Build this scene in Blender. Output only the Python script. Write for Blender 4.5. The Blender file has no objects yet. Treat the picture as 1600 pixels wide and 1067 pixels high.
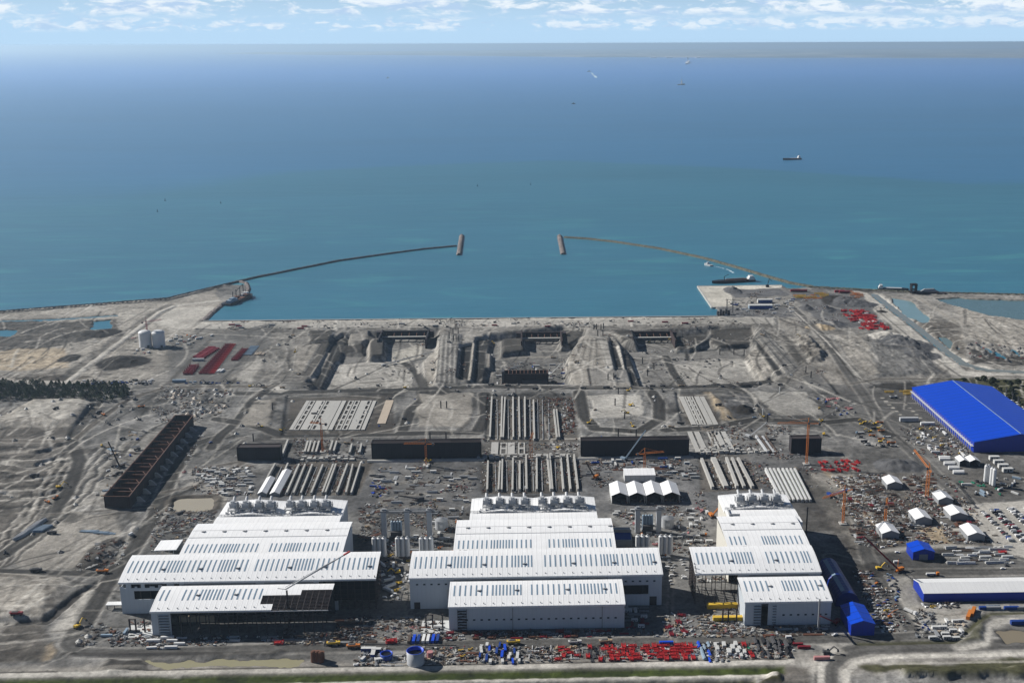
import bpy, math, random
import numpy as np
C = bpy.context.scene
rad = math.radians
random.seed(7)
# ------------------------------------------------------------------ camera (survey of the photograph)
F, CX, CY, H = 1800., 866., 533., 450.
def _ray(x, y): return np.array([(x-CX)/F, -(y-CY)/F, -1.])
_hy = lambda x: 71-.0035*x
_n = np.cross(_ray(1600, _hy(1600)), _ray(0, _hy(0))); _n /= np.linalg.norm(_n)
if _n[1] < 0: _n = -_n
_Y = _ray(815, _hy(815)); _Y /= np.linalg.norm(_Y); _X = np.cross(_Y, _n)
ROT = np.array([_X, _Y, _n])
def P(x, y, z=0.):
    d = ROT@_ray(x, y); t = (z-H)/d[2]
    return (d[0]*t, d[1]*t)
cam = bpy.data.cameras.new('camera'); co = bpy.data.objects.new('camera', cam); C.collection.objects.link(co)
from mathutils import Matrix, Vector
M4 = Matrix([list(ROT[0])+[0], list(ROT[1])+[0], list(ROT[2])+[H], [0, 0, 0, 1]])
co.matrix_world = M4
cam.sensor_width = 36; cam.lens = F/1600*36; cam.shift_x = -(CX-800)/1600; cam.shift_y = (CY-533.5)/1600
cam.clip_start = 5; cam.clip_end = 900000
C.camera = co
# ------------------------------------------------------------------ sky, sun, exposure
SUN_AZ, SUN_EL = rad(-65), rad(33.5)
w = bpy.data.worlds.new('World'); C.world = w; w.use_nodes = True
nt = w.node_tree; nt.nodes.clear()
def N(t, k, **kw):
    n = t.nodes.new(k)
    for a, b in kw.items():
        if a.startswith('i_'):
            n.inputs[a[2:].replace('_', ' ')].default_value = b
        else: setattr(n, a, b)
    return n
def MA(t, op, a, b=None, c=None):
    n = t.nodes.new('ShaderNodeMath'); n.operation = op
    for i, v in enumerate((a, b, c)):
        if v is None: continue
        if isinstance(v, (int, float)): n.inputs[i].default_value = v
        else: t.links.new(v, n.inputs[i])
    return n.outputs[0]
def SS(t, v, a, b):
    n = t.nodes.new('ShaderNodeMapRange'); n.interpolation_type = 'SMOOTHSTEP'
    t.links.new(v, n.inputs[0]); n.inputs[1].default_value = a; n.inputs[2].default_value = b
    return n.outputs[0]
sky = N(nt, 'ShaderNodeTexSky', sky_type='NISHITA', sun_disc=False, sun_elevation=SUN_EL, sun_rotation=SUN_AZ,
        air_density=.55, dust_density=.1, ozone_density=1.6, altitude=400)
tc = N(nt, 'ShaderNodeTexCoord'); sep = N(nt, 'ShaderNodeSeparateXYZ'); nt.links.new(tc.outputs['Generated'], sep.inputs[0])
dx, dy, dz = sep.outputs
az = MA(nt, 'DIVIDE', dx, MA(nt, 'MAXIMUM', dy, .05))
def cloudnoise(sx, sz, seed, detail=7, rough=.6, dist=.35):
    cb = N(nt, 'ShaderNodeCombineXYZ')
    nt.links.new(MA(nt, 'MULTIPLY', az, sx), cb.inputs[0]); nt.links.new(MA(nt, 'MULTIPLY', dz, sz), cb.inputs[1])
    cb.inputs[2].default_value = seed
    nz = N(nt, 'ShaderNodeTexNoise', i_Scale=1., i_Detail=detail, i_Roughness=rough, i_Distortion=dist)
    nt.links.new(cb.outputs[0], nz.inputs['Vector']); return nz.outputs[0]
def band(lo0, lo1, hi0, hi1): return MA(nt, 'MULTIPLY', SS(nt, dz, lo0, lo1), MA(nt, 'SUBTRACT', 1., SS(nt, dz, hi0, hi1)))
n1 = cloudnoise(34, 105, 3.1, 9, .62, .5); n2 = cloudnoise(62, 190, 9.7, 9, .62, .5); n3 = cloudnoise(8, 34, 5.2, 3); nsh = cloudnoise(36, 150, 3.2, 6)
b1 = SS(nt, dz, .0185, .027); b2 = band(.0085, .0135, .0175, .0235)
c1 = SS(nt, MA(nt, 'ADD', n1, MA(nt, 'MULTIPLY', MA(nt, 'SUBTRACT', n3, .5), .55)), .42, .56)
c2 = SS(nt, MA(nt, 'ADD', n2, MA(nt, 'MULTIPLY', MA(nt, 'SUBTRACT', n3, .5), .5)), .44, .60)
cm = MA(nt, 'MAXIMUM', MA(nt, 'MULTIPLY', c1, b1), MA(nt, 'MULTIPLY', MA(nt, 'MULTIPLY', c2, b2), .75))
cm = MA(nt, 'MULTIPLY', cm, MA(nt, 'SUBTRACT', 1., SS(nt, dz, .05, .10)))
mixs = N(nt, 'ShaderNodeMix', data_type='RGBA', blend_type='MIX')      # shaded under-sides, bright tops
nt.links.new(SS(nt, nsh, .36, .56), mixs.inputs[0])
mixs.inputs[6].default_value = (7.2, 9.8, 13.2, 1); mixs.inputs[7].default_value = (12.6, 13.8, 14.9, 1)
hz = N(nt, 'ShaderNodeMix', data_type='RGBA')                            # Nishita, whitened near the horizon by thin air haze
hzf = MA(nt, 'MULTIPLY', MA(nt, 'SUBTRACT', 1., SS(nt, dz, .008, .085)), .93)
nt.links.new(hzf, hz.inputs[0]); nt.links.new(sky.outputs[0], hz.inputs[6]); hz.inputs[7].default_value = (7.4, 10.8, 14.4, 1)
mx = N(nt, 'ShaderNodeMix', data_type='RGBA'); nt.links.new(cm, mx.inputs[0])
nt.links.new(hz.outputs[2], mx.inputs[6]); nt.links.new(mixs.outputs[2], mx.inputs[7])
bg = N(nt, 'ShaderNodeBackground', i_Strength=.05); nt.links.new(mx.outputs[2], bg.inputs[0])
wo = N(nt, 'ShaderNodeOutputWorld'); nt.links.new(bg.outputs[0], wo.inputs[0])
sl = bpy.data.lights.new('sun', 'SUN'); sl.energy = 5.0; sl.angle = rad(.53); sl.color = (1, .965, .91)
so = bpy.data.objects.new('sun', sl); C.collection.objects.link(so)
sd_ = Vector((math.sin(SUN_AZ)*math.cos(SUN_EL), math.cos(SUN_AZ)*math.cos(SUN_EL), math.sin(SUN_EL)))
so.rotation_euler = sd_.to_track_quat('Z', 'Y').to_euler(); so.location = (0, 0, 800)
vs = C.view_settings; vs.view_transform = 'Standard'; vs.look = 'None'; vs.exposure = .42; vs.gamma = 1; vs.use_curve_mapping = False
C.cycles.max_bounces = 5; C.cycles.volume_bounces = 0; C.cycles.diffuse_bounces = 3; C.cycles.glossy_bounces = 2
# ------------------------------------------------------------------ materials
MATS = {}
PAL = dict(white=(.80, .80, .79), offwhite=(.62, .62, .60), palegrey=(.5, .51, .52), grey=(.30, .31, .32), darkgrey=(.07, .07, .075), black=(.015, .015, .018),
           blue=(.008, .075, .62), navy=(.010, .05, .26), red=(.50, .025, .028), darkred=(.24, .018, .03), orange=(.62, .20, .035), yellow=(.70, .46, .05),
           rust=(.15, .07, .045), brown=(.10, .075, .06), wood=(.42, .32, .21), green=(.02, .22, .13), concrete=(.46, .45, .42),
           lightblue=(.27, .36, .45), tan=(.5, .42, .33), pink=(.55, .25, .25), darksteel=(.045, .035, .035), rock=(.13, .125, .12), peat=(.06, .055, .05),
           crown=(.036, .058, .024), scrub=(.05, .06, .03), trunk=(.08, .06, .045), glass=(.03, .045, .06), sky_glass=(.24, .33, .42), gravel=(.17, .17, .17))
for _k in PAL: PAL[_k] = tuple(c*(.80 if max(PAL[_k]) > .2 else .9) for c in PAL[_k])
def mat(name, rough=.7, metal=0., var=.18, nscale=.25, bump=0.):
    key = (name, rough, metal)
    if key in MATS: return MATS[key]
    col = PAL[name]
    m = bpy.data.materials.new(name); m.use_nodes = True; t = m.node_tree; b = t.nodes['Principled BSDF']
    b.inputs['Roughness'].default_value = rough; b.inputs['Metallic'].default_value = metal
    b.inputs['Specular IOR Level'].default_value = .3
    c = N(t, 'ShaderNodeTexCoord'); oi = N(t, 'ShaderNodeObjectInfo')
    nz = N(t, 'ShaderNodeTexNoise', i_Scale=nscale, i_Detail=5., i_Roughness=.65)
    t.links.new(c.outputs['Object'], nz.inputs['Vector'])
    f = MA(t, 'ADD', MA(t, 'MULTIPLY', nz.outputs[0], 2*var), 1-var)
    f = MA(t, 'MULTIPLY', f, MA(t, 'ADD', MA(t, 'MULTIPLY', oi.outputs['Random'], .5*var), 1-.25*var))
    mixn = N(t, 'ShaderNodeVectorMath', operation='SCALE'); mixn.inputs[0].default_value = col
    t.links.new(f, mixn.inputs['Scale']); t.links.new(mixn.outputs[0], b.inputs['Base Color'])
    if bump:
        bp = N(t, 'ShaderNodeBump', i_Strength=.8, i_Distance=bump); t.links.new(nz.outputs[0], bp.inputs['Height']); t.links.new(bp.outputs[0], b.inputs['Normal'])
    MATS[key] = m; return m
def ribbed(name, col, period, depth, rough=.45, axis=0, var=.06, dark=.82):
    """profiled sheet: seams every `period` metres along an axis"""
    if name in MATS: return MATS[name]
    m = bpy.data.materials.new(name); m.use_nodes = True; t = m.node_tree; b = t.nodes['Principled BSDF']
    b.inputs['Roughness'].default_value = rough; b.inputs['Specular IOR Level'].default_value = .35
    c = N(t, 'ShaderNodeTexCoord'); s = N(t, 'ShaderNodeSeparateXYZ'); t.links.new(c.outputs['Object'], s.inputs[0])
    fr = MA(t, 'FRACT', MA(t, 'DIVIDE', s.outputs[axis], period)); tri = MA(t, 'ABSOLUTE', MA(t, 'SUBTRACT', fr, .5))
    seam = SS(t, tri, .40, .5)
    nz = N(t, 'ShaderNodeTexNoise', i_Scale=.09, i_Detail=6., i_Roughness=.6); t.links.new(c.outputs['Object'], nz.inputs['Vector'])
    cb = N(t, 'ShaderNodeCombineXYZ')   # rain streaks down the slope
    t.links.new(MA(t, 'MULTIPLY', s.outputs[0], .55 if axis == 0 else .03), cb.inputs[0]); t.links.new(MA(t, 'MULTIPLY', s.outputs[1], .03 if axis == 0 else .55), cb.inputs[1]); t.links.new(MA(t, 'MULTIPLY', s.outputs[2], .05), cb.inputs[2])
    st = N(t, 'ShaderNodeTexNoise', i_Scale=1., i_Detail=4.); t.links.new(cb.outputs[0], st.inputs['Vector'])
    f = MA(t, 'ADD', MA(t, 'MULTIPLY', nz.outputs[0], var*2), 1-var); f = MA(t, 'MULTIPLY', f, MA(t, 'ADD', MA(t, 'MULTIPLY', st.outputs[0], var*2), 1-var))
    f = MA(t, 'MULTIPLY', f, MA(t, 'ADD', MA(t, 'MULTIPLY', seam, dark-1), 1.))
    v = N(t, 'ShaderNodeVectorMath', operation='SCALE'); v.inputs[0].default_value = col; t.links.new(f, v.inputs['Scale']); t.links.new(v.outputs[0], b.inputs['Base Color'])
    bp = N(t, 'ShaderNodeBump', i_Strength=.6, i_Distance=depth); t.links.new(seam, bp.inputs['Height']); t.links.new(bp.outputs[0], b.inputs['Normal'])
    MATS[name] = m; return m
ROOFW = ribbed('white_roof_sheet', (.79, .79, .785), 4.1, .12, rough=.5, var=.09, dark=.89)
ROOFY = ribbed('white_roof_sheet_tent', (.75, .75, .745), 3.0, .15, axis=1, dark=.9)
WALLG = ribbed('pale_wall_sheet', (.44, .48, .52), 3.6, .06, rough=.5, dark=.93)  # bluish: sky fill on the shaded walls mixed into the colour
WALLC = ribbed('cream_wall_sheet', (.55, .53, .47), 6.0, .06, rough=.55, axis=1, dark=.93)
BLUER = ribbed('blue_roof_sheet', (.0, .050, .47), 10.5, .15, rough=.38, axis=1, var=.10, dark=.55)
BLUEX = ribbed('blue_wall_sheet', (.004, .028, .30), 4.0, .1, rough=.45, var=.1, dark=.8)  # darker than the roof blue: gable shade put into the colour
# ------------------------------------------------------------------ mesh builder
class MB:
    def __init__(s): s.v, s.f, s.m = [], [], []
    def q(s, pts, mi=0):
        b = len(s.v); s.v += [tuple(map(float, p)) for p in pts]; s.f.append(list(range(b, b+len(pts)))); s.m.append(mi); return s
    def hexa(s, c, mi=0):
        b = len(s.v); s.v += [tuple(map(float, p)) for p in c]
        for f in ((3, 2, 1, 0), (4, 5, 6, 7), (0, 1, 5, 4), (1, 2, 6, 5), (2, 3, 7, 6), (3, 0, 4, 7)): s.f.append([b+i for i in f]); s.m.append(mi)
        return s
    def box(s, x0, x1, y0, y1, z0, z1, mi=0):
        return s.hexa([(x0, y0, z0), (x1, y0, z0), (x1, y1, z0), (x0, y1, z0), (x0, y0, z1), (x1, y0, z1), (x1, y1, z1), (x0, y1, z1)], mi)
    def bar(s, a, b, w=.3, h=None, mi=0):
        a, b = Vector(a), Vector(b); d = (b-a)
        if d.length < 1e-6: return s
        h = h or w; d.normalize(); up = Vector((0, 0, 1)) if abs(d.z) < .95 else Vector((1, 0, 0))
        u = d.cross(up).normalized(); v = u.cross(d).normalized(); u *= w/2; v *= h/2
        return s.hexa([a-u-v, a+u-v, a+u+v, a-u+v, b-u-v, b+u-v, b+u+v, b-u+v], mi)
    def cyl(s, x, y, z0, z1, r, n=14, r1=None, mi=0, cap=True):
        r1 = r if r1 is None else r1; b = len(s.v)
        for i in range(n):
            a = 2*math.pi*i/n; s.v.append((x+r*math.cos(a), y+r*math.sin(a), z0))
        for i in range(n):
            a = 2*math.pi*i/n; s.v.append((x+r1*math.cos(a), y+r1*math.sin(a), z1))
        for i in range(n):
            j = (i+1) % n; s.f.append([b+i, b+j, b+n+j, b+n+i]); s.m.append(mi)
        if cap: s.f.append([b+n+i for i in range(n)]); s.m.append(mi)
        return s
    def tube(s, a, b, r, n=8, mi=0):
        a, b = Vector(a), Vector(b); d = (b-a).normalized(); up = Vector((0, 0, 1)) if abs(d.z) < .95 else Vector((1, 0, 0))
        u = d.cross(up).normalized(); v = u.cross(d); k = len(s.v)
        for c in (a, b):
            for i in range(n):
                t = 2*math.pi*i/n; s.v.append(tuple(c+u*r*math.cos(t)+v*r*math.sin(t)))
        for i in range(n):
            j = (i+1) % n; s.f.append([k+i, k+j, k+n+j, k+n+i]); s.m.append(mi)
        s.f.append([k+i for i in range(n)][::-1]); s.m.append(mi); s.f.append([k+n+i for i in range(n)]); s.m.append(mi)
        return s
    def mesh(s, name, mats):
        me = bpy.data.meshes.new(name); me.from_pydata(s.v, [], s.f)
        for m in (mats if isinstance(mats, (list, tuple)) else [mats]): me.materials.append(m)
        me.polygons.foreach_set('material_index', s.m); me.update(); return me
COL = C.collection
def tag(o, label=None, cat=None, group=None, kind=None):
    if label: o['label'] = label
    if cat: o['category'] = cat
    if group: o['group'] = group
    if kind or cat: o['kind'] = kind or 'thing'
    return o
def obj(name, mb, mats=None, parent=None, smooth=False):
    me = mb if isinstance(mb, bpy.types.Mesh) else mb.mesh(name, mats)
    o = bpy.data.objects.new(name, me); COL.objects.link(o)
    if smooth: me.polygons.foreach_set('use_smooth', [True]*len(me.polygons))
    if parent: o.parent = parent
    return o
def empty(name, loc=(0, 0, 0), rz=0, label=None, cat=None, group=None):
    o = bpy.data.objects.new(name, None); COL.objects.link(o); o.location = loc; o.rotation_euler = (0, 0, rz); o.empty_display_size = 2
    return tag(o, label, cat, group)
# ------------------------------------------------------------------ ground: one sheet, shaped and coloured by surveyed outlines
SEA = -2.
gx = np.concatenate([np.array([-60000, -20000, -8000, -4000, -2500, -1800, -1500, -1300, -1200]), np.arange(-1150, 1150.1, 1.75), np.array([1200, 1300, 1500, 1800, 2500, 4000, 8000, 20000, 60000])])
gy = np.concatenate([np.array([-3000, -800, 0, 300, 500, 600, 660]), np.arange(700, 1050, 1.75), np.arange(1050, 2180, 2.4), np.array([2200, 2240, 2300])])
NX, NY = len(gx), len(gy)
GX, GY = np.meshgrid(gx, gy); GZ = np.zeros_like(GX)
rs = np.random.RandomState(5)
_lat = rs.rand(16, 512, 512)
def vn(X, Y, sx, sy, k):
    u = X/sx+300.3+k*17.3; v = Y/sy+300.7+k*5.9; iu = np.floor(u).astype(int); iv = np.floor(v).astype(int); fu = u-iu; fv = v-iv
    fu = fu*fu*(3-2*fu); fv = fv*fv*(3-2*fv); L = _lat[k % 16]; a = L[iv % 512, iu % 512]; b = L[iv % 512, (iu+1) % 512]; c = L[(iv+1) % 512, iu % 512]; d = L[(iv+1) % 512, (iu+1) % 512]
    return (a*(1-fu)+b*fu)*(1-fv)+(c*(1-fu)+d*fu)*fv-.5
def fbm(X, Y, s, k=0, o=4, asp=1., g=.55):
    r = 0; a = 1
    for i in range(o): r = r+a*vn(X, Y, s, s*asp, k+i); s /= 2.1; a *= g
    return r
WX = GX+fbm(GX, GY, 24, 1)*7; WY = GY+fbm(GX, GY, 24, 6)*9
S3 = dict(sand=(.254, .240, .217), pale=(.345, .332, .306), grey=(.154, .151, .145), dark=(.075, .071, .065), road=(.062, .060, .057), concrete=(.36, .345, .31),
          peat=(.050, .047, .044), gravel=(.115, .115, .117), grass=(.052, .068, .018), scrub=(.060, .060, .032), tan=(.33, .275, .20), mud=(.108, .099, .088), asphalt=(.112, .109, .104), blackish=(.035, .035, .035))
base = np.array(S3['grey'])*.98
m = fbm(GX, GY, 170, 3, 4); m2 = fbm(GX, GY, 38, 8, 4)
GC = base[None, None, :]*(1+.55*m[..., None]+.75*m2[..., None])
GC = GC*(1-.0)+0*GC
AMP = np.full_like(GX, .5)
def world(pts): return [P(*p) if len(p) == 2 else (p[0], p[1]) for p in pts]     # (px,py) or (X,Y,'w')
def sub(W, mrg):
    xs = [p[0] for p in W]; ys = [p[1] for p in W]
    i0, i1 = np.searchsorted(gx, [min(xs)-mrg, max(xs)+mrg]); j0, j1 = np.searchsorted(gy, [min(ys)-mrg, max(ys)+mrg])
    return slice(max(j0-1, 0), j1+1), slice(max(i0-1, 0), i1+1)
def segdist(X, Y, a, b):
    ax, ay = a; bx, by = b; vx, vy = bx-ax, by-ay; L = vx*vx+vy*vy+1e-9
    t = np.clip(((X-ax)*vx+(Y-ay)*vy)/L, 0, 1); return np.hypot(X-ax-t*vx, Y-ay-t*vy)
def pdist(W, sl, warp):
    X, Y = (WX[sl], WY[sl]) if warp else (GX[sl], GY[sl]); d = np.full(X.shape, 1e9); ins = np.zeros(X.shape, bool); n = len(W)
    for i in range(n):
        a, b = W[i], W[(i+1) % n]; d = np.minimum(d, segdist(X, Y, a, b))
        c = ((a[1] > Y) != (b[1] > Y)); 
        with np.errstate(divide='ignore', invalid='ignore'): xx = (b[0]-a[0])*(Y-a[1])/(b[1]-a[1]+1e-12)+a[0]
        ins ^= c & (X < xx)
    return np.where(ins, d, -d)
def sm(x): x = np.clip(x, 0, 1); return x*x*(3-2*x)
def put(sl, k, c, mixv=1., var=.25):
    c = np.array(S3[c] if isinstance(c, str) else c); k = (k*mixv)[..., None]
    tgt = c*(1+var*2*(.5*m[sl]+.5*m2[sl])[..., None]); GC[sl] = GC[sl]*(1-k)+tgt*k
def area(pts, c=None, z=None, w=6., add=None, mixv=1., amp=None, warp=True, var=.25):
    W = world(pts); sl = sub(W, w+12); d = pdist(W, sl, warp); k = sm(d/w+.5)
    if c is not None: put(sl, k, c, mixv, var)
    if z is not None: GZ[sl] = GZ[sl]*(1-k)+z*k
    if add is not None: GZ[sl] += add*k
    if amp is not None: AMP[sl] = AMP[sl]*(1-k)+amp*k
def prof(pts, table, c=None, warp=True, k0=0., amp=None):
    """embankment or cut: height added as a function of distance inside the outline"""
    W = world(pts); sl = sub(W, 30); d = pdist(W, sl, warp); ds = [t[0] for t in table]; zs = [t[1] for t in table]
    GZ[sl] += np.interp(d, ds, zs, left=0)
    if c is not None: put(sl, sm(d/4+.5), c)
    if amp is not None: k = sm(d/4+.5); AMP[sl] = AMP[sl]*(1-k)+amp*k
def line(pts, width, c=None, dz=None, soft=1.5, level=None, mixv=1., warp=False, amp=None, var=.2):
    W = world(pts); sl = sub(W, width+10); X, Y = (WX[sl], WY[sl]) if warp else (GX[sl], GY[sl])
    d = np.full(X.shape, 1e9)
    for a, b in zip(W[:-1], W[1:]): d = np.minimum(d, segdist(X, Y, a, b))
    k = sm((width/2-d)/soft+.5)
    if c is not None: put(sl, k, c, mixv, var)
    if dz is not None: GZ[sl] += dz*k
    if level is not None: GZ[sl] = GZ[sl]*(1-k)+level*k
    if amp is not None: AMP[sl] = AMP[sl]*(1-k)+amp*k
    return sl, d
def road(pts, width, c='road', mixv=.92, level=.15, berm=0.):
    if berm: line(pts, width+9, None, berm, 3., warp=True)
    if berm: line(pts, width+2, None, -berm, 3.)
    line(pts, width+5, 'pale', None, 3., mixv=.42*mixv, amp=.12)
    line(pts, width, c, None, 2.4, mixv=mixv, amp=.12); line(pts, width, None, None, 4., level=level)
    line(pts, width*.34, c, None, 2., mixv=.0)
    W = world(pts)                                   # wheel lanes
    for off in (-.24, .24):
        Q2 = []
        for i, p in enumerate(W):
            a = W[max(i-1, 0)]; b = W[min(i+1, len(W)-1)]; tx, ty = b[0]-a[0], b[1]-a[1]; L = math.hypot(tx, ty)+1e-9
            Q2.append((p[0]-ty/L*off*width, p[1]+tx/L*off*width, 'w'))
        line(Q2, width*.16, tuple(np.array(S3[c])*.78), None, 1.5, mixv=.6, var=.1)
def mound(x, y, rx, ry, h, c=None, p=1.2, z0=None):
    cx, cy = P(x, y); sl = sub([(cx, cy)], max(rx, ry)*1.4); r = np.hypot((WX[sl]-cx)/rx, (WY[sl]-cy)/ry)
    GZ[sl] += h*np.clip(1-r, 0, 1)**p*(1+.5*fbm(GX[sl], GY[sl], 8, 4))
    if c is not None: put(sl, sm((1.12-r)/.18), c, 1., .1)
# coarse colour provinces
area([(-300, 470), (1700, 455), (1700, 590), (1300, 600), (-300, 600)], 'sand', mixv=.45, w=60)
area([(-300, 480), (240, 470), (330, 480), (230, 600), (-300, 600)], 'sand', mixv=.75, w=20)
area([(-300, 640), (110, 640), (120, 790), (60, 870), (-300, 930)], 'mud', mixv=.75, w=30)
area([(1200, 735), (1560, 735), (1560, 860), (1330, 870)], 'mud', mixv=.55, w=20)
area([(1290, 870), (1620, 850), (1640, 990), (1330, 1000)], 'asphalt', mixv=.6, w=10, amp=.2)
area([(170, 860), (1310, 840), (1330, 1010), (170, 1020)], 'grey', mixv=.7, w=10, amp=.2)
area([(440, 715), (1280, 700), (1320, 800), (330, 800)], 'gravel', mixv=.6, w=14, amp=.3)
area([(1290, 600), (1420, 600), (1530, 700), (1600, 720), (1600, 790), (1480, 790), (1400, 720)], 'asphalt', mixv=.55, w=10, amp=.25)
area([(-300, 1070), (1800, 1050), (1800, 1020), (1330, 1015), (-300, 1045)], 'sand', mixv=.5, w=10, amp=.3)
# broad relief with a grain along the haul direction
rough = fbm(WX, WY, 16, 2, 4, 3.)
EW = np.zeros_like(GX)
def rugged(pts, a, w=14):
    W = world(pts); sl = sub(W, w+12); k = sm(pdist(W, sl, True)/w+.5); EW[sl] = np.maximum(EW[sl], a*k)
rugged([(-60, 500), (200, 500), (180, 590), (-60, 595)], 1.6)
rugged([(-60, 690), (120, 690), (110, 800), (60, 860), (-60, 880)], .7)
rugged([(400, 515), (500, 515), (460, 600), (400, 625)], 1.2)
rugged([(1330, 530), (1450, 530), (1490, 590), (1370, 592)], 1.6)
rugged([(1500, 520), (1600, 540), (1600, 570), (1510, 560)], 3.0)
rugged([(1230, 525), (1275, 525), (1300, 560), (1260, 570)], 3.2)
rugged([(250, 605), (370, 605), (340, 655), (230, 655)], 2.0)
rugged([(110, 800), (240, 800), (190, 890), (110, 895)], 1.8)

GZ += EW*rough*1.3
# ---- harbour, coast, lagoon
land = [(-900, 560), (-300, 515), (0, 487), (130, 477), (262, 467), (320, 452), (372, 440), (390, 443), (388, 462), (345, 476), (317, 503), (700, 498.5), (1122, 495), (1122, 481.5), (1112, 480), (1090, 448),
        (1222, 446), (1232, 451), (1262, 449), (1365, 454), (1430, 457), (1600, 461), (1800, 466), (2400, 480), (60000, 2000, 'w'), (60000, -3000, 'w'), (-60000, -3000, 'w'), (-60000, 1500, 'w')]
W = world(land); sl = (slice(0, NY), slice(0, NX)); j0 = np.searchsorted(gy, 1500); sl = (slice(j0, NY), slice(0, NX)); dl = pdist(W, sl, False)
GZ[sl] = np.where(dl < 2, np.maximum(-9, dl*1.1-1), np.minimum(GZ[sl], .3+dl*.2))
line([(-900, 563), (-300, 517), (0, 489), (130, 479), (262, 469), (372, 442)], 9, 'peat', .8, 2)
line([(-900, 573), (0, 495), (262, 474), (330, 456)], 22, 'sand', mixv=.8, soft=10)
lag = dict(w=7., z=-4.5, amp=.05)
area([(1462, 467), (1500, 465), (1605, 469), (2300, 480), (2300, 560), (1605, 499), (1550, 492), (1500, 479)], 'mud', **lag)
area([(1391, 464), (1425, 470), (1457, 502), (1440, 504), (1411, 486)], 'mud', **lag)
CH = [(1366, 459), (1393, 480), (1438, 514), (1478, 547), (1508, 568), (1545, 577), (1660, 583)]
line(CH, 17, 'pale', level=-2.6, soft=10)
line([(1366, 459), (1393, 480), (1438, 514), (1478, 547), (1508, 568), (1545, 577), (1610, 581)], 31, 'pale', soft=3, mixv=.35)
line([(1474, 527), (1492, 543)], 16, 'mud', level=-3., soft=6)
line([(1352, 457), (1380, 478), (1425, 516), (1464, 549), (1495, 573)], 3, 'concrete', soft=1.5)
line([(1340, 457), (1372, 481), (1417, 518), (1458, 553), (1500, 583), (1560, 587), (1700, 588)], 27, 'pale', soft=3, mixv=.85, amp=.05); line([(1336, 457), (1366, 481), (1411, 518), (1452, 554), (1500, 587), (1560, 590.5), (1700, 591)], 3, 'dark', soft=2, mixv=.6); line([(1343, 457), (1375, 481), (1420, 518), (1461, 552.5), (1500, 580)], 2.5, 'concrete', soft=1.5)
road([(1430, 463), (1490, 500), (1500, 520), (1490, 545)], 9, 'sand')
area([(1490, 478), (1700, 515), (1700, 560), (1500, 530)], 'sand', mixv=.9, w=20)
area([(1420, 500), (1500, 505), (1510, 560), (1470, 540)], 'mud', mixv=.7, w=10)
area([(1515, 545), (1620, 560), (1620, 572), (1520, 568)], 'peat', mixv=.8, w=8)
# quay apron and strip
area([(1090, 448), (1222, 446), (1222, 452), (1140, 455), (1150, 478), (1112, 480)], 'concrete', z=.6, w=1, warp=False, amp=0)
area([(1128, 453), (1220, 451), (1232, 462), (1150, 466)], 'gravel', mixv=.9, z=.5, amp=.2)
area([(318, 503), (1122, 496), (1215, 496), (1212, 506), (700, 512), (300, 514)], 'pale', mixv=.6, z=1., w=3, amp=.15)
line([(318, 504.5), (1122, 497)], 9, 'concrete', soft=2, mixv=.8, amp=0)
area([(1122, 481), (1230, 479), (1245, 496), (1122, 496)], 'gravel', mixv=.8, amp=.3)
area([(1230, 455), (1350, 460), (1385, 515), (1290, 512)], 'gravel', mixv=.75, amp=.3)
area([(335, 452), (262, 478), (255, 490), (300, 500), (318, 500), (345, 474)], 'sand', mixv=.9, amp=.3)
area([(262, 482), (338, 479), (300, 510), (268, 518), (235, 500)], 'pale', mixv=.55, amp=.15)
# ---- upper left
area([(-200, 505), (0, 500), (95, 503), (183, 498), (186, 515), (130, 533), (60, 546), (-200, 550)], 'peat', mixv=.75)
area([(145, 500), (176, 499), (174, 513), (140, 514)], None, z=-3., w=5)
line([(-200, 506), (0, 501), (90, 498), (180, 492)], 13, None, level=-3.0, soft=8)
area([(-60, 516), (26, 515), (20, 525), (-60, 524)], None, z=-3., w=6)
area([(15, 545), (100, 543), (110, 575), (20, 580), (-60, 570)], 'tan', mixv=.55)
area([(152, 565), (190, 555), (240, 560), (225, 570), (160, 580)], 'blackish', mixv=.9)
mound(190, 566, 40, 35, 7, 'peat'); mound(160, 520, 30, 30, 4, 'peat'); mound(110, 560, 14, 20, 3, 'peat'); mound(75, 590, 60, 14, 4, 'mud')
line([(95, 600), (245, 490), (268, 478)], 26, 'dark', -1.2, 6, mixv=.5)
road([(0, 597), (105, 597), (250, 487), (272, 478), (340, 470)], 9, 'pale', 1., .5)
area([(265, 530), (330, 525), (430, 505), (420, 540), (345, 597), (262, 597)], 'grey', mixv=.8, amp=.12)
line([(262, 600), (312, 548), (330, 530)], 7, 'dark', soft=3, mixv=.6); line([(345, 597), (395, 545), (430, 515)], 5, 'dark', soft=3, mixv=.5)
area([(362, 597), (392, 597), (412, 560), (398, 555)], 'pale', mixv=.6, amp=.1)
prof([(-60, 680), (5, 668), (112, 667), (147, 634), (135, 623), (50, 624), (5, 650), (-60, 660)], [(0, 0), (12, 4), (16, 4.3)], 'sand', warp=False)
area([(20, 655), (105, 660), (138, 632), (125, 628), (55, 630)], 'pale', mixv=.6)
line([(150, 632), (122, 668), (114, 688)], 14, 'peat', -2.5, 5, mixv=.6)
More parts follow.
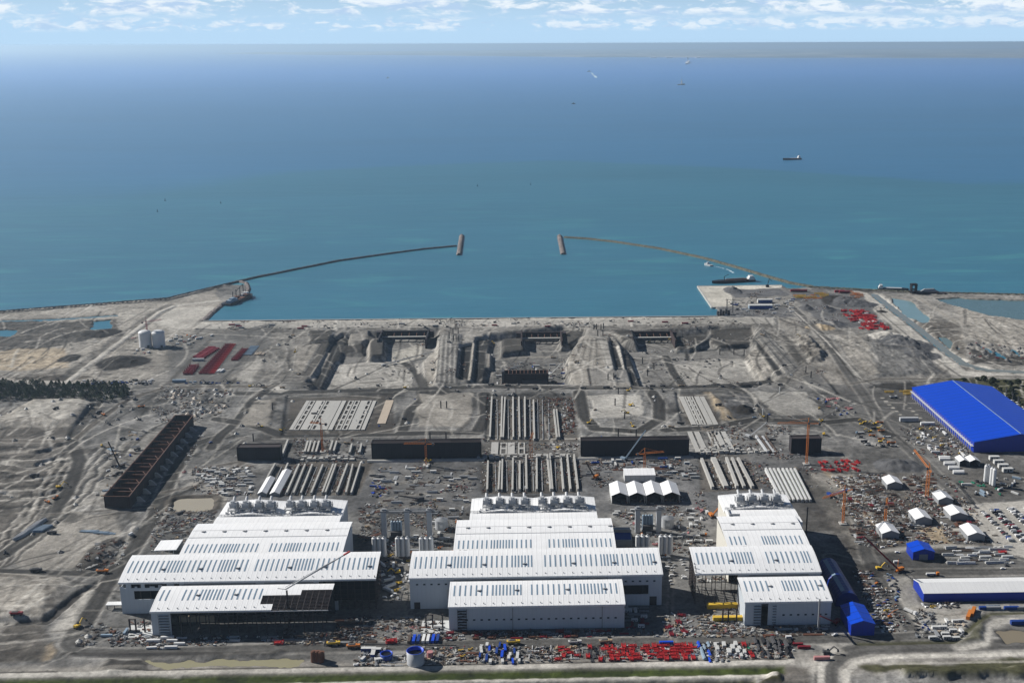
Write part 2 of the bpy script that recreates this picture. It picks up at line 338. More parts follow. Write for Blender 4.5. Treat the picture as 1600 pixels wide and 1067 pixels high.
# plateaus & cuts further left bottom
prof([(-100, 893), (0, 893), (100, 902), (110, 915), (72, 965), (-100, 968)], [(0, 0), (9, 3.2), (12, 3.4)], 'sand', warp=False)
line([(-60, 900), (35, 905), (78, 925), (80, 948)], 6, 'mud', soft=4, mixv=.6)
area([(-60, 975), (72, 975), (60, 1030), (-60, 1035)], 'mud', mixv=.7); rugged([(-60, 975), (72, 975), (60, 1030), (-60, 1035)], .6)
line([(150, 912), (118, 930), (72, 970), (-60, 972)], 9, 'peat', -2.8, 4, mixv=.75)
area([(140, 915), (160, 915), (115, 985), (72, 990)], 'pale', mixv=.8, amp=.1)
area([(66, 1005), (80, 1000), (74, 1030), (60, 1032)], 'tan', mixv=.6)
area([(30, 810), (180, 800), (190, 850), (120, 890), (20, 885)], 'sand', mixv=.75, amp=.25)
line([(128, 890), (150, 862), (175, 845)], 16, 'brown' if 'brown' in S3 else 'peat', 1.5, 6, mixv=.7); line([(165, 885), (195, 850)], 12, 'peat', -1.5, 5, mixv=.7)
area([(160, 795), (215, 795), (320, 672), (300, 655), (200, 690), (120, 790)], 'sand', mixv=.4, w=15)
for i, (a, b) in enumerate([((0, 700), (110, 690)), ((0, 722), (105, 712)), ((0, 742), (118, 735)), ((10, 770), (100, 765))]):
    line([a, ((a[0]+b[0])/2, a[1]+6), b], 10, 'pale' if i % 2 else 'peat', (-2.5 if i % 2 else 2.5), 6, mixv=.6, warp=True)
for k in range(26):
    u = k*9.; line([(215-u*.55, 690+u*.08), (165-u*.5, 745+u*.1), (100-u*.45, 815+u*.12), (20-u*.4, 880+u*.1)], 2.6, ('pale', 'blackish', 'peat', 'sand')[k % 4], (.3, -.4, .1, .2)[k % 4], 1.8, mixv=.55, warp=True)
for k in range(15):
    y = 688+k*7.6; line([(-60, y+8), (10, y+4+3*math.sin(k)), (70, y), (125-k*2, y-6+4*math.sin(k*2.))], 4.5, ('pale', 'blackish', 'sand', 'peat')[k % 4], (.5, -.8, .4, -.6)[k % 4], 2.5, mixv=.7, warp=True)
for k in range(14):
    y = 896+k*9.4; line([(-60, y+3), (20, y), (70-k, y-2)], 2.4, ('sand', 'mud', 'pale', 'dark')[k % 4], .1, 1.8, mixv=.5, warp=True)
for k in range(12): x = 235+k*11; line([(x+18, 600), (x-6, 652)], 2.4, 'dark' if k % 2 else 'pale', .2, 1.8, mixv=.45, warp=True)
for k in range(10): line([(1300+k*13, 528+k*3), (1345+k*14, 584)], 3.2, 'dark' if k % 2 else 'pale', -.5 if k % 2 else .5, 2, mixv=.4, warp=True)
for k in range(9): line([(1500+k*12, 505+k*3), (1540+k*10, 560)], 2.6, 'dark' if k % 2 else 'pale', 0, 2, mixv=.4, warp=True)
for k in range(10): y = 500+k*9; line([(-60, y+10), (60, y+4), (140, y-2), (215-k*9, y-8)], 3.4, ('pale', 'peat')[k % 2], (.4, -.5)[k % 2], 2.5, mixv=.4, warp=True)
# ---- launching basins: cut floors, benched ramps with their shade painted dark, sunward slopes painted pale (outlines read at 4x)
a3 = lambda *L: [(350+x/4, 350+y/4) for x, y in L]
a4 = lambda *L: [(700+x/4, 350+y/4) for x, y in L]
a5 = lambda *L: [(950+x/4, 400+y/4) for x, y in L]
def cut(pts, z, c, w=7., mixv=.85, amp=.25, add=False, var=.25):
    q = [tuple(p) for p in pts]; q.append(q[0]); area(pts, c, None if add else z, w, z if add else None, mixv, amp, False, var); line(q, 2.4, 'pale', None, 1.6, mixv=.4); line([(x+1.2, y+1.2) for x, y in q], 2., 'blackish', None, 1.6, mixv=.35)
FL = -12.
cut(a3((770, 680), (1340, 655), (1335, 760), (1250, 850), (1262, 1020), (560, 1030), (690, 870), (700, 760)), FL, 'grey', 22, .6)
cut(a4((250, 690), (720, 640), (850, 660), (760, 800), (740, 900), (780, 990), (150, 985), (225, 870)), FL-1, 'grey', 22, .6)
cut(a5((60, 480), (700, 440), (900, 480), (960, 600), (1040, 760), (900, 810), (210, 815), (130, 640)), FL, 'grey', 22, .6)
# left basin
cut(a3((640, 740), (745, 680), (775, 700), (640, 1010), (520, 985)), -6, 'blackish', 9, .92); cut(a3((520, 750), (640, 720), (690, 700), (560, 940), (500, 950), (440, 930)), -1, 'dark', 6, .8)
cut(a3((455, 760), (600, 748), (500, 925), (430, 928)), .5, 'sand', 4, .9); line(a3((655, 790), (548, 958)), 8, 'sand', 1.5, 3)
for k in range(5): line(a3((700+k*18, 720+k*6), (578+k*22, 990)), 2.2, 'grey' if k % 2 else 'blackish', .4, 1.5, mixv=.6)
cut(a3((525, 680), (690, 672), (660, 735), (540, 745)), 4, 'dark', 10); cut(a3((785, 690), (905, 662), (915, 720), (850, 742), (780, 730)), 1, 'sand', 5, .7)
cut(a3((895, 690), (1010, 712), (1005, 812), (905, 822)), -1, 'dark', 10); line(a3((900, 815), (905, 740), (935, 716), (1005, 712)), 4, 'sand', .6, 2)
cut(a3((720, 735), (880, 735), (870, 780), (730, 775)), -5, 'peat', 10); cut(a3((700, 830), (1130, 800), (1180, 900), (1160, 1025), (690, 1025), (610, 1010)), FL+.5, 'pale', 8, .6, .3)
for ring in (((790, 850), (960, 830), (1100, 860), (1080, 930), (830, 945), (770, 900), (790, 850)), ((740, 830), (950, 805), (1130, 850), (1120, 960), (800, 990), (700, 980)), ((860, 900), (1000, 880), (1040, 905), (870, 925)), ((700, 1000), (900, 975), (1150, 985))): line(a3(*ring), 2.6, 'dark', -.4, 2, mixv=.7); line(a3(*[(x+8, y+9) for x, y in ring]), 2, 'concrete', 0, 2, mixv=.5)
cut(a3((1010, 770), (1240, 700), (1230, 780), (1130, 830), (1010, 810)), FL, 'concrete', 5, .7)
cut(a3((1245, 830), (1340, 735), (1370, 770), (1312, 1005), (1262, 1005)), -5.5, 'sand', 10, .95, .2); cut(a3((1345, 700), (1480, 690), (1465, 1000), (1320, 1005)), 2.5, 'grey', 8, .8)
for k in range(9): line(a3((1352+k*13, 705), (1328+k*16, 1000)), 2., 'pale' if k % 2 else 'dark', .3, 1.5, mixv=.55)
cut(a4((82, 755), (158, 738), (130, 968), (60, 968)), -5, 'blackish', 7, .95, .1); line(a4((165, 742), (135, 968)), 5, 'sand', 1.4, 2.5); cut(a4((172, 706), (268, 700), (240, 780), (228, 960), (156, 962)), -6, 'blackish', 8, .92, .1); line(a4((158, 742), (176, 702), (270, 700)), 4, 'sand', 1, 2)
cut(a4((242, 780), (272, 780), (270, 866), (238, 866)), -7, 'sand', 5)
# middle basin
cut(a4((330, 700), (478, 690), (485, 770), (330, 788)), -4, 'dark', 12, .8); line(a4((330, 692), (470, 682)), 5, 'grey', 1.5, 2); line(a4((300, 795), (480, 780), (640, 780)), 6, 'sand', .5, 3)
cut(a4((700, 650), (855, 648), (840, 690), (760, 740), (705, 745)), -3, 'dark', 9)
cut(a4((280, 800), (720, 780), (730, 960), (280, 975)), FL-1, 'grey', 5, .5, .5)
cut(a4((748, 830), (840, 700), (900, 700), (960, 740), (1005, 880), (1045, 960), (980, 1030), (795, 1030), (740, 890)), 1.5, 'sand', 10, .9); cut(a4((875, 905), (1040, 905), (1060, 1010), (890, 1030)), 1.2, 'grey', 3, .6, .1)
cut(a4((935, 730), (1000, 735), (1040, 900), (1000, 930)), 1.8, 'pale', 3, .7, .1)
for k in range(7): line(a4((850+k*13, 720), (770+k*26, 890+k*6)), 2, 'pale' if k % 2 else 'dark', .3, 1.5, mixv=.5)
line(a4((875, 910), (895, 1025)), 3, 'blackish', -.6, 2, mixv=.8)
cut(a4((1012, 700), (1062, 750), (1105, 905), (1050, 915), (1020, 790)), -4, 'blackish', 6, .95, .1); line(a4((1062, 755), (1112, 895)), 7, 'pale', 1.2, 3); cut(a4((1082, 740), (1132, 790), (1195, 1005), (1148, 1008), (1104, 890)), -5, 'blackish', 6, .95, .1)
cut(a4((1055, 905), (1120, 905), (1150, 1008), (1060, 1015)), -.5, 'grey', 3, .7, .1); line(a4((1140, 785), (1240, 1000)), 5, 'pale', 0, 3); cut(a4((1020, 668), (1165, 672), (1180, 750), (1110, 740), (1050, 700)), 3, 'peat', 9, .8)
# right basin
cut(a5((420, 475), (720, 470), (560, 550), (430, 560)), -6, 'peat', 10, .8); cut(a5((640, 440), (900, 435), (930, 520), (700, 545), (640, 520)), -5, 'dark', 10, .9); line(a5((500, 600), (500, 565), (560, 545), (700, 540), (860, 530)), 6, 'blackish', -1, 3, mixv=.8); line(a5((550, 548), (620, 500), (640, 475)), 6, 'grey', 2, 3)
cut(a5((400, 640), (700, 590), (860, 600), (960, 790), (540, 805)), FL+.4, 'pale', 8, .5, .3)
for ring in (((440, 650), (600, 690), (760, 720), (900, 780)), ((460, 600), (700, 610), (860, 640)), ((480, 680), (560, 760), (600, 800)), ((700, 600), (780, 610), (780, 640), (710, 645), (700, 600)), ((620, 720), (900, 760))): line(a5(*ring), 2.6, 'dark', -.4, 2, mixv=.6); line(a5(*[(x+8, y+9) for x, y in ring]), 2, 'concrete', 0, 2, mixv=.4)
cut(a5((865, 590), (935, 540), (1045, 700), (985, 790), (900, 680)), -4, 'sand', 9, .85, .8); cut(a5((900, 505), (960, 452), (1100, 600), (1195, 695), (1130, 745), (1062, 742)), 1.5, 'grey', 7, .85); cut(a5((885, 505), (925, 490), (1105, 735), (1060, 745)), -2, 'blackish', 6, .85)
for k in range(6): line(a5((900+k*13, 505-k*8), (1085+k*22, 742-k*9)), 2.2, 'sand' if k % 2 else 'blackish', .3, 1.5, mixv=.55)
cut(a5((1040, 440), (1100, 470), (1235, 650), (1190, 660)), 0, 'dark', 5, .6); cut(a5((1095, 560), (1160, 560), (1230, 650), (1180, 680)), 1, 'dark', 6, .6)
cut(a5((1180, 520), (1250, 508), (1350, 605), (1330, 650), (1270, 660), (1200, 600)), 6, 'mud', 14, .8, 2.2); cut(a5((1200, 760), (1330, 720), (1435, 850), (1400, 865), (1250, 800)), .8, 'grey', 4, .8, .1)
line(a5((1340, 740), (1440, 860)), 5, 'blackish', -1, 3, mixv=.8); line(a5((1230, 670), (1440, 720), (1530, 840)), 8, 'mud', 0, 3, mixv=.6)
road([(664, 606), (660, 625), (642, 640), (630, 672)], 14, 'road', .95, .1); line([(632, 556), (650, 570), (660, 590), (664, 606)], 12, 'road', soft=3, mixv=.95, amp=.1)
road([(1040, 545), (1052, 570), (1075, 600)], 12, 'road', .9, FL+.6)
line([(527, 502), (524, 514)], 6, 'pale', .6, 2); line([(624, 500), (623, 513)], 5, 'pale', .6, 2); line([(985, 497), (988, 510)], 5, 'pale', .6, 2)
for k in range(46): x = 330+k*17; line([(x, 503.5), (x, 511)], 1.6, 'grey', .1, 1.5, mixv=.5)
# ---- upper right
prof([(1290, 525), (1330, 520), (1420, 530), (1480, 585), (1370, 590), (1330, 560)], [(0, 0), (10, 2.5), (30, 4)], 'grey')
area([(1300, 525), (1350, 523), (1372, 585), (1350, 588)], 'sand', mixv=.7); mound(1388, 528, 34, 40, 8, 'pale'); mound(1415, 540, 40, 40, 11, 'gravel'); mound(1440, 555, 26, 30, 6, 'gravel')
area([(1215, 500), (1240, 498), (1300, 560), (1320, 600), (1290, 600), (1250, 540)], 'sand', mixv=.6)
mound(1145, 455, 17, 30, 10, 'gravel', 1.); mound(1311, 470, 32, 40, 9, 'peat', .8); mound(1335, 475, 40, 30, 8, 'gravel', .8); mound(1262, 483, 14, 18, 8, 'gravel', 1.); mound(1291, 484, 18, 22, 9, 'gravel', 1.)
mound(1282, 512, 24, 20, 8, 'tan', .9); mound(1305, 507, 20, 20, 6, 'gravel', .9); mound(1380, 487, 9, 9, 4, 'peat', 1.)
road([(1200, 480), (1235, 478), (1290, 530), (1330, 590), (1352, 620), (1382, 670), (1425, 705), (1480, 760), (1530, 800), (1600, 870)], 15, 'asphalt', .8)
line([(1232, 478), (1290, 532), (1350, 596)], 3, 'pale', soft=2); line([(1300, 545), (1335, 590)], 3, 'dark', soft=2)
road([(1330, 600), (1370, 592), (1500, 592), (1560, 588), (1700, 590)], 8, 'mud', .6)
area([(1380, 598), (1430, 597), (1430, 608), (1360, 606)], 'peat', mixv=.8, add=-1.5)
area([(1480, 592), (1700, 592), (1700, 700), (1600, 660)], 'scrub', mixv=.9, amp=.6); area([(1520, 605), (1540, 603), (1620, 670), (1620, 690)], 'grey', mixv=.9)
area([(1370, 612), (1425, 612), (1520, 700), (1470, 700)], 'asphalt', mixv=.9, amp=.1)
for k in range(13):
    x, y = 1376+k*5.4, 621+k*5.2
    for q in (0, 26): area([(x+q, y), (x+q+5, y), (x+q+6, y+1.3), (x+q+1, y+1.3)], 'concrete', w=1, warp=False, var=.05)
# ---- roads across the terrace
road([(370, 615), (640, 608), (760, 604), (920, 606), (1060, 605), (1130, 602), (1200, 596)], 16, 'road', .9, .2)
road([(350, 680), (300, 695), (270, 740), (255, 775), (240, 810), (205, 862), (172, 905), (140, 960), (118, 1000)], 15, 'road', .9, .2, .8)
road([(430, 600), (395, 625), (370, 660), (345, 680), (330, 700)], 13, 'road', .95, .2)
road([(340, 655), (400, 665), (440, 680), (560, 679), (700, 676), (745, 676), (760, 650), (757, 615)], 16, 'road', .95, .2)
road([(905, 612), (912, 650), (930, 670), (1000, 674), (1030, 655), (1030, 630), (1018, 612)], 16, 'road', .95, .2)
road([(1040, 672), (1110, 668), (1180, 655), (1290, 660), (1340, 655), (1390, 680)], 15, 'road', .95, .2)
road([(1130, 604), (1165, 612), (1185, 640), (1200, 655)], 9, 'road', .7, .2)
road([(-60, 688), (112, 690), (130, 675), (190, 630), (225, 615), (260, 605), (430, 603)], 9, 'mud', .8, .2)
road([(112, 690), (125, 720), (105, 770), (60, 830), (0, 870), (-60, 900)], 15, 'road', .95, .2)
road([(-60, 890), (40, 893), (150, 897), (185, 880)], 9, 'road', .9, .2)
road([(70, 805), (160, 798), (240, 790)], 6, 'mud', .6, .2)
road([(255, 770), (300, 760), (340, 745), (420, 700), (372, 722), (300, 735)], 7, 'mud', .7, .2); road([(300, 755), (345, 768), (352, 790)], 7, 'sand', .6)
area([(655, 617), (740, 614), (738, 660), (725, 669), (655, 668)], 'sand', mixv=.85, z=1.2, w=4, amp=.15)
area([(922, 618), (1000, 617), (1010, 650), (928, 655)], 'pale', mixv=.7, z=1.4, w=3, amp=.1)
area([(395, 628), (432, 622), (420, 665), (375, 668)], 'sand', mixv=.9, z=.8, amp=.2)
area([(1172, 613), (1262, 612), (1288, 648), (1215, 650)], 'pale', mixv=.5, z=.8, w=3, amp=.1)
area([(1118, 615), (1170, 615), (1180, 650), (1140, 655)], 'gravel', mixv=.7); mound(1160, 640, 15, 18, 7, 'peat', 1.)
area([(1100, 612), (1112, 612), (1148, 655), (1130, 656)], 'tan', mixv=.7, add=1.5)
for pts in ([(448, 617), (615, 612), (618, 676), (440, 680)], [(762, 617), (898, 615), (908, 690), (758, 690)], [(1055, 612), (1108, 611), (1130, 662), (1065, 664)]):
    area(pts, 'peat', mixv=.35, add=-2.2, w=4, warp=False, amp=.15); W_ = pts
    area([(pts[0][0]+6, pts[0][1]+3), (pts[1][0]-4, pts[1][1]+3), (pts[2][0]-5, pts[2][1]-3), (pts[3][0]+7, pts[3][1]-3)], 'mud', mixv=.8, w=3, warp=False)
area([(400, 775), (560, 773), (585, 718), (440, 720)], 'mud', mixv=.9, add=-.8, w=3, warp=False); area([(752, 772), (905, 770), (905, 690), (752, 692)], 'mud', mixv=.8, add=-.6, w=3, warp=False); area([(1095, 768), (1190, 766), (1165, 700), (1090, 704)], 'mud', mixv=.8, add=-.6, w=3, warp=False); area([(600, 735), (740, 730), (745, 780), (590, 790)], 'grey', mixv=.6)
area([(740, 690), (1230, 686), (1230, 722), (740, 728)], 'grey', mixv=.5)
area([(1300, 700), (1395, 690), (1420, 740), (1300, 745)], 'asphalt', mixv=.7); mound(1404, 727, 26, 22, 7, 'gravel', .9)
area([(1262, 740), (1330, 740), (1385, 830), (1330, 850), (1280, 790)], 'sand', mixv=.75, amp=.3)
area([(1190, 735), (1250, 728), (1330, 800), (1330, 830), (1260, 830)], 'peat', mixv=.5, amp=.3)
area([(1436, 824), (1472, 822), (1486, 850), (1448, 850)], 'tan', mixv=.7)
area([(1288, 735), (1296, 735), (1400, 850), (1385, 850)], 'tan', mixv=.5)
# right hand yards
area([(1488, 788), (1620, 782), (1700, 900), (1560, 860), (1500, 800)], 'pale', mixv=.85, z=.3, w=3, amp=0)
road([(1380, 860), (1480, 852), (1560, 858), (1700, 880)], 7, 'pale', .7)
road([(1300, 870), (1340, 880), (1380, 895), (1620, 892)], 13, 'asphalt', .9)
area([(1385, 905), (1425, 900), (1445, 945), (1620, 945), (1620, 958), (1540, 960), (1500, 998), (1430, 1000)], 'pale', mixv=.6, z=.3, w=4, amp=.05)
road([(1330, 790), (1350, 830), (1352, 862), (1365, 890), (1395, 940), (1425, 985), (1400, 1000)], 12, 'asphalt', .9)
road([(118, 985), (108, 1005), (125, 1019), (200, 1021), (420, 1013), (800, 1006), (1200, 999), (1400, 996), (1480, 993)], 14, 'asphalt', .95)
line([(100, 1022), (420, 1023), (440, 1018)], 6, 'peat', 1.5, 4, mixv=.6); area([(160, 1036), (222, 1035), (222, 1048), (165, 1048)], 'peat', mixv=.9, add=2.)
# round-about and ring road bottom right
road([(1290, 1075), (1292, 1040), (1312, 1022), (1350, 1013), (1450, 1010), (1700, 1002)], 17, 'asphalt', .95)
line([(1322, 1075), (1322, 1050), (1340, 1034), (1380, 1026), (1500, 1024), (1700, 1018)], 6, 'pale', soft=2)
line([(1283, 1075), (1283, 1040), (1305, 1015)], 5, 'pale', soft=2)
area([(1245, 1032), (1290, 1028), (1290, 1055), (1262, 1050)], 'pale', mixv=.6); area([(1275, 1003), (1300, 1003), (1320, 1018), (1300, 1022)], 'pale', mixv=.7)
road([(1500, 1012), (1535, 1005), (1540, 985), (1560, 970), (1700, 965)], 9, 'pale', .85)
area([(1505, 998), (1545, 966), (1535, 990), (1530, 1000), (1490, 1003)], 'scrub', mixv=.7, add=2.5, w=6)
line([(1340, 1005), (1490, 1002), (1545, 958), (1700, 955)], 5, 'scrub', -1., 3, mixv=.8)
area([(1557, 985), (1640, 985), (1640, 1006), (1572, 1006)], 'peat', z=-1.4, w=6)
area([(1340, 1037), (1700, 1028), (1700, 1045), (1360, 1048)], 'scrub', mixv=.9); line([(1380, 1037), (1700, 1031)], 3, 'pale', soft=2, mixv=.6)
area([(1400, 1049), (1700, 1044), (1700, 1056), (1410, 1060)], 'scrub', mixv=.9, add=4.5, w=5)
area([(1180, 1050), (1260, 1040), (1280, 1075), (1180, 1075)], 'mud', mixv=.7); area([(1195, 1052), (1212, 1052), (1220, 1062), (1180, 1065)], 'scrub', add=2.5, mixv=.9)
# ---- bottom strips: pond ditch, track, grass bank, stony bank, reed ditch
def strip(y0, y1, c, x0=-385, x1=1200, add=None, w=2., mixv=.95, amp=.1):
    def pt(x, y): return (x, y-.0172*(x-0))
    area([pt(x0, y0), pt(x1, y0), pt(x1, y1), pt(x0, y1)], c, add=add, w=w, warp=False, mixv=mixv, amp=amp)
strip(1045, 1053, 'sand', mixv=.6); strip(1050.5, 1058, 'pale', x1=1240); strip(1049.6, 1051.2, 'peat', add=-.6, w=1.5, x1=1230)
strip(1061, 1073, 'grass', x1=1225, amp=.5, add=-1.2, w=5); strip(1073, 1080, 'pale', x1=1215, amp=.3, w=3)
strip(1080, 1100, 'scrub', x0=300, x1=1180, add=-3, w=4, amp=1.)
area([(222, 1034), (300, 1032), (478, 1027), (474, 1040), (300, 1041), (240, 1042)], 'mud', z=-1.4, w=6, amp=0)
prof([(258, 783), (275, 774), (338, 772), (348, 778), (344, 795), (325, 802), (265, 804), (256, 797)], [(0, 0), (2, 1.2), (5, .8), (10, -2.2), (14, -2.3)], 'mud', False)
for pts in ([(585, 790), (620, 775), (690, 770), (740, 745)], [(590, 760), (640, 752), (700, 755), (738, 735)], [(600, 795), (650, 790), (720, 795), (745, 780)], [(580, 735), (600, 790), (570, 830)], [(355, 735), (390, 760), (400, 790)], [(1290, 700), (1330, 720), (1330, 745)], [(640, 880), (636, 940), (648, 1004)], [(1050, 880), (1046, 960), (1052, 1000)], [(1430, 950), (1480, 962), (1540, 955)]): line(pts, 7, 'sand', None, 3, mixv=.45); line(pts, 1.6, 'dark', None, 1.5, mixv=.5)
rw = np.random.RandomState(3)
for i in range(70):      # wet hollows and spoil stains
    x, y = rw.uniform(-60, 1500), rw.uniform(505, 900)
    if 430 < x < 1290 and y > 690: continue
    X0, Y0 = P(x, y); a = rw.uniform(6, 26); b = rw.uniform(4, 16); area([(X0+a*math.cos(q)*rw.uniform(.6, 1.2), Y0+b*math.sin(q)*rw.uniform(.6, 1.2), 'w') for q in np.arange(0, 6.2, .7)], ('blackish', 'peat', 'pale', 'sand')[i % 4], w=4, mixv=rw.uniform(.3, .75), add=(-.6, -.3, .4, .6)[i % 4])
# vehicle tracks: thin curved scribbles, lighter or darker than the soil
rt = np.random.RandomState(11)
for i in range(1500):
    x0, y0 = rt.uniform(-880, 880), rt.uniform(760, 1880)
    if 1230 > y0 and -340 < x0 < 500: continue
    a = rt.choice([0, math.pi/2, math.pi/2])+rt.normal(0, .35); L = rt.uniform(30, 160); k = rt.normal(0, .004); pts = []
    for s in range(9):
        pts.append((x0, y0, 'w')); x0 += math.cos(a)*L/8; y0 += math.sin(a)*L/8; a += k*L/8
    line(pts, rt.uniform(1.8, 4.5), 'pale' if rt.rand() < .5 else 'peat', rt.choice([0, .25, -.25]), 1.8, mixv=rt.uniform(.2, .7), var=.1)
fine = fbm(GX, GY, 7, 5, 3)
GZ += AMP*fine*1.9
GC *= (1+.6*fine*np.clip(AMP+.15, 0, 1))[..., None]
sp = vn(GX, GY, 3.2, 3.2, 9); GC *= (1-.45*sm((sp-.33)/.1)*np.clip(AMP+.1, 0, 1))[..., None]
GC = .165*(np.clip(GC, .01, 1)/.165)**1.36*.90; GC = np.clip(GC, .012, .8)
def gz(x, y):
    i = int(np.clip(np.searchsorted(gx, x)-1, 0, NX-2)); j = int(np.clip(np.searchsorted(gy, y)-1, 0, NY-2))
    u = (x-gx[i])/(gx[i+1]-gx[i]); v = (y-gy[j])/(gy[j+1]-gy[j])
    return float((GZ[j, i]*(1-u)+GZ[j, i+1]*u)*(1-v)+(GZ[j+1, i]*(1-u)+GZ[j+1, i+1]*u)*v)
# flat pads under the big buildings
for (x0, x1, y0, y1) in ((-345, -115, 800, 1045), (-110, 125, 800, 1045), (125, 262, 800, 1045), (-175, 500, 1060, 1100)):
    ks = (slice(np.searchsorted(gy, y0), np.searchsorted(gy, y1)), slice(np.searchsorted(gx, x0), np.searchsorted(gx, x1)))
    GZ[ks] = np.clip(GZ[ks], -.25, .25)
me = bpy.data.meshes.new('ground'); nv = NX*NY
me.vertices.add(nv); me.vertices.foreach_set('co', np.stack([GX, GY, GZ], -1).astype('f4').ravel())
ii = (np.arange(NY-1)[:, None]*NX+np.arange(NX-1)[None, :]); fc = np.stack([ii, ii+1, ii+NX+1, ii+NX], -1).reshape(-1, 4)
nf = len(fc); me.loops.add(nf*4); me.loops.foreach_set('vertex_index', fc.ravel().astype('i4'))
me.polygons.add(nf); me.polygons.foreach_set('loop_start', np.arange(0, nf*4, 4, dtype='i4')); me.polygons.foreach_set('loop_total', np.full(nf, 4, 'i4'))
me.update(calc_edges=True)
at = me.color_attributes.new('soil', 'FLOAT_COLOR', 'POINT'); at.data.foreach_set('color', np.concatenate([GC, np.ones((NY, NX, 1))], -1).astype('f4').ravel())
me.polygons.foreach_set('use_smooth', np.ones(nf, bool))
gm = bpy.data.materials.new('soil'); gm.use_nodes = True; t = gm.node_tree; b = t.nodes['Principled BSDF']; b.inputs['Roughness'].default_value = .95; b.inputs['Specular IOR Level'].default_value = .1
ca = N(t, 'ShaderNodeVertexColor', layer_name='soil'); tcn = N(t, 'ShaderNodeTexCoord')
g1 = N(t, 'ShaderNodeTexNoise', i_Scale=.22, i_Detail=7., i_Roughness=.85); g2 = N(t, 'ShaderNodeTexNoise', i_Scale=.11, i_Detail=5., i_Roughness=.6, i_Distortion=1.2)
g3 = N(t, 'ShaderNodeTexVoronoi', i_Scale=.20); 
for g in (g1, g2, g3): t.links.new(tcn.outputs['Object'], g.inputs['Vector'])
f = MA(t, 'MULTIPLY', MA(t, 'ADD', MA(t, 'MULTIPLY', g1.outputs[0], 2.2), -.1), MA(t, 'ADD', MA(t, 'MULTIPLY', g2.outputs[0], .7), .65))
f = MA(t, 'MULTIPLY', f, MA(t, 'ADD', .80, MA(t, 'MULTIPLY', SS(t, g3.outputs[0], .05, .35), .22)))
v = N(t, 'ShaderNodeVectorMath', operation='SCALE'); t.links.new(ca.outputs[0], v.inputs[0]); t.links.new(f, v.inputs['Scale']); t.links.new(v.outputs[0], b.inputs['Base Color'])
bp = N(t, 'ShaderNodeBump', i_Strength=.9, i_Distance=.55); t.links.new(g1.outputs[0], bp.inputs['Height']); t.links.new(bp.outputs[0], b.inputs['Normal'])
me.materials.append(gm); go = bpy.data.objects.new('ground', me); COL.objects.link(go); tag(go, kind='structure', label='grey-brown earthworks with haul roads and excavated basins')
# ------------------------------------------------------------------ water
wm = bpy.data.materials.new('sea_water'); wm.use_nodes = True; t = wm.node_tree; b = t.nodes['Principled BSDF']
b.inputs['Roughness'].default_value = .38; b.inputs['IOR'].default_value = 1.33
ge = N(t, 'ShaderNodeNewGeometry'); sp_ = N(t, 'ShaderNodeSeparateXYZ'); t.links.new(ge.outputs['Position'], sp_.inputs[0]); X_, Y_, _ = sp_.outputs
def wn(sx, sy, det, seed, dist=0.):
    c = N(t, 'ShaderNodeCombineXYZ'); t.links.new(MA(t, 'DIVIDE', X_, sx), c.inputs[0]); t.links.new(MA(t, 'DIVIDE', Y_, sy), c.inputs[1]); c.inputs[2].default_value = seed
    n = N(t, 'ShaderNodeTexNoise', i_Scale=1., i_Detail=det, i_Roughness=.6, i_Distortion=dist); t.links.new(c.outputs[0], n.inputs['Vector']); return n.outputs[0]
edge = MA(t, 'ADD', MA(t, 'ADD', MA(t, 'SUBTRACT', Y_, 4560), MA(t, 'MULTIPLY', MA(t, 'SUBTRACT', wn(2600, 2600, 3, 1.), .5), -900)), MA(t, 'MINIMUM', MA(t, 'MULTIPLY', MA(t, 'POWER', MA(t, 'ABSOLUTE', MA(t, 'SUBTRACT', X_, 100)), 1.5), .018), 900))
soft = MA(t, 'ADD', MA(t, 'MULTIPLY', SS(t, X_, -600, -2600), 1600), 70)
deep = SS(t, MA(t, 'DIVIDE', edge, soft), -1, 1)
far = SS(t, Y_, 4000, 22000)  # base turns bluer and lighter far out, painting in haze and reflected sky
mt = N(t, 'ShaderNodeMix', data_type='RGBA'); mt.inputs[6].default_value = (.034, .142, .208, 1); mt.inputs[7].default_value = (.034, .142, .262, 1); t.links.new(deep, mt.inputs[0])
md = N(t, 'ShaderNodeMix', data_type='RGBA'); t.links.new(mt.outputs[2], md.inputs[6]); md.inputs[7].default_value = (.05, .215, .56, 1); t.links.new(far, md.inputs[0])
plume = SS(t, wn(420, 130, 5, 4.2, 2.), .50, .74); near = MA(t, 'SUBTRACT', 1., SS(t, Y_, 2300, 4300))
mp = N(t, 'ShaderNodeMix', data_type='RGBA'); t.links.new(md.outputs[2], mp.inputs[6]); mp.inputs[7].default_value = (.060, .240, .260, 1); t.links.new(MA(t, 'MULTIPLY', MA(t, 'MULTIPLY', plume, near), .6), mp.inputs[0])
stre = MA(t, 'ADD', .69, MA(t, 'ADD', MA(t, 'MULTIPLY', wn(1900, 420, 6, 7., .6), .36), MA(t, 'MULTIPLY', wn(120, 34, 6, 2.), .26)))
v = N(t, 'ShaderNodeVectorMath', operation='SCALE'); t.links.new(mp.outputs[2], v.inputs[0]); t.links.new(stre, v.inputs['Scale']); t.links.new(v.outputs[0], b.inputs['Base Color'])
bp = N(t, 'ShaderNodeBump', i_Strength=.35, i_Distance=1.0); t.links.new(wn(26, 13, 5, 3.), bp.inputs['Height'])
bp2 = N(t, 'ShaderNodeBump', i_Strength=.25, i_Distance=5.); t.links.new(wn(300, 90, 4, 8.), bp2.inputs['Height']); t.links.new(bp.outputs[0], bp2.inputs['Normal']); t.links.new(bp2.outputs[0], b.inputs['Normal'])
R0 = 320000.
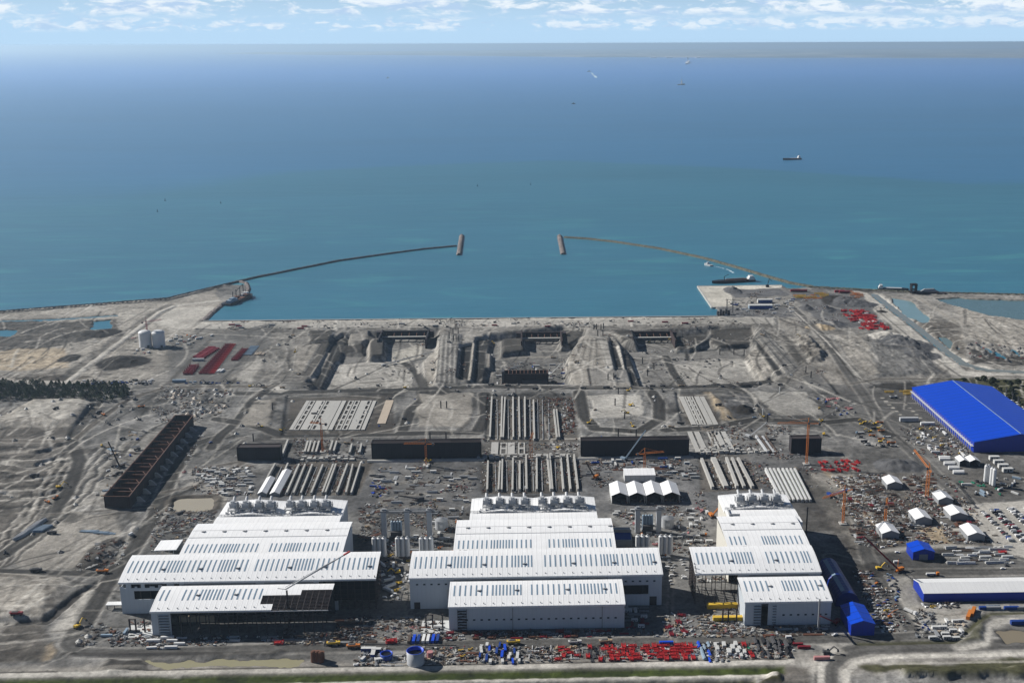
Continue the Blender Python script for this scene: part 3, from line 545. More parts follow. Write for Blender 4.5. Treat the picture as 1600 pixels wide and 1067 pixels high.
sea = obj('sea', MB().q([(-R0, 1780, SEA), (-450, 1780, SEA), (-450, 1885, SEA), (480, 1885, SEA), (480, 1700, SEA), (600, 1480, SEA), (R0, 1480, SEA), (R0, R0, SEA), (-R0, R0, SEA)]), wm); tag(sea, kind='structure', label='blue green sea with calm ripples')
def pond(pts, z, col, name='pond_water', label=''):
    key = 'water_'+str(col)
    if key not in MATS:
        m = bpy.data.materials.new('muddy_water'); m.use_nodes = True; bb = m.node_tree.nodes['Principled BSDF']; bb.inputs['Roughness'].default_value = .15; bb.inputs['Specular IOR Level'].default_value = .3
        tt = m.node_tree; n = N(tt, 'ShaderNodeTexNoise', i_Scale=.03, i_Detail=5.); c = N(tt, 'ShaderNodeTexCoord'); tt.links.new(c.outputs['Object'], n.inputs['Vector'])
        vv = N(tt, 'ShaderNodeVectorMath', operation='SCALE'); vv.inputs[0].default_value = col; tt.links.new(MA(tt, 'ADD', MA(tt, 'MULTIPLY', n.outputs[0], .24), .88), vv.inputs['Scale']); tt.links.new(vv.outputs[0], bb.inputs['Base Color'])
        MATS[key] = m
    o = obj(name, MB().q([(a, b_, z) for a, b_ in world(pts)]), MATS[key]); tag(o, label, kind='structure'); return o
pond([(254, 782), (275, 771), (342, 769), (352, 778), (348, 797), (325, 806), (262, 808), (250, 799)], -.9, (.33, .295, .225), label='beige settling pond')
pond([(215, 1028), (300, 1026), (490, 1022), (480, 1044), (300, 1046), (230, 1047)], -.75, (.27, .25, .155), label='green beige ditch pond')
pond([(1550, 982), (1650, 982), (1650, 1008), (1568, 1009)], -.9, (.2, .17, .12), label='brown pond')
_W = [Vector(q) for q in world(CH)]; _l, _r = [], []
for i, p in enumerate(_W): d = (_W[min(i+1, len(_W)-1)]-_W[max(i-1, 0)]).normalized(); q = Vector((-d.y, d.x))*6.2; _l.append((*(p+q), 'w')); _r.append((*(p-q), 'w'))
pond(_l+_r[::-1], -1.45, (.175, .19, .17), label='grey green water of the curved channel')
pond([(1450, 462), (1500, 463), (1605, 466), (2300, 476), (2300, 566), (1605, 503), (1550, 497), (1500, 483)], -1.93, (.085, .150, .160), label='grey green lagoon water at the right edge')
pond([(1388, 462), (1428, 468), (1461, 502), (1440, 506), (1407, 487)], -1.9, (.16, .26, .28), label='pale blue pond between the two dikes')
pond([(1466, 522), (1484, 522), (1502, 548), (1484, 550)], -1.92, (.12, .17, .16), label='small murky pond below the channel dike')
# ------------------------------------------------------------------ far coast
def coast(name, pts, h, seed, label, cols):
    """low land seen across the water: outline at sea level, a gently uneven raised surface with field patches"""
    m = bpy.data.materials.new(name+'_fields'); m.use_nodes = True; t = m.node_tree; b = t.nodes['Principled BSDF']; b.inputs['Roughness'].default_value = 1; b.inputs['Specular IOR Level'].default_value = 0
    c = N(t, 'ShaderNodeTexCoord'); mp = N(t, 'ShaderNodeMapping'); mp.inputs['Scale'].default_value = (1/1400, 1/2600, .001); t.links.new(c.outputs['Object'], mp.inputs[0])
    vo = N(t, 'ShaderNodeTexVoronoi', i_Scale=1.); t.links.new(mp.outputs[0], vo.inputs['Vector']); s = N(t, 'ShaderNodeSeparateXYZ'); t.links.new(vo.outputs['Color'], s.inputs[0])
    cr = N(t, 'ShaderNodeValToRGB'); t.links.new(s.outputs[0], cr.inputs[0]); e = cr.color_ramp.elements; e[0].color = (*cols[0], 1); e[1].color = (*cols[2], 1); e.new(.45).color = (*cols[1], 1); t.links.new(cr.outputs[0], b.inputs['Base Color'])
    nx, ny = 160, 26; r = np.random.RandomState(seed); (front, back) = pts; V = []
    fx = np.interp(np.linspace(0, 1, nx), np.linspace(0, 1, len(front)), [p[0] for p in front]); fy = np.interp(np.linspace(0, 1, nx), np.linspace(0, 1, len(front)), [p[1] for p in front])
    bx = np.interp(np.linspace(0, 1, nx), np.linspace(0, 1, len(back)), [p[0] for p in back]); by = np.interp(np.linspace(0, 1, nx), np.linspace(0, 1, len(back)), [p[1] for p in back])
    mb = MB(); fy = fy+np.convolve(r.randn(nx+8), np.ones(9)/9, 'valid')*700
    for j in range(ny):
        u = j/(ny-1)
        for i in range(nx):
            e_ = min(1, u*8, (1-u)*8, i/6, (nx-1-i)/6); mb.v.append((fx[i]*(1-u)+bx[i]*u, fy[i]*(1-u)+by[i]*u, SEA-3+e_*(8+h*(.35+.65*vn(np.array([i*1.]), np.array([j*1.]), 9, 6, seed)[0]+.3))))
    for j in range(ny-1):
        for i in range(nx-1): mb.f.append([j*nx+i, j*nx+i+1, (j+1)*nx+i+1, (j+1)*nx+i]); mb.m.append(0)
    o = obj(name, mb, m, smooth=True); tag(o, label, kind='structure')
f_ = [P(x, y) for x, y in ((330, 84.5), (470, 86), (640, 87), (860, 89.5), (1100, 91), (1400, 91), (1700, 91.5))]
b_ = [P(x, y) for x, y in ((380, 82.5), (500, 81.5), (700, 79.5), (900, 77.5), (1150, 76.5), (1400, 76.5), (1700, 76))]
coast('distant_coast', (f_, b_), 30, 3, 'low green coast across the sound', ((.10, .13, .15), (.17, .195, .20), (.30, .31, .31)))  # field colours lightened and blued to carry the haze of distance
f_ = [P(x, y) for x, y in ((560, 72.4), (800, 71.6), (1100, 71.2), (1400, 70.7), (1750, 70))]
b_ = [P(x, y) for x, y in ((600, 71), (800, 70.2), (1100, 69.6), (1400, 69), (1750, 68.2))]
coast('distant_hills', (f_, b_), 260, 6, 'faint far hills on the horizon', ((.05, .07, .05), (.07, .09, .06), (.09, .10, .08)))
# ------------------------------------------------------------------ air haze: one even volume round the whole scene
hb = obj('haze', MB().box(-345000, 345000, -4000, 340000, -14, 452), None); hb.data.materials.clear()
hm = bpy.data.materials.new('haze'); hm.use_nodes = True; t = hm.node_tree; t.nodes.clear()
pv = N(t, 'ShaderNodeVolumePrincipled'); pv.inputs['Color'].default_value = (.58, .79, 1., 1); pv.inputs['Density'].default_value = 3.5e-5; pv.inputs['Anisotropy'].default_value = .4
mo = N(t, 'ShaderNodeOutputMaterial'); t.links.new(pv.outputs[0], mo.inputs['Volume']); hb.data.materials.append(hm); tag(hb, 'thin pale blue haze over the sea and the far coast', kind='stuff')
# ------------------------------------------------------------------ factory halls
DARK = mat('darksteel'); WGLASS = mat('glass', .2); GREY = mat('grey'); CONC = mat('concrete', .9, var=.25); SKYL = mat('sky_glass', .25, var=.12); WHITE = mat('white', .5, var=.06)
def arc_z(u, rise, kind):
    if kind == 'arc': return rise*(1-(2*u-1)**2)
    if kind == 'front': return rise*math.sin(u*math.pi/2)      # climbs away from the front eave
    if kind == 'back': return rise*(1-.85*u)
    return rise*(1-abs(2*u-1))
def roof_mesh(x0, x1, y0, y1, z, rise, kind, th=.7, n=10, gaps=None):
    mb = MB()
    def strip(a0, a1, xa, xb):
        for i in range(n):
            u0 = a0+(a1-a0)*i/n; u1 = a0+(a1-a0)*(i+1)/n; ya, yb = y0+(y1-y0)*u0, y0+(y1-y0)*u1; za, zb = z+arc_z(u0, rise, kind), z+arc_z(u1, rise, kind)
            mb.q([(xa, ya, za+th), (xb, ya, za+th), (xb, yb, zb+th), (xa, yb, zb+th)]); mb.q([(xa, yb, zb), (xb, yb, zb), (xb, ya, za), (xa, ya, za)])
            mb.q([(xa, ya, za), (xa, ya, za+th), (xa, yb, zb+th), (xa, yb, zb)]); mb.q([(xb, yb, zb), (xb, yb, zb+th), (xb, ya, za+th), (xb, ya, za)])
        za, zb = z+arc_z(a0, rise, kind), z+arc_z(a1, rise, kind); ya, yb = y0+(y1-y0)*a0, y0+(y1-y0)*a1
        mb.q([(xa, ya, za), (xb, ya, za), (xb, ya, za+th), (xa, ya, za+th)]); mb.q([(xb, yb, zb), (xa, yb, zb), (xa, yb, zb+th), (xb, yb, zb+th)])
    for g in (gaps or [(0, 1, x0, x1)]): strip(*g)
    return mb
def skylights(par, xs, y0, y1, z, rise, kind, ua, ub, th=.7, w=1.15, budget=[0]):
    rest = MB()
    for x in xs:
        mb = MB(); n = 4
        for i in range(n):
            u0 = ua+(ub-ua)*i/n; u1 = ua+(ub-ua)*(i+1)/n; ya, yb = y0+(y1-y0)*u0, y0+(y1-y0)*u1; za, zb = z+arc_z(u0, rise, kind)+th, z+arc_z(u1, rise, kind)+th
            mb.hexa([(x-w/2, ya, za-.1), (x+w/2, ya, za-.1), (x+w/2, yb, zb-.1), (x-w/2, yb, zb-.1), (x-w/2, ya, za+.16), (x+w/2, ya, za+.16), (x+w/2, yb, zb+.16), (x-w/2, yb, zb+.16)])
        if budget[0] < 98: obj('skylight', mb, SKYL, par); budget[0] += 1
        else:
            k = len(rest.v); rest.v += mb.v; rest.f += [[a+k for a in f] for f in mb.f]; rest.m += mb.m
    if rest.v: tag(obj('skylight', rest, SKYL, par), 'remaining narrow skylights of the middle roof', kind='stuff')
def hatches(par, xs, y, z):
    for x in xs:
        mb = MB().box(x-1.6, x+1.6, y-.35, y+.35, z, z+.5).box(x+.9, x+1.7, y-.3, y+1.5, z, z+.45).box(x-.5, x+.4, y-.9, y, z, z+.9)
        obj('roof_hatch', mb, GREY, par)
def win_row(par, xs, y, z, w=1.9, h=1.3):
    me_ = MB().box(-w/2, w/2, -.12, .1, 0, h).mesh('window', WGLASS)
    for x in xs:
        o = obj('window', me_, None, par); o.location = (x, y, z)
def skx(x0, x1, seed, gap=None, dens=4.2):
    r = random.Random(seed); xs = []; x = x0+3.5; mode = 0; left = 8
    while x < x1-3:
        if not (gap and gap[0] < x < gap[1]): xs.append(x)
        left -= 1
        if left <= 0: mode = 1-mode; left = r.randint(5, 8) if mode else r.randint(6, 13)
        x += (dens*.64 if mode else dens)
    return xs
def walls(par, x0, x1, y0, y1, h, m=None, front=True, openings=(), name='wall', zb=-.5):
    """front skin cut round its openings, plus side and rear skins"""
    mb = MB(); t = .5
    if front:
        cuts = sorted(openings); segs = []; x = x0
        for (a, b, za, zb2) in cuts:
            if a > x: mb.box(x, a, y0, y0+t, zb, h)
            if za > zb: mb.box(a, b, y0, y0+t, zb, za)
            if zb2 < h: mb.box(a, b, y0, y0+t, zb2, h)
            x = b
        if x < x1: mb.box(x, x1, y0, y0+t, zb, h)
    mb.box(x0, x0+t, y0+(t if front else 0), y1, zb, h); mb.box(x1-t, x1, y0+(t if front else 0), y1, zb, h); mb.box(x0+t, x1-t, y1-t, y1, zb, h)
    return obj(name, mb, m or WALLG, par)
def vent_unit():
    mb = MB(); s = random.Random(3)
    mb.box(-3.2, 3.0, -4, 2.5, 2.4, 7.2).cyl(-.2, -2.5, 7.2, 9.6, 2.0).box(-2.4, 2.2, 2.5, 6, 1.2, 5.2).tube((-.4, 1, 6.2), (-.4, 7.5, 9.2), 1.3, 10).tube((1.8, -4, 4), (4.8, -7, 1), .9).cyl(3.6, 1.5, 0, 6.2, 1.2)
    fr = MB()
    for x in (-3.6, 3.4, 5.5):
        for y in (-7, -4.4, 3, 6.4): fr.bar((x, y, 0), (x, y, 4.4 if y < -5 else 5.5), .35)
    for y in (-7, -4.4, 3, 6.4): fr.bar((-3.6, y, 2.2), (5.5, y, 2.2), .35).bar((-3.6, y, 4.3), (5.5, y, 4.3), .25)
    for x in (-3.6, 3.4, 5.5): fr.bar((x, -7, 2.2), (x, 6.4, 2.2), .35)
    fr.box(-3.6, 5.5, -7, -4.4, 2.2, 2.4)
    return mb.mesh('ventilation_unit', mat('palegrey', .45)), fr.mesh('support_frame', mat('grey'))
VU, VF = vent_unit(); RA = MB().box(-.28, .28, -.28, .28, 0, 1.1).mesh('roof_anchor', GREY)
def hall(label, X0, X1, cross, annex, mid, rear, gx_mid, nvent_x, variant):
    """cross hall at the front, small front annex, middle and rear wings behind, all one building"""
    r = empty('factory_hall', ((X0+X1)/2, 866, 0), 0, label, 'factory building', 'white roofed factory halls')
    ox, oy = (X0+X1)/2, 866
    P0 = r; budget = [0]
    class L:  # geometry is written in site coordinates, then moved to the root's frame
        pass
    made = []
    n0 = len(bpy.data.objects); before = set(o.name for o in COL.objects)
    hC = 28.; (cx0, cx1) = cross; (ax0, ax1, aroof) = annex; (mx0, mx1) = mid; (rx0, rx1) = rear
    # cross hall
    obj('roof', roof_mesh(cx0-.8, cx1+.8, 865.2, 903, hC-.7, 6.6, 'front', n=12), ROOFW, r)
    xs = skx(cx0, cx1, variant+1, gx_mid, 4.25); skylights(r, xs, 865.2, 903, hC-.7, 6.6, 'front', .30, .72, budget=budget)
    hatches(r, [x+2.1 for x in xs[6::9]], 880, hC+4.1)
    for x in np.arange(cx0+6, cx1-3, 7.5): o = obj('roof_anchor', RA, None, r); o.location = (x, 868.7, hC+.6)
    # middle wing
    hM = 31.
    obj('roof', roof_mesh(mx0-.6, mx1+.6, 903.6, 937, hM-.6, 3.4, 'front', n=10), ROOFW, r)
    obj('roof', roof_mesh(mx0-.6, mx1+.6, 937.2, 968, hM+2.5, 1.2, 'arc', n=10), ROOFW, r)
    mb = MB().box(mx0, mx1, 936.4, 937.2, hM+3, hM+3.9).box(mx0, mx1, 949.8, 950.2, hM+4.3, hM+4.55); obj('roof_ridge', mb, WHITE, r)
    g2 = (gx_mid[0]+2, gx_mid[1]+4) if gx_mid else None
    walls(r, mx0, mx1, 903.8, 967.5, hM-.4, WALLC if variant == 3 else WALLG, front=False)
    hatches(r, [mx0+10+18.*i for i in range(int((mx1-mx0-12)/18)+1)], 947, hM+4.4)
    # rear wing: two shallow gables along the depth, ventilation units behind a rail
    hR = 33.; mb = MB(); xm = (rx0+rx1)/2; q = 4 if variant != 3 else 2
    obj('roof', roof_mesh(rx0-.5, rx1+.5, 968.2, 985, hM+1.8, .6, 'arc', n=5), ROOFW, r)
    xk = np.linspace(rx0-.5, rx1+.5, q+1); zk = [hR, hR+2.6]*3
    for i in range(q):
        za, zb = zk[i], zk[i+1]; a, b = xk[i], xk[i+1]
        mb.q([(a, 985.4, za), (b, 985.4, zb), (b, 1021, zb), (a, 1021, za)]); mb.q([(a, 985.4, za-3), (b, 985.4, zb-3.), (b, 985.4, zb), (a, 985.4, za)]); mb.q([(b, 1021, zb-3), (a, 1021, za-3), (a, 1021, za), (b, 1021, zb)])
    mb.q([(xk[0], 1021, hR-3), (xk[0], 985.4, hR-3), (xk[0], 985.4, hR), (xk[0], 1021, hR)]); mb.q([(xk[-1], 985.4, hR-3), (xk[-1], 1021, hR-3), (xk[-1], 1021, zk[q]), (xk[-1], 985.4, zk[q])])
    obj('roof', mb, ROOFW, r)
    walls(r, rx0, rx1, 968.2, 1020.5, hR-.4, WALLC if variant == 3 else WALLG, front=False)
    mb = MB()
    for x in np.arange(rx0, rx1, 3.): mb.bar((x, 984.9, hR-1), (x, 984.9, hR+2.7), .22)
    for z in (1.1, 1.9, 2.6): mb.bar((rx0, 984.9, hR+z), (rx1, 984.9, hR+z), .22)
    for x in np.arange(rx0, rx1, 6.): mb.bar((x, 1020.6, hR), (x, 1020.6, hR+4.2), .2)
    mb.bar((rx0, 1020.6, hR+3.6), (rx1, 1020.6, hR+3.6), .2); obj('railing', mb, GREY, r)
    for x in nvent_x:
        fr = obj('support_frame', VF, None, r); fr.location = (x, 997, hR+1.2); v_ = obj('ventilation_unit', VU, None, r); v_.location = (x, 999, hR+1.6)
    rr = random.Random(variant); 
    for i in range(26):
        mb = MB(); x = rr.uniform(rx0+4, rx1-4); y = rr.uniform(986, 991); mb.box(x, x+rr.uniform(.8, 2.4), y, y+rr.uniform(.6, 1.6), hR+.2, hR+rr.uniform(1.5, 3.6))
        obj('roof_plant', mb, mat('palegrey', .45), r)
    # front annex
    hA = 20.7
    if aroof is None: obj('roof', roof_mesh(ax0-.6, ax1+.6, 828.4, 862, hA-.7, 5.2, 'front', n=12), ROOFW, r)
    else: obj('roof', roof_mesh(ax0-.6, ax1+.6, 828.4, 862, hA-.7, 5.2, 'front', n=12, gaps=[(0, 1, ax0-.6, ax1-54), (.0, .2, ax1-54, ax1-44), (.72, 1, ax1-54, ax1+.6), (.52, .72, ax1-54, ax1-24)]), ROOFW, r)
    xs = skx(ax0, ax1 if aroof is None else ax1-52, variant+7, (gx_mid[0]+aroofgap[variant], gx_mid[1]+aroofgap[variant]-1) if gx_mid else None, 4.4)
    skylights(r, xs, 828.4, 862, hA-.7, 5.2, 'front', .38, .80, budget=budget); hatches(r, [x+2.2 for x in xs[4::9]], 847, hA+4.2)
    # the mid roof's skylights last: what is over the hundred goes into one piece
    skylights(r, skx(mx0, mx1, variant+3, g2, 4.0), 903.6, 937, hM-.6, 3.4, 'front', .22, .62, budget=budget)
    for x in np.arange(ax0+5, ax1-(50 if aroof else 2), 7.5): o = obj('roof_anchor', RA, None, r); o.location = (x, 831.7, hA+.6)
    fascia = MB().box(cx0-.8, cx1+.8, 865.0, 865.2, hC-1.5, hC-.72).box(ax0-.6, ax1+.6, 828.1, 828.4, hA-1.4, hA-.72); obj('gutter', fascia, WHITE, r)
    bands = []
    if variant == 2:
        walls(r, cx0, cx1, 866, 902.6, hC-.3, WALLG, openings=[(cx0+30, cx0+52, 9.5, 17), (cx1-47, cx1-11, 10, 18.3), (cx1-10, cx1-4, -.5, 8), (cx0+3, cx0+8, -.5, 6)])
        walls(r, ax0, ax1, 829, 861.6, hA-.3, WALLG)
        d = MB().box(cx0+30, cx0+52, 866.2, 866.6, 9.5, 17); obj('loading_door', d, mat('palegrey', .5), r)
        d = MB().box(cx1-47, cx1-11, 866.9, 867.3, 10, 18.3)
        for x in np.arange(cx1-47, cx1-11, 2.6): d.box(x, x+.4, 866.3, 866.8, 10, 18.3)
        obj('louvre', d, mat('black'), r); d = MB().box(cx1-10, cx1-4, 866.6, 867, 0, 8).box(cx0+3, cx0+8, 866.6, 867, 0, 6); obj('gate', d, DARK, r)
        win_row(r, np.arange(cx0+6, cx1-3, 5.9), 865.95, 21.2); win_row(r, np.arange(ax0+14, ax1-3, 5.9), 828.95, 8.2)
        bands = [(cx0+36, cx0+92), (cx1-92, cx1-45)]
        d = MB()
        for zz in range(8): d.box(ax0+7, ax0+14, 827.2, 828.9, zz*2.4, zz*2.4+.35)
        for x in (ax0+7, ax0+14): d.bar((x, 827.2, 0), (x, 827.2, 19), .3)
        for zz in range(7): d.bar((ax0+(7 if zz % 2 else 14), 827.1, zz*2.4), (ax0+(14 if zz % 2 else 7), 827.1, zz*2.4+2.4), .3)
        obj('stair_tower', d, DARK, r)
        d = MB().box(ax1-18, ax1-17.4, 828.6, 828.95, 0, 20).box(ax0+50, ax0+50.6, 828.6, 828.95, 0, 20); obj('downpipe', d, GREY, r)
    if variant == 1:
        walls(r, cx0, cx0+48, 866, 902.6, hC-5.5, WALLG, openings=[(cx0+11, cx0+37, 12.5, 20)])
        d = MB()
        for a, b in ((0, 3), (5, 9), (12, 14), (17, 20), (24, 28), (31, 34), (38, 44)): d.box(cx0+a, cx0+b, 866, 866.4, hC-5.5, hC-4.2+(a % 3))
        obj('wall_cladding', d, WALLG, r)
        walls(r, cx0+48.2, cx1-46, 866, 868, hC-.3, WALLG); win_row(r, np.arange(cx0+52, cx1-48, 5.9), 865.95, 21.2)
        fr = MB()
        for x in list(np.arange(cx1-46, cx1+.1, 5.75))+list(np.arange(cx0, cx0+48, 8)): fr.bar((x, 867, 0), (x, 867, hC), .55)
        for y in np.arange(867, 903, 7): fr.bar((cx1-.4, y, 0), (cx1-.4, y, hC+2), .6)
        for z in (2, 6, 10, 14, 18, 22, 26): fr.bar((cx1-46, 867, z), (cx1, 867, z), .35).bar((cx1-.4, 867, z), (cx1-.4, 903, z), .35)
        for x in np.arange(cx1-46, cx1, 11.5): fr.bar((x, 867, 2), (x+5.75, 867, 22), .3)
        obj('steel_frame', fr, DARK, r); obj('inner_shade_wall', MB().box(cx1-46, cx1-.8, 884, 885, 0, hC+2), mat('black'), r); obj('inner_shade_wall', MB().box(cx0, cx0+48, 890, 891, 0, hC), mat('black'), r)  # black sheets added to give the open bays their interior shade
        d = MB().box(cx1-38, cx1-31, 866.2, 866.5, 0, 8); obj('door_panel', d, mat('palegrey'), r)
        walls(r, ax0, ax0+5, 829, 861.6, hA-.3, WALLG); d = MB().box(ax0+5, ax0+15, 829, 829.5, 0, hA-.3); obj('wall_cladding', d, WALLG, r)
        fr = MB()
        for x in np.arange(ax0+15, ax1+.1, 7.4): fr.bar((x, 830, 0), (x, 830, hA-.8), .7).bar((x, 846, 0), (x, 846, hA+3), .6)
        for x in np.arange(ax1-54, ax1+.1, 4.9):
            for u0, u1 in ((0, .25), (.25, .5), (.5, .75), (.75, 1)):
                fr.bar((x, 828.4+33.6*u0, hA-.5+arc_z(u0, 5.2, 'front')), (x, 828.4+33.6*u1, hA-.5+arc_z(u1, 5.2, 'front')), .5)
        for u in np.linspace(.02, .72, 15): fr.bar((ax1-54, 828.4+33.6*u, hA-.3+arc_z(u, 5.2, 'front')), (ax1, 828.4+33.6*u, hA-.3+arc_z(u, 5.2, 'front')), .42)
        for z in (5, 10, 15): fr.bar((ax0+60, 846, z), (ax1, 846, z), .4)
        obj('steel_frame', fr, DARK, r); d = MB().box(ax0+5, ax1, 860.6, 861.4, 0, hA); obj('inner_shade_wall', d, mat('black'), r)  # black sheet added for the shade inside the open annex
        d = MB().box(ax0+16, ax0+44, 846, 848, 2, 7); obj('timber_formwork', d, mat('wood'), r)
        d = MB()
        for zz in range(8): d.box(ax0+6, ax0+14, 827.2, 828.9, zz*2.4, zz*2.4+.35)
        for x in (ax0+6, ax0+14): d.bar((x, 827.2, 0), (x, 827.2, 19), .3)
        obj('stair_tower', d, GREY, r); bands = [(cx0+52, cx0+110), (cx1-90, cx1-50)]
    if variant == 3:
        walls(r, ax0+1, cx1, 866, 868, hC-.3, WALLG); win_row(r, np.arange(ax0+6, cx1-3, 5.9), 865.95, 21.2)
        fr = MB()
        for x in np.arange(cx0, ax0+1, 8.2): fr.bar((x, 867, 0), (x, 867, hC), .5).bar((x, 884, 0), (x, 884, hC+3), .5)
        for y in np.arange(867, 903, 5): fr.bar((cx0, y, 0), (cx0, y, hC+4), .6)
        for z in (5, 10, 15, 20, 25): fr.bar((cx0, 867, z), (cx0, 903, z), .45)
        for z in (12, 19): fr.bar((cx0, 867, z), (ax0, 867, z), .4)
        obj('steel_frame', fr, DARK, r); d = MB().box(cx0+4, ax0, 899, 900, 14, hC+3); obj('inner_shade_wall', d, DARK, r)
        walls(r, ax0, ax1, 829, 861.6, hA-.3, WALLG, openings=[(ax0+13, ax0+18.5, -.5, hA)]); win_row(r, list(np.arange(ax0+31, ax1-8, 5.9))+[ax1-4], 828.95, 8.2)
        d = MB()
        for zz in range(8): d.box(ax0+7, ax0+13, 827.2, 828.9, zz*2.4, zz*2.4+.35).box(ax0+22, ax0+25, 827.6, 828.9, zz*2.4, zz*2.4+.3)
        obj('stair_tower', d, GREY, r); bands = [(ax0+10, cx1-10)]
        d = MB().box(rx0+1, rx0+2, 968, 985, hM+1, hM+5).box(rx0+1, rx0+11, 969, 969.6, hM+2, hM+5); obj('parapet', d, mat('palegrey'), r)
        d = MB().box(rx0+2, mx1+5, 955, 968, 0, hM+2.4); obj('side_wing', d, ROOFW, r)
    d = MB()
    for a, b in bands: d.box(a, b, 865.55, 865.95, hC-3.1, hC-1.6)
    if d.v: obj('gutter_band', d, mat('grey'), r)
    mb = MB()       # small marks left on the roof: pallets and tools
    for i in range(7): x = mx0+rr.uniform(4, 40); y = rr.uniform(905, 912); mb.box(x, x+rr.uniform(1, 4), y, y+.8, hM+.2, hM+1.)
    obj('roof_material', mb, DARK, r)
    for o in list(COL.objects):
        if o.name not in before and o.parent is r: o.location = (o.location.x-ox, o.location.y-oy, o.location.z)
    return r
aroofgap = {1: -52, 2: -9, 3: 6}
H1 = [P(x, 788, 36)[0] for x in (369, 388, 408, 426, 456, 474, 493, 511)]; H2 = [P(x, 786, 36)[0] for x in (761, 781, 801, 820, 847, 866, 886, 905)]; H3 = [P(x, 782, 36)[0] for x in (1155, 1174, 1193, 1212)]
hall('leftmost factory hall with an open steel frame at its right end and unfinished front roof', -331, -124, (-331, -124), (-295, -157, 1), (-294, -157), (-281, -169), (-232, -224), H1, 1)
hall('middle factory hall with closed grey front walls and stepped white roofs', -96, 111, (-96, 111), (-62, 77, None), (-62, 76), (-51, 64), (5, 13), H2, 2)
hall('smallest and rightmost factory hall with a sunlit cream side wall', 139, 242, (139, 242), (173, 242, None), (173, 243), (183, 247), (190, 198), H3, 3)
# ------------------------------------------------------------------ big blue shed, blue-walled warehouse, blue sheds
def gable(name, x0, x1, y0, y1, h, rise, axis='y', wallm=None, roofm=None, openend=False, label='', cat='building', group=None, rz=0, z=None, over=.5, door=None, extras=None):
    """ridge runs along `axis`; local frame centred on the footprint"""
    cx, cy = (x0+x1)/2, (y0+y1)/2; w, d = (x1-x0), (y1-y0)
    if axis == 'x': w, d = d, w
    r = empty(name, (cx, cy, gz(cx, cy) if z is None else z), rz+(math.pi/2 if axis == 'x' else 0), label, cat, group)
    a, b = w/2, d/2; mb = MB(); t = .35
    mb.box(-a, -a+t, -b, b, -1, h); mb.box(a-t, a, -b, b, -1, h)
    mb.hexa([(-a+t, b-t, -1), (a-t, b-t, -1), (a-t, b, -1), (-a+t, b, -1), (-a+t, b-t, h), (a-t, b-t, h), (a-t, b, h), (-a+t, b, h)])
    mb.q([(a, b, h), (-a, b, h), (0, b, h+rise)])
    if not openend:
        dw = (door or 0)/2; dh = h*.72
        if dw: mb.box(-a+t, -dw, -b, -b+t, -1, h).box(dw, a-t, -b, -b+t, -1, h).box(-dw, dw, -b, -b+t, dh, h)
        else: mb.box(-a+t, a-t, -b, -b+t, -1, h)
        mb.q([(-a, -b, h), (a, -b, h), (0, -b, h+rise)])
    obj('wall', mb, wallm, r)
    if door and not openend: obj('door', MB().box(-door/2, door/2, -b+.1, -b+.25, 0, h*.72), mat('darkgrey') if wallm is not BLUEX else mat('grey'), r)
    mb = MB(); o = over; th = .3
    for s in (-1, 1):
        e = s*(a+o); ze = h-rise*o/a
        mb.hexa([(e, -b-o, ze), (0, -b-o, h+rise), (0, b+o, h+rise), (e, b+o, ze), (e, -b-o, ze+th), (0, -b-o, h+rise+th), (0, b+o, h+rise+th), (e, b+o, ze+th)] if s < 0 else
                [(0, -b-o, h+rise), (e, -b-o, ze), (e, b+o, ze), (0, b+o, h+rise), (0, -b-o, h+rise+th), (e, -b-o, ze+th), (e, b+o, ze+th), (0, b+o, h+rise+th)])
    obj('roof', mb, roofm, r)
    if extras: extras(r, a, b, h, rise)
    return r
def ridge_strip(r, a, b, h, rise): obj('ridge_cap', MB().box(-.45, .45, -b, b, h+rise+.25, h+rise+.5), mat('lightblue'), r)
def blue_side(r, a, b, h, rise):
    ridge_strip(r, a, b, h, rise); mb = MB()
    for y in np.arange(-b+3, b, 6.2): mb.bar((-a-2.6, y, 0), (-a-2.6, y, 7.5), .5).bar((-a-2.6, y, 7.5), (-a, y, 9.5), .4)
    mb.box(-a-2.9, -a, -b, b, 7.5, 7.7); obj('side_canopy', mb, mat('offwhite'), r)
gable('blue_shed', 507, 612, 1219, 1432, 12.5, 9, 'y', BLUEX, BLUER, label='huge bright blue gabled shed at the right edge of the site', cat='shed', extras=blue_side, over=.8)
def rows_windows(r, a, b, h, rise):
    win = MB().box(-.1, .1, -1.1, 1.1, 0, 1.4).mesh('window', mat('palegrey'))
    for y in np.arange(-b+8, b-4, 9): o = obj('window', win, None, r); o.location = (a+.05, y, 1.2)
gable('warehouse', 329, 470, 864, 890, 7.6, 3.2, 'x', BLUEX, ribbed('white_roof_sheet_along', (.69, .69, .68), 4.1, .1, axis=1, dark=.93), rz=math.pi, label='long warehouse with blue walls and a white roof', cat='warehouse')
def px_gable(name, fl, fr, depth, h, rise, label, **k):
    (xa, ya), (xb, yb) = P(*fl), P(*fr); return gable(name, xa, xb, ya, ya+depth, h, rise, 'y', label=label, **k)
px_gable('blue_shed', (1426, 875), (1459, 874), 18, 8, 3, 'small blue shed with a grey door standing alone by the yard road', wallm=BLUEX, roofm=BLUER, cat='shed', door=8)
px_gable('blue_shed', (1329, 993), (1365, 991), 31, 10, 3, 'blue gabled shed beside the front corner of the rightmost hall', wallm=BLUEX, roofm=BLUER, cat='shed')
(xa, ya), (xb, yb) = P(1304, 946), P(1340, 944)
r = empty('fabric_shed', ((xa+xb)/2, ya+30, 0), 0, 'dark blue fabric shed with a glazed strip leaning against the rightmost hall', 'shed'); mb = MB(); n = 9; a_ = (xb-xa)/2
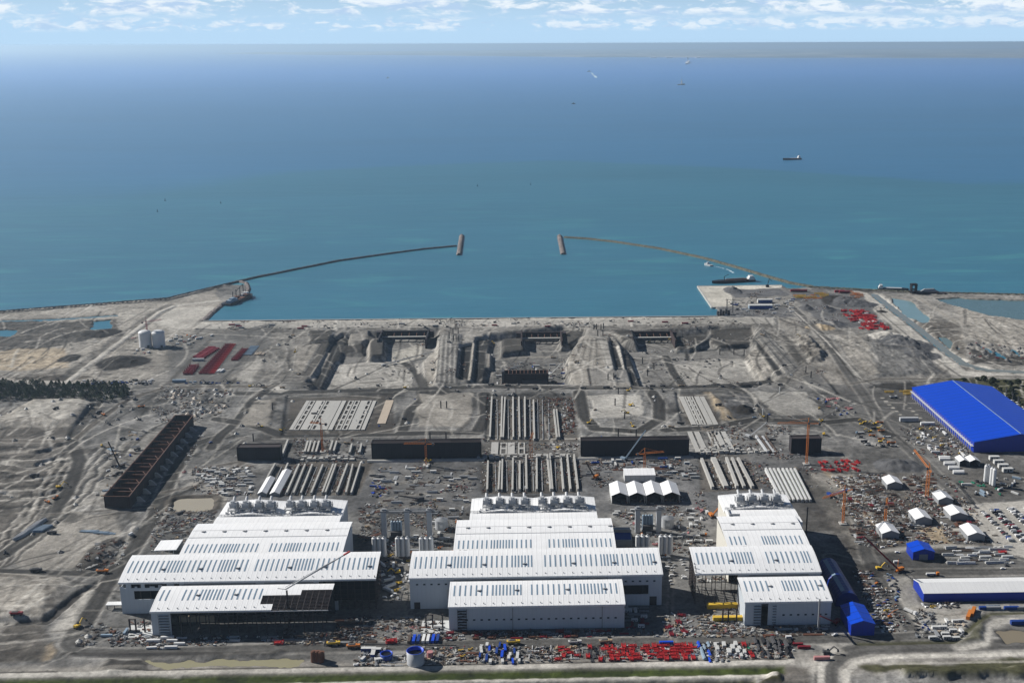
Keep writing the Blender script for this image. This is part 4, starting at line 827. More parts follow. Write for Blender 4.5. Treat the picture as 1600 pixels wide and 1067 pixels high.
pr = [(-a_*math.cos(math.pi*i/n), 1+12.5*math.sin(math.pi*i/n)**.8) for i in range(n+1)]
for i in range(n):
    (p, z0), (q, z1) = pr[i], pr[i+1]; mb.q([(p, -33, z0), (q, -33, z1), (q, 33, z1), (p, 33, z0)][::1])
mb.q([(p, -33, z) for p, z in pr]); mb.q([(p, 33, z) for p, z in pr][::-1]); obj('fabric_cover', mb, ribbed('blue_fabric', (.003, .018, .17), 5., .3, rough=.3, axis=1, dark=.8), r)
obj('glazed_strip', MB().q([(pr[3][0]*.99, -29, pr[3][1]+.12), (pr[4][0]*.99, -29, pr[4][1]+.12), (pr[4][0]*.99, 30, pr[4][1]+.12), (pr[3][0]*.99, 30, pr[3][1]+.12)]), mat('sky_glass', .25), r)
# white tents
TW = dict(wallm=mat('grey'), roofm=ROOFY, cat='tent')
names = ['first', 'second', 'third', 'fourth']
for i in range(4):
    xa = P(955+27.2*i, 786)[0]; gable('storage_tent', xa+.4, xa+16.6, 1084, 1116, 8.2, 3.4, 'y', openend=True, label=f'{names[i]} from left in the row of four open-fronted white tents', group='row of four white tents', **{**TW, 'wallm': mat('offwhite')})
for (xa_, xb_, d_, l_) in ((403, 416, 44, 'shorter'), (422, 436, 66, 'longer')):
    (xa, ya), (xb, yb) = P(xa_, 775), P(xb_, 775); gable('beam_cover_tent', xa, xb, ya, ya+d_, 3.6, 2.2, 'y', label=l_+' of two long narrow white tents covering beams behind the leftmost hall', **TW)
x0, y0 = P(976, 753); x1, _ = P(1024, 752)
r = empty('storage_tent', ((x0+x1)/2, y0+9, 0), 0, 'long low white block shed behind the four white tents', 'shed'); w_ = (x1-x0)/2
obj('wall', MB().box(-w_, w_, -8, 8, 0, 7), ribbed('white_side', (.6, .6, .59), 5, .1), r); obj('roof', MB().hexa([(-w_-.3, -8.3, 7), (w_+.3, -8.3, 7), (w_+.3, 8.3, 8.6), (-w_-.3, 8.3, 8.6), (-w_-.3, -8.3, 7.3), (w_+.3, -8.3, 7.3), (w_+.3, 8.3, 8.9), (-w_-.3, 8.3, 8.9)]), ROOFW, r)
tents = [((1386, 764), (1409, 763), 19, 'tent at the upper left of the right yard, under the gravel heap'), ((1466, 789), (1488, 788), 19, 'upper of the two touching grey-walled tents by the orange crane'),
         ((1485, 813), (1511, 812), 20, 'lower of the two touching grey-walled tents by the orange crane'), ((1430, 820), (1454, 818), 21, 'tent in the centre of the right yard with rust stacks beside it'),
         ((1378, 842), (1404, 841), 20, 'tent next to the green container with a shadow across its roof'), ((1512, 845), (1538, 844), 22, 'lowest tent beside the car park corner')]
for fl, fr, d, l in tents: px_gable('storage_tent', fl, fr, d, 5.6, 3., 'grey-walled white '+l, group='grey-walled tents of the right yard', **TW)
for fl, fr, l in (((1499, 729), (1513, 729), 'left'), ((1515, 729), (1531, 729), 'right')): px_gable('storage_tent', fl, fr, 14, 6, 2.4, f'{l} of two small open white tents beside the container row', openend=True, group='two small open tents', **TW)
# ------------------------------------------------------------------ rust brown steel gates (caissons)
RUST = ribbed('rust_sheet', (.030, .017, .016), 2.6, .2, rough=.85, var=.3, dark=.6); RUSTD = ribbed('dark_sheet', (.018, .015, .019), 2.6, .2, rough=.85, var=.3, dark=.5)
def steel_gate(c, h, label, ribs=0, group='rust brown steel gates', m=None):
    """open-topped box on a four-sided footprint: near-left, near-right, far-right, far-left"""
    cx = sum(p[0] for p in c)/4; cy = sum(p[1] for p in c)/4; r = empty('steel_gate', (cx, cy, gz(cx, cy)), 0, label, 'steel caisson', group); q = [Vector((p[0]-cx, p[1]-cy, 0)) for p in c]
    mb = MB()
    for i in range(4):
        a, b = q[i], q[(i+1) % 4]; d = (b-a).normalized(); nrm = Vector((-d.y, d.x, 0))*1.2
        mb.hexa([a, b, b+nrm, a+nrm, a+Vector((0, 0, h)), b+Vector((0, 0, h)), b+nrm+Vector((0, 0, h)), a+nrm+Vector((0, 0, h))])
    obj('wall', mb, m or RUST, r); obj('floor_plate' if m is None else 'deck', MB().hexa([*[p*.985+Vector((0, 0, .2 if m is None else h-1.2)) for p in q], *[p*.985+Vector((0, 0, .8 if m is None else h-.5)) for p in q]]), mat('darksteel'), r)  # with m set, a raised dark plate stands in for the shaded interior
    mb = MB()
    for i in range(4):
        a, b = q[i], q[(i+1) % 4]; mb.bar(a+Vector((0, 0, h+.2)), b+Vector((0, 0, h+.2)), .55)
    for i in range(1, ribs+1):
        u = i/(ribs+1); a = q[0].lerp(q[3], u); b = q[1].lerp(q[2], u); mb.bar(a+Vector((0, 0, h-.4)), b+Vector((0, 0, h-.4)), .5)
        b2 = q[1].lerp(q[2], max(0, u-.04)); mb.bar(a.lerp(b, .72)+Vector((0, 0, h-.4)), b2+Vector((0, 0, h-.4)), .5)
    obj('top_beam', mb, mat('rust' if m is None else 'darksteel'), r)
    if ribs:
        for i in range(1, ribs+1):
            mb = MB(); u = i/(ribs+1); a = q[0].lerp(q[3], u); b = q[1].lerp(q[2], u); mb.hexa([a+Vector((0, -.5, .5)), b+Vector((0, -.5, .5)), b+Vector((0, .5, .5)), a+Vector((0, .5, .5)), a+Vector((0, -.5, h*.7)), b+Vector((0, -.5, h*.7)), b+Vector((0, .5, h*.7)), a+Vector((0, .5, h*.7))])
            obj('bulkhead', mb, mat('rust'), r)
    return r
steel_gate([(-423, 1090), (-397, 1088), (-405, 1349), (-427, 1350)], 13, 'very long open-topped rust brown steel caisson lying along the left haul road', 10)
for (a, b, h, l) in ((-322, -274, 15.5, 'short dark steel caisson standing left of the beam rows'), (-172.5, -50, 18.5, 'long dark steel caisson wall between the left and middle beam rows'), (62, 184, 18.5, 'long dark steel caisson wall right of the middle beam rows, behind the blue crane'), (300, 334, 17.5, 'short dark steel caisson with a rusty side beside the tall orange tower crane')):
    steel_gate([(a, 1222), (b, 1222), (b, 1234), (a, 1234)], h, l, 0 if b-a < 60 else 4, m=RUSTD)
    if b-a > 60:
        o = empty('concrete_sill', ((a+b)/2, 1214, gz((a+b)/2, 1214)), 0, 'pale concrete sill in front of the '+('left' if a < 0 else 'right')+' long dark caisson', 'concrete sill'); obj('sill', MB().box(-(b-a)/2-4, (b-a)/2+4, -1.5, 1.5, 0, 1.6), CONC, o)
        obj('rail', MB().box(-(b-a)/2-4, (b-a)/2+4, -3.4, -3, 0, 1.1), mat('palegrey'), o)
bt = MB().hexa([(-4, -1.2, 0), (4, -1.2, 0), (4, 1.2, 0), (-4, 1.2, 0), (-4, -1.2, 5.5), (-1.5, -1.2, 5.5), (-1.5, 1.2, 5.5), (-4, 1.2, 5.5)]).mesh('buttress', CONC)
for i in range(11):
    y = 1106+i*22.; o = obj('buttress', bt); o.location = (-391-(y-1088)*.034, y, gz(-391, y)); tag(o, 'pale sloping concrete buttress along the right side of the long caisson', 'buttress', 'buttresses of the long caisson')
# ------------------------------------------------------------------ skidding beams
def beam(p_top, p_bot, label, group, w=1.8, h=3.4, m=None, name='concrete_beam'):
    (xt, yt), (xb, yb) = P(*p_top), P(*p_bot); x = (xt+xb)/2; L = yt-yb
    o = obj(name, MB().box(-w/2, w/2, -L/2, L/2, -1, h).box(-w/2-.3, w/2+.3, -L/2, L/2, -1, .4), m or CONC); o.location = (x, (yt+yb)/2, gz(x, (yt+yb)/2)); o.rotation_euler = (0, 0, math.atan2(-(xt-xb), L)); tag(o, label, 'concrete beam', group)
z6 = lambda x, y: (300+x/4, 600+y/4); z7 = lambda x, y: (600+x/4, 600+y/4); z8 = lambda x, y: (900+x/4, 600+y/4)
for a, b in (((520, 510), (470, 600)), ((600, 505), (575, 560)), ((670, 510), (592, 690)), ((708, 510), (635, 690)), ((752, 510), (680, 690)), ((818, 512), (745, 690)), ((883, 510), (815, 688)), ((900, 510), (834, 688)), ((972, 508), (905, 688)), ((1006, 510), (962, 688)), ((1052, 508), (995, 690))):
    beam(z6(*a), z6(*b), 'long grey concrete beam behind the leftmost hall', 'beams behind the leftmost hall')
for a, b in (((650, 490), (645, 670)), ((725, 490), (715, 670)), ((740, 480), (735, 670)), ((806, 470), (803, 670)), ((848, 490), (848, 670)), ((888, 450), (892, 668)), ((954, 450), (955, 670)), ((1020, 450), (1043, 668)), ((1036, 450), (1053, 668)), ((1104, 450), (1122, 668)), ((1145, 450), (1166, 668)), ((1188, 450), (1213, 668))):
    beam(z7(*a), z7(*b), 'long pale concrete beam behind the middle hall', 'beams behind the middle hall')
for a, b in (((674, 82), (662, 335)), ((738, 80), (732, 335)), ((756, 85), (744, 335)), ((806, 82), (808, 335)), ((843, 82), (848, 335)), ((880, 82), (882, 335)), ((934, 100), (940, 345)), ((1062, 160), (1082, 335)), ((1078, 160), (1096, 335))):
    beam(z7(*a), z7(*b), 'pale concrete beam in the sunken middle bay between the two ring roads', 'beams in the sunken middle bay')
for a, b in (((785, 475), (855, 655)), ((850, 470), (932, 650)), ((865, 470), (944, 650)), ((940, 470), (1008, 650)), ((975, 470), (1052, 650)), ((1012, 470), (1105, 650))):
    beam(z8(*a), z8(*b), 'long pale concrete beam behind the rightmost hall', 'beams behind the rightmost hall', 2.8)
for x in (1185, 1210, 1235, 1262, 1290, 1315, 1340, 1365): beam(z8(x, 540), z8(x+100, 738), 'white concrete beam in the slanted bundle of eight', 'slanted bundle of eight white beams', 2.1, 3.4, mat('offwhite', .85, var=.22))
for i, x in enumerate((1125, 1145, 1165, 1185)): beam(z8(x, 330), z8(x+72, 432), 'rusty beam in the short bundle above the eight white beams', 'short rusty beam bundle', 2., 2, mat('brown' if i % 2 else 'palegrey', .85))
for a, b in (((600, 365), (565, 455)), ((725, 370), (705, 437)), ((745, 368), (725, 437)), ((770, 368), (750, 437)), ((795, 368), (775, 437)), ((880, 368), (860, 432)), ((905, 368), (886, 432)), ((1000, 385), (985, 440)), ((1060, 385), (1048, 440))): beam(z6(*a), z6(*b), 'short pale concrete beam above the left beam rows', 'short beams above the left beam rows', 2)
for (xs, y0_, y1_, sh, zf, l, g) in (((560, 615, 655, 690, 727, 780, 842, 925, 985), 515, 688, -72, z6, 'behind the leftmost hall', 'left'), ((695, 765, 825, 868, 930, 985, 1070, 1124), 480, 665, 6, z7, 'behind the middle hall', 'middle'), ((706, 775, 825, 862, 912, 960, 990, 1028), 90, 335, 4, z7, 'in the sunken middle bay', 'middle bay')):
    for x in xs: beam(zf(x, y0_), zf(x+sh, y1_), 'thin kerb line between the larger beams '+l, 'thin kerb lines, '+g, .6, .9, mat('grey', .9))
# slabs: ladders with openings, or solid strips
def slab(p_top, p_bot, w, label, group, holes=True, h=.9, m=None):
    w *= .74
    (xt, yt), (xb, yb) = P(*p_top), P(*p_bot); x = (xt+xb)/2; L = yt-yb; mb = MB(); y0 = -L/2
    if holes:
        mb.box(-w/2, -w/2+1.7, y0, -y0, -3, h).box(w/2-1.7, w/2, y0, -y0, -3, h); k = max(2, int(L/19))
        for i in range(k+1): y = y0+L*i/k; mb.box(-w/2+1.7, w/2-1.7, max(y-2.6, y0), min(y+2.6, -y0), -3, h)
    else: mb.box(-w/2, w/2, y0, -y0, -3, h)
    o = obj('foundation_slab', mb, m or mat('concrete', .9, var=.3)); o.location = (x, (yt+yb)/2, gz(x, (yt+yb)/2)); tag(o, label, 'foundation slab', group)
for i, (a, b, w, hl) in enumerate(((705, 640, 6, 0), (738, 668, 9, 1), (775, 712, 9, 0), (803, 742, 7, 1), (838, 775, 9, 1), (872, 810, 10, 0), (905, 845, 8, 0), (935, 880, 7, 0), (985, 925, 9, 1), (1022, 965, 9, 1), (1062, 1008, 10, 0), (1096, 1045, 9, 1), (1128, 1082, 6, 0))):
    slab(z6(a, 97), z6(b, 278), w, 'pale concrete foundation strip in the sunken left bay', 'foundation strips of the sunken left bay', hl)
slab(z6(1225, 92), z6(1195, 238), 14, 'tan earth covered slab at the right side of the sunken left bay', None, False, .7, mat('tan', .9, var=.3))
for i, (a, b, w, hl) in enumerate(((660, 735, 8, 0), (692, 768, 7, 1), (718, 800, 7, 1), (756, 838, 8, 0), (790, 872, 8, 0))): slab(z8(a, 70), z8(b, 245), w, 'pale concrete foundation strip in the sunken right bay', 'foundation strips of the sunken right bay', hl)
for i, (a, b, w, hl) in enumerate(((720, 755, 7, 0), (765, 800, 8, 0), (845, 880, 8, 1), (882, 935, 8, 0), (922, 982, 7, 0))): slab(z8(a, 300), z8(b, 428), w, 'pale concrete foundation strip below the right bay, above the dark wall line', 'foundation strips above the right beam row', hl)
for i, (a, b) in enumerate(((670, 735), (745, 770), (780, 830), (840, 900))): slab(z7(a, 365), z7(b-20, 438), 11, 'square pale concrete slab in the crossing between the dark walls', 'square slabs between the dark walls', i % 2 == 1)
for x in (1060, 1105, 1150, 1190):
    for y in (375, 405): o = obj('marker_slab', MB().box(-1.6, 1.6, -1.6, 1.6, -1, .6), mat('offwhite', .9)); q = P(*z7(x, y)); o.location = (*q, gz(*q)); tag(o, 'small white square footing on the grey slab between the dark walls', 'footing', 'white square footings')
# ring beams: rows of concrete blocks under the walls
for (a, b, y, l) in ((470, 560, 719, 'left'), (745, 905, 716, 'middle'), (1095, 1220, 708, 'right')):
    (xa, ya), (xb, yb) = P(a, y), P(b, y); o = empty('crossing_beam', ((xa+xb)/2, ya, 0), 0, f'broken concrete crossing beam at the head of the {l} beam rows', 'concrete beam'); w_ = (xb-xa)/2; mb = MB(); q_ = random.Random(a)
    for k in range(int(w_/3.4)): x = -w_+k*6.8; mb.box(x, x+q_.uniform(3, 6), -2+q_.uniform(-1, 1), 2, -1, q_.uniform(1, 3.2)).box(x, x+q_.uniform(2, 5), 6, 9, -1, q_.uniform(1, 2.6))
    obj('block', mb, CONC, o)
# ------------------------------------------------------------------ kit of movable things, each kind built once per colour and then copied
KIT = {}
def kit(kind, col):
    key = (kind, col)
    if key in KIT: return KIT[key]
    M = mat(col, .55) if col in PAL else mat('grey'); D = mat('black'); R = random.Random(hash(key) % 99991 if False else sum(map(ord, kind+str(col)))); L = []
    def part(n, mb, m): L.append((n, mb.mesh(n, m)))
    if kind == 'container':
        mb = MB().box(-6, 6, -1.22, 1.22, .15, 2.6)
        for i in range(15): mb.box(-5.8+i*.8, -5.5+i*.8, -1.28, 1.28, .2, 2.5)
        part('body', mb, M)
    elif kind == 'cabin':
        part('body', MB().box(-3.6, 3.6, -1.5, 1.5, .2, 2.9), M); part('roof', MB().box(-3.7, 3.7, -1.6, 1.6, 2.9, 3.05), mat('offwhite')); part('window', MB().box(-2.6, -1.2, -1.56, -1.5, 1.2, 2.2).box(1, 2.4, -1.56, -1.5, 1.2, 2.2).box(-.5, .4, -1.56, -1.5, .2, 2.2), D)
    elif kind == 'steel_bundle':
        mb = MB()
        for i in range(6): y = -2+i*.75; mb.box(-6+R.uniform(-.8, .8), 6+R.uniform(-.8, .8), y, y+.45, .1, .5+R.uniform(0, .7))
        for x in (-4, 0, 4): mb.box(x-.2, x+.2, -2.2, 2.4, 0, .12)
        part('beam_stack', mb, M)
    elif kind == 'formwork_frame':
        mb = MB()
        for k in range(3):
            z = .2+k*.9; a = R.uniform(-.6, .6)
            for x in (-4, -1.3, 1.3, 4): mb.bar((x+a, -2, z), (x+a, 2, z), .3)
            for y in (-2, 2): mb.bar((-4+a, y, z), (4+a, y, z), .35)
            mb.bar((-4+a, -2, z), (4+a, 2, z), .25)
        for x in (-4, 4):
            for y in (-2, 2): mb.bar((x, y, 0), (x, y, 2.6+R.uniform(0, 2)), .35)
        mb.box(-3.4, 1.2, -1.8, 1.6, .3, 1.8)
        part('frame', mb, M)
    elif kind == 'steel_truss':
        mb = MB()
        for y in (-1.2, 1.2):
            for z in (.3, 2.6): mb.bar((-8, y, z), (8, y, z), .4)
            for i in range(8): mb.bar((-8+2*i, y, .3 if i % 2 else 2.6), (-6+2*i, y, 2.6 if i % 2 else .3), .28)
        for i in range(9): mb.bar((-8+2*i, -1.2, 2.6), (-8+2*i, 1.2, 2.6), .25)
        part('truss', mb, M)
    elif kind == 'pipe_bundle':
        mb = MB()
        for r, n in ((0, 4), (1, 3), (2, 2)):
            for i in range(n): y = (i-(n-1)/2)*1.05; o_ = R.uniform(-.5, .5); mb.tube((-6+o_, y, .5+r*.9), (6+o_, y, .5+r*.9), .5, 8)
        part('pipes', mb, M)
    elif kind == 'crate_stack':
        mb = MB()
        for i in range(7): x = R.uniform(-2.4, 2.4); y = R.uniform(-1.8, 1.8); s = R.uniform(.5, 1.1); h = R.uniform(.7, 2.2); mb.box(x-s, x+s, y-s*.8, y+s*.8, 0, h)
        part('crates', mb, M)
    elif kind == 'concrete_blocks':
        mb = MB()
        for i in range(6): x = R.uniform(-3.5, 3.5); y = R.uniform(-2, 2); a = R.uniform(-.3, .3); mb.bar((x-1.5, y-a, .5), (x+1.5, y+a, .5), 1.1, 1.+R.uniform(0, .5))
        part('blocks', mb, M)
    elif kind == 'scrap_heap':
        mb = MB()
        for i in range(16):
            x, y = R.gauss(0, 1.6), R.gauss(0, 1.3); a = R.uniform(0, 6.3); l = R.uniform(.8, 2.6); mb.bar((x, y, R.uniform(.1, .8)), (x+l*math.cos(a), y+l*math.sin(a), R.uniform(.3, 1.6)), R.uniform(.25, .7))
        part('scrap', mb, M)
    elif kind == 'covered_pile':
        mb = MB()
        for i in range(3): x = -2+i*1.9; y = R.uniform(-.8, .8); mb.hexa([(x-.9, y-1.2, 0), (x+.9, y-1.2, 0), (x+.9, y+1.2, 0), (x-.9, y+1.2, 0), (x-.7, y-.9, 1.3), (x+.7, y-1, 1.5), (x+.7, y+.9, 1.3), (x-.7, y+.9, 1.2)])
        part('cover', mb, M)
    elif kind == 'plate_stack':
        mb = MB()
        for i in range(3):
            x = -4+i*3.6
            for k_ in range(R.randint(2, 5)): mb.box(x-1.6, x+1.6, -1.1+R.uniform(-.2, .2), 1.1, k_*.32, k_*.32+.2)
        part('plates', mb, M)
    elif kind == 'timber_pile':
        mb = MB()
        for i in range(12): x = R.uniform(-1, 1); y = R.uniform(-1.4, 1.4); a = R.gauss(0, .25); z = .2+.22*(i//3); mb.bar((x-2*math.cos(a), y-2*math.sin(a), z), (x+2*math.cos(a), y+2*math.sin(a), z), .35, .2)
        part('planks', mb, M)
    elif kind == 'rubble_pile':
        mb = MB()
        for i in range(18):
            x, y = R.gauss(0, 1.5), R.gauss(0, 1.2); s_ = R.uniform(.3, .8); h_ = max(.2, 1.4-.5*math.hypot(x, y)); mb.hexa([(x+s_*R.uniform(-1, -.5)*(1 if q in (0, 3) else -1), y+s_*R.uniform(-1, -.5)*(1 if q in (0, 1) else -1), 0 if f_ == 0 else h_*R.uniform(.7, 1.1)) for f_ in (0, 1) for q in (0, 1, 2, 3)])
        part('rubble', mb, M)
    elif kind == 'pallet_stack':
        mb = MB()
        for i in range(5):
            x = R.uniform(-2.4, 2); y = R.uniform(-1.5, 1.5)
            for k_ in range(R.randint(3, 9)): mb.box(x-.6, x+.6, y-.5, y+.5, k_*.26, k_*.26+.17)
        part('pallets', mb, M)
    elif kind == 'rebar_cage':
        mb = MB()
        for y in (-1.2, -.4, .4, 1.2):
            for z in (.3, 1.5): mb.bar((-5, y, z), (5, y, z), .16)
        for i in range(11): x = -5+i; mb.bar((x, -1.2, .3), (x, 1.2, .3), .14).bar((x, -1.2, 1.5), (x, 1.2, 1.5), .14).bar((x, -1.2, .3), (x, -1.2, 1.5), .14).bar((x, 1.2, .3), (x, 1.2, 1.5), .14)
        part('cage', mb, M)
    elif kind in ('parked_car', 'van', 'pickup_truck'):
        if kind == 'parked_car': mb = MB().box(-2.2, 2.2, -.9, .9, .35, .95).hexa([(-1.9, -.82, .95), (1.2, -.82, .95), (1.2, .82, .95), (-1.9, .82, .95), (-1.4, -.68, 1.5), (.5, -.68, 1.5), (.5, .68, 1.5), (-1.4, .68, 1.5)])
        elif kind == 'van': mb = MB().box(-2.7, 1.7, -1, 1, .4, 2.3).hexa([(1.7, -1, .4), (2.7, -1, .4), (2.7, 1, .4), (1.7, 1, .4), (1.7, -1, 2.2), (2., -1, 1.2), (2., 1, 1.2), (1.7, 1, 2.2)])
        else: mb = MB().box(-2.6, 2.6, -.95, .95, .5, 1.1).box(-.4, 1.2, -.85, .85, 1.1, 1.8).box(-2.6, -.5, -.95, -.8, 1.1, 1.35).box(-2.6, -.5, .8, .95, 1.1, 1.35)
        part('body', mb, mat(col, .3)); h = {'parked_car': (.6, .66, 1.02, 1.42, -.7), 'van': (1.75, 1.9, 1.3, 2.1, .3), 'pickup_truck': (1.2, 1.26, 1.15, 1.7, .0)}[kind]
        part('window', MB().box(h[0], h[1], -.74, .74, h[2], h[3]).box(h[4]-.8, h[4]+.9, -.87, -.83, h[2]+.05, h[3]-.05).box(h[4]-.8, h[4]+.9, .83, .87, h[2]+.05, h[3]-.05), mat('glass', .2))
        mb = MB()
        for x in (-1.5, 1.5):
            for y in (-.95, .75): mb.tube((x, y, .36), (x, y+.2, .36), .36, 10)
        part('wheels', mb, D)
    elif kind == 'dump_truck':
        part('chassis', MB().box(-5, 4.6, -.9, .9, .9, 1.5), mat('darkgrey')); part('cab', MB().box(2.6, 4.8, -1.2, 1.2, 1.3, 3.2), M)
        part('skip', MB().hexa([(-4.6, -1.1, 1.6), (1.9, -1.1, 1.4), (1.9, 1.1, 1.4), (-4.6, 1.1, 1.6), (-5.6, -1.6, 3.1), (2.3, -1.6, 3.3), (2.3, 1.6, 3.3), (-5.6, 1.6, 3.1)]), M)
        for x in (-3.8, -2., 3.4):
            mb = MB()
            for y in (-1.5, .9): mb.tube((x, y, .85), (x, y+.6, .85), .85, 10)
            part('wheel', mb, D)
        part('load', MB().hexa([(-4.8, -1.3, 3.0), (1.8, -1.3, 3.1), (1.8, 1.3, 3.1), (-4.8, 1.3, 3.0), (-3.2, -.5, 3.9), (.6, -.5, 3.9), (.6, .5, 3.9), (-3.2, .5, 3.9)]), mat('rock'))
    elif kind == 'flatbed_truck':
        part('bed', MB().box(-6, 3, -1.2, 1.2, 1.1, 1.4), mat('grey')); part('cab', MB().box(3.4, 5.6, -1.2, 1.2, .8, 3.3), M); part('load', MB().box(-5.6, 2.2, -1.1, 1.1, 1.4, 2.6), mat('offwhite'))
        mb = MB()
        for x in (-4.6, -3.4, 1.6, 4.6): mb.tube((x, -1.2, .5), (x, 1.2, .5), .5, 10)
        part('wheels', mb, D)
    elif kind == 'excavator':
        mb = MB()
        for y in (-1.9, 1.1): mb.box(-2.6, 2.6, y, y+.8, 0, 1.1).tube((-2.6, y, .55), (-2.6, y+.8, .55), .55, 8).tube((2.6, y, .55), (2.6, y+.8, .55), .55, 8)
        part('tracks', mb, mat('darkgrey')); part('house', MB().box(-3.2, 1.6, -1.5, 1.5, 1.3, 2.6).box(-3.2, -1.8, -1.5, 1.5, 2.6, 3.), M); part('cab', MB().box(.2, 1.8, .5, 1.5, 2.6, 3.6), mat('glass', .2))
        part('boom', MB().bar((1.4, 0, 2.4), (5., 0, 6.2), .7, .8).bar((5, 0, 6.2), (8.2, 0, 3.6), .55, .6), M); part('bucket', MB().hexa([(7.8, -.8, 1.6), (9.2, -.8, 1.9), (9.2, .8, 1.9), (7.8, .8, 1.6), (7.7, -.8, 3.6), (8.8, -.8, 3.6), (8.8, .8, 3.6), (7.7, .8, 3.6)]), mat('darkgrey'))
    elif kind == 'telehandler':
        part('body', MB().box(-2.4, 2, -1.1, 1.1, .8, 1.8), M); part('cab', MB().box(-.9, .8, -1.1, -.1, 1.8, 2.8), mat('glass', .2)); part('boom', MB().bar((-2.2, .4, 2.2), (4.6, .4, 3.4), .5), M)
        mb = MB()
        for x in (-1.6, 1.5):
            for y in (-1.4, .9): mb.tube((x, y, .65), (x, y+.5, .65), .65, 10)
        part('wheels', mb, D)
    elif kind == 'boom_lift':
        part('chassis', MB().box(-1.8, 1.8, -1.2, 1.2, .4, 1.4).box(-1.9, .4, -.9, .9, 1.4, 2.2), M); part('boom', MB().bar((-1.6, 0, 2), (3, 0, 7), .4).bar((3, 0, 7), (8, 0, 9), .35), M); part('basket', MB().box(7.6, 9.2, -.8, .8, 8.2, 9.4), mat('darkgrey'))
    elif kind == 'mixer_truck':
        part('chassis', MB().box(-4.2, 4, -1.1, 1.1, .7, 1.3), mat('darkgrey')); part('cab', MB().box(2.4, 4.2, -1.2, 1.2, .8, 3.2), M); part('drum', MB().tube((-3.8, 0, 3.1), (1.8, 0, 2.3), 1.15, 12), mat('offwhite', .4))
        mb = MB()
        for x in (-3.2, -1.9, 1.4, 3.2): mb.tube((x, -1.2, .5), (x, 1.2, .5), .5, 10)
        part('wheels', mb, D)
    elif kind == 'rock_heap':
        mb = MB(); n = 14; rings = 5; k = 0
        for j in range(rings):
            for i in range(n): a = 6.283*i/n; q = (1-j/rings)*(1+R.uniform(-.18, .18)); mb.v.append((5*q*math.cos(a), 4*q*math.sin(a), -.4+3.6*(j/rings)**.9+R.uniform(-.2, .2)))
        mb.v.append((0, 0, 3.3))
        for j in range(rings-1):
            for i in range(n): b = (i+1) % n; mb.f.append([j*n+i, j*n+b, (j+1)*n+b, (j+1)*n+i]); mb.m.append(0)
        for i in range(n): mb.f.append([(rings-1)*n+i, (rings-1)*n+(i+1) % n, rings*n]); mb.m.append(0)
        part('heap', mb, M)
    elif kind == 'marker_post': part('post', MB().cyl(0, 0, -1, 9.5, .75, 10), M)
    elif kind == 'water_tank':
        part('tank', MB().cyl(0, 0, 0, 3, 2.2, 14), M); part('rim', MB().cyl(0, 0, 3, 3.2, 2.3, 14), mat('offwhite'))
    elif kind == 'bag_row':
        mb = MB()
        for i in range(5): mb.hexa([(-4+i*1.7, -.6, 0), (-2.7+i*1.7, -.6, 0), (-2.7+i*1.7, .6, 0), (-4+i*1.7, .6, 0), (-3.9+i*1.7, -.4, 1.2), (-2.9+i*1.7, -.4, 1.2), (-2.9+i*1.7, .4, 1.2), (-3.9+i*1.7, .4, 1.2)])
        part('bags', mb, M)
    KIT[key] = L; return L
PH = dict(container=('shipping container', 'container'), cabin=('site cabin with small windows', 'cabin'), steel_bundle=('stack of long steel sections', 'steel stack'), formwork_frame=('steel formwork frame', 'formwork'),
          steel_truss=('lattice steel girder lying', 'girder'), pipe_bundle=('bundle of pipes', 'pipe bundle'), crate_stack=('pile of boxes and pallets', 'crates'), concrete_blocks=('group of loose concrete blocks', 'concrete blocks'),
          scrap_heap=('tangled heap of scrap and timber', 'scrap heap'), rebar_cage=('reinforcement cage', 'rebar cage'), timber_pile=('pile of planks', 'planks'), rubble_pile=('pile of rubble', 'rubble'), pallet_stack=('stack of pallets', 'pallets'), plate_stack=('stack of plates', 'plates'), covered_pile=('covered pile of goods', 'covered pile'), parked_car=('car parked', 'car'), van=('van parked', 'van'), pickup_truck=('pickup truck', 'pickup'), dump_truck=('dump truck', 'dump truck'),
          flatbed_truck=('flatbed truck', 'truck'), excavator=('tracked excavator', 'excavator'), telehandler=('telehandler', 'telehandler'), boom_lift=('boom lift', 'boom lift'), mixer_truck=('concrete mixer truck', 'mixer truck'),
          rock_heap=('small heap of stone', 'stone heap'), marker_post=('tall dark steel post', 'post'), water_tank=('round tank', 'tank'), bag_row=('row of big bags', 'bags'))
CN = dict(offwhite='off-white', palegrey='pale grey', darkgrey='dark grey', darkred='dark red', lightblue='light blue', darksteel='dark', crown='dark green', rock='grey', rust='rust brown')
NTH = ['first', 'second', 'third', 'fourth', 'fifth', 'sixth', 'seventh', 'eighth', 'ninth']
NAMES = {}; OCC = {}
def free(x, y, r):
    i, j = int(x//12), int(y//12)
    for a in range(i-1, i+2):
        for b in range(j-1, j+2):
            for (px, py, pr) in OCC.get((a, b), ()):
                if (px-x)**2+(py-y)**2 < (pr+r)**2: return False
    return True
def occupy(x, y, r): OCC.setdefault((int(x//12), int(y//12)), []).append((x, y, r))
RAD = dict(container=4.2, cabin=3.2, steel_bundle=4., formwork_frame=3.6, steel_truss=4.4, pipe_bundle=4.2, crate_stack=2.2, concrete_blocks=3., scrap_heap=2.2, rebar_cage=3.4, timber_pile=2.1, rubble_pile=2.2, pallet_stack=2.2, plate_stack=3.4, covered_pile=2.2, parked_car=2., van=2.3, pickup_truck=2.2, dump_truck=4, flatbed_truck=4, excavator=4, telehandler=3, boom_lift=3, mixer_truck=3.5, rock_heap=4)
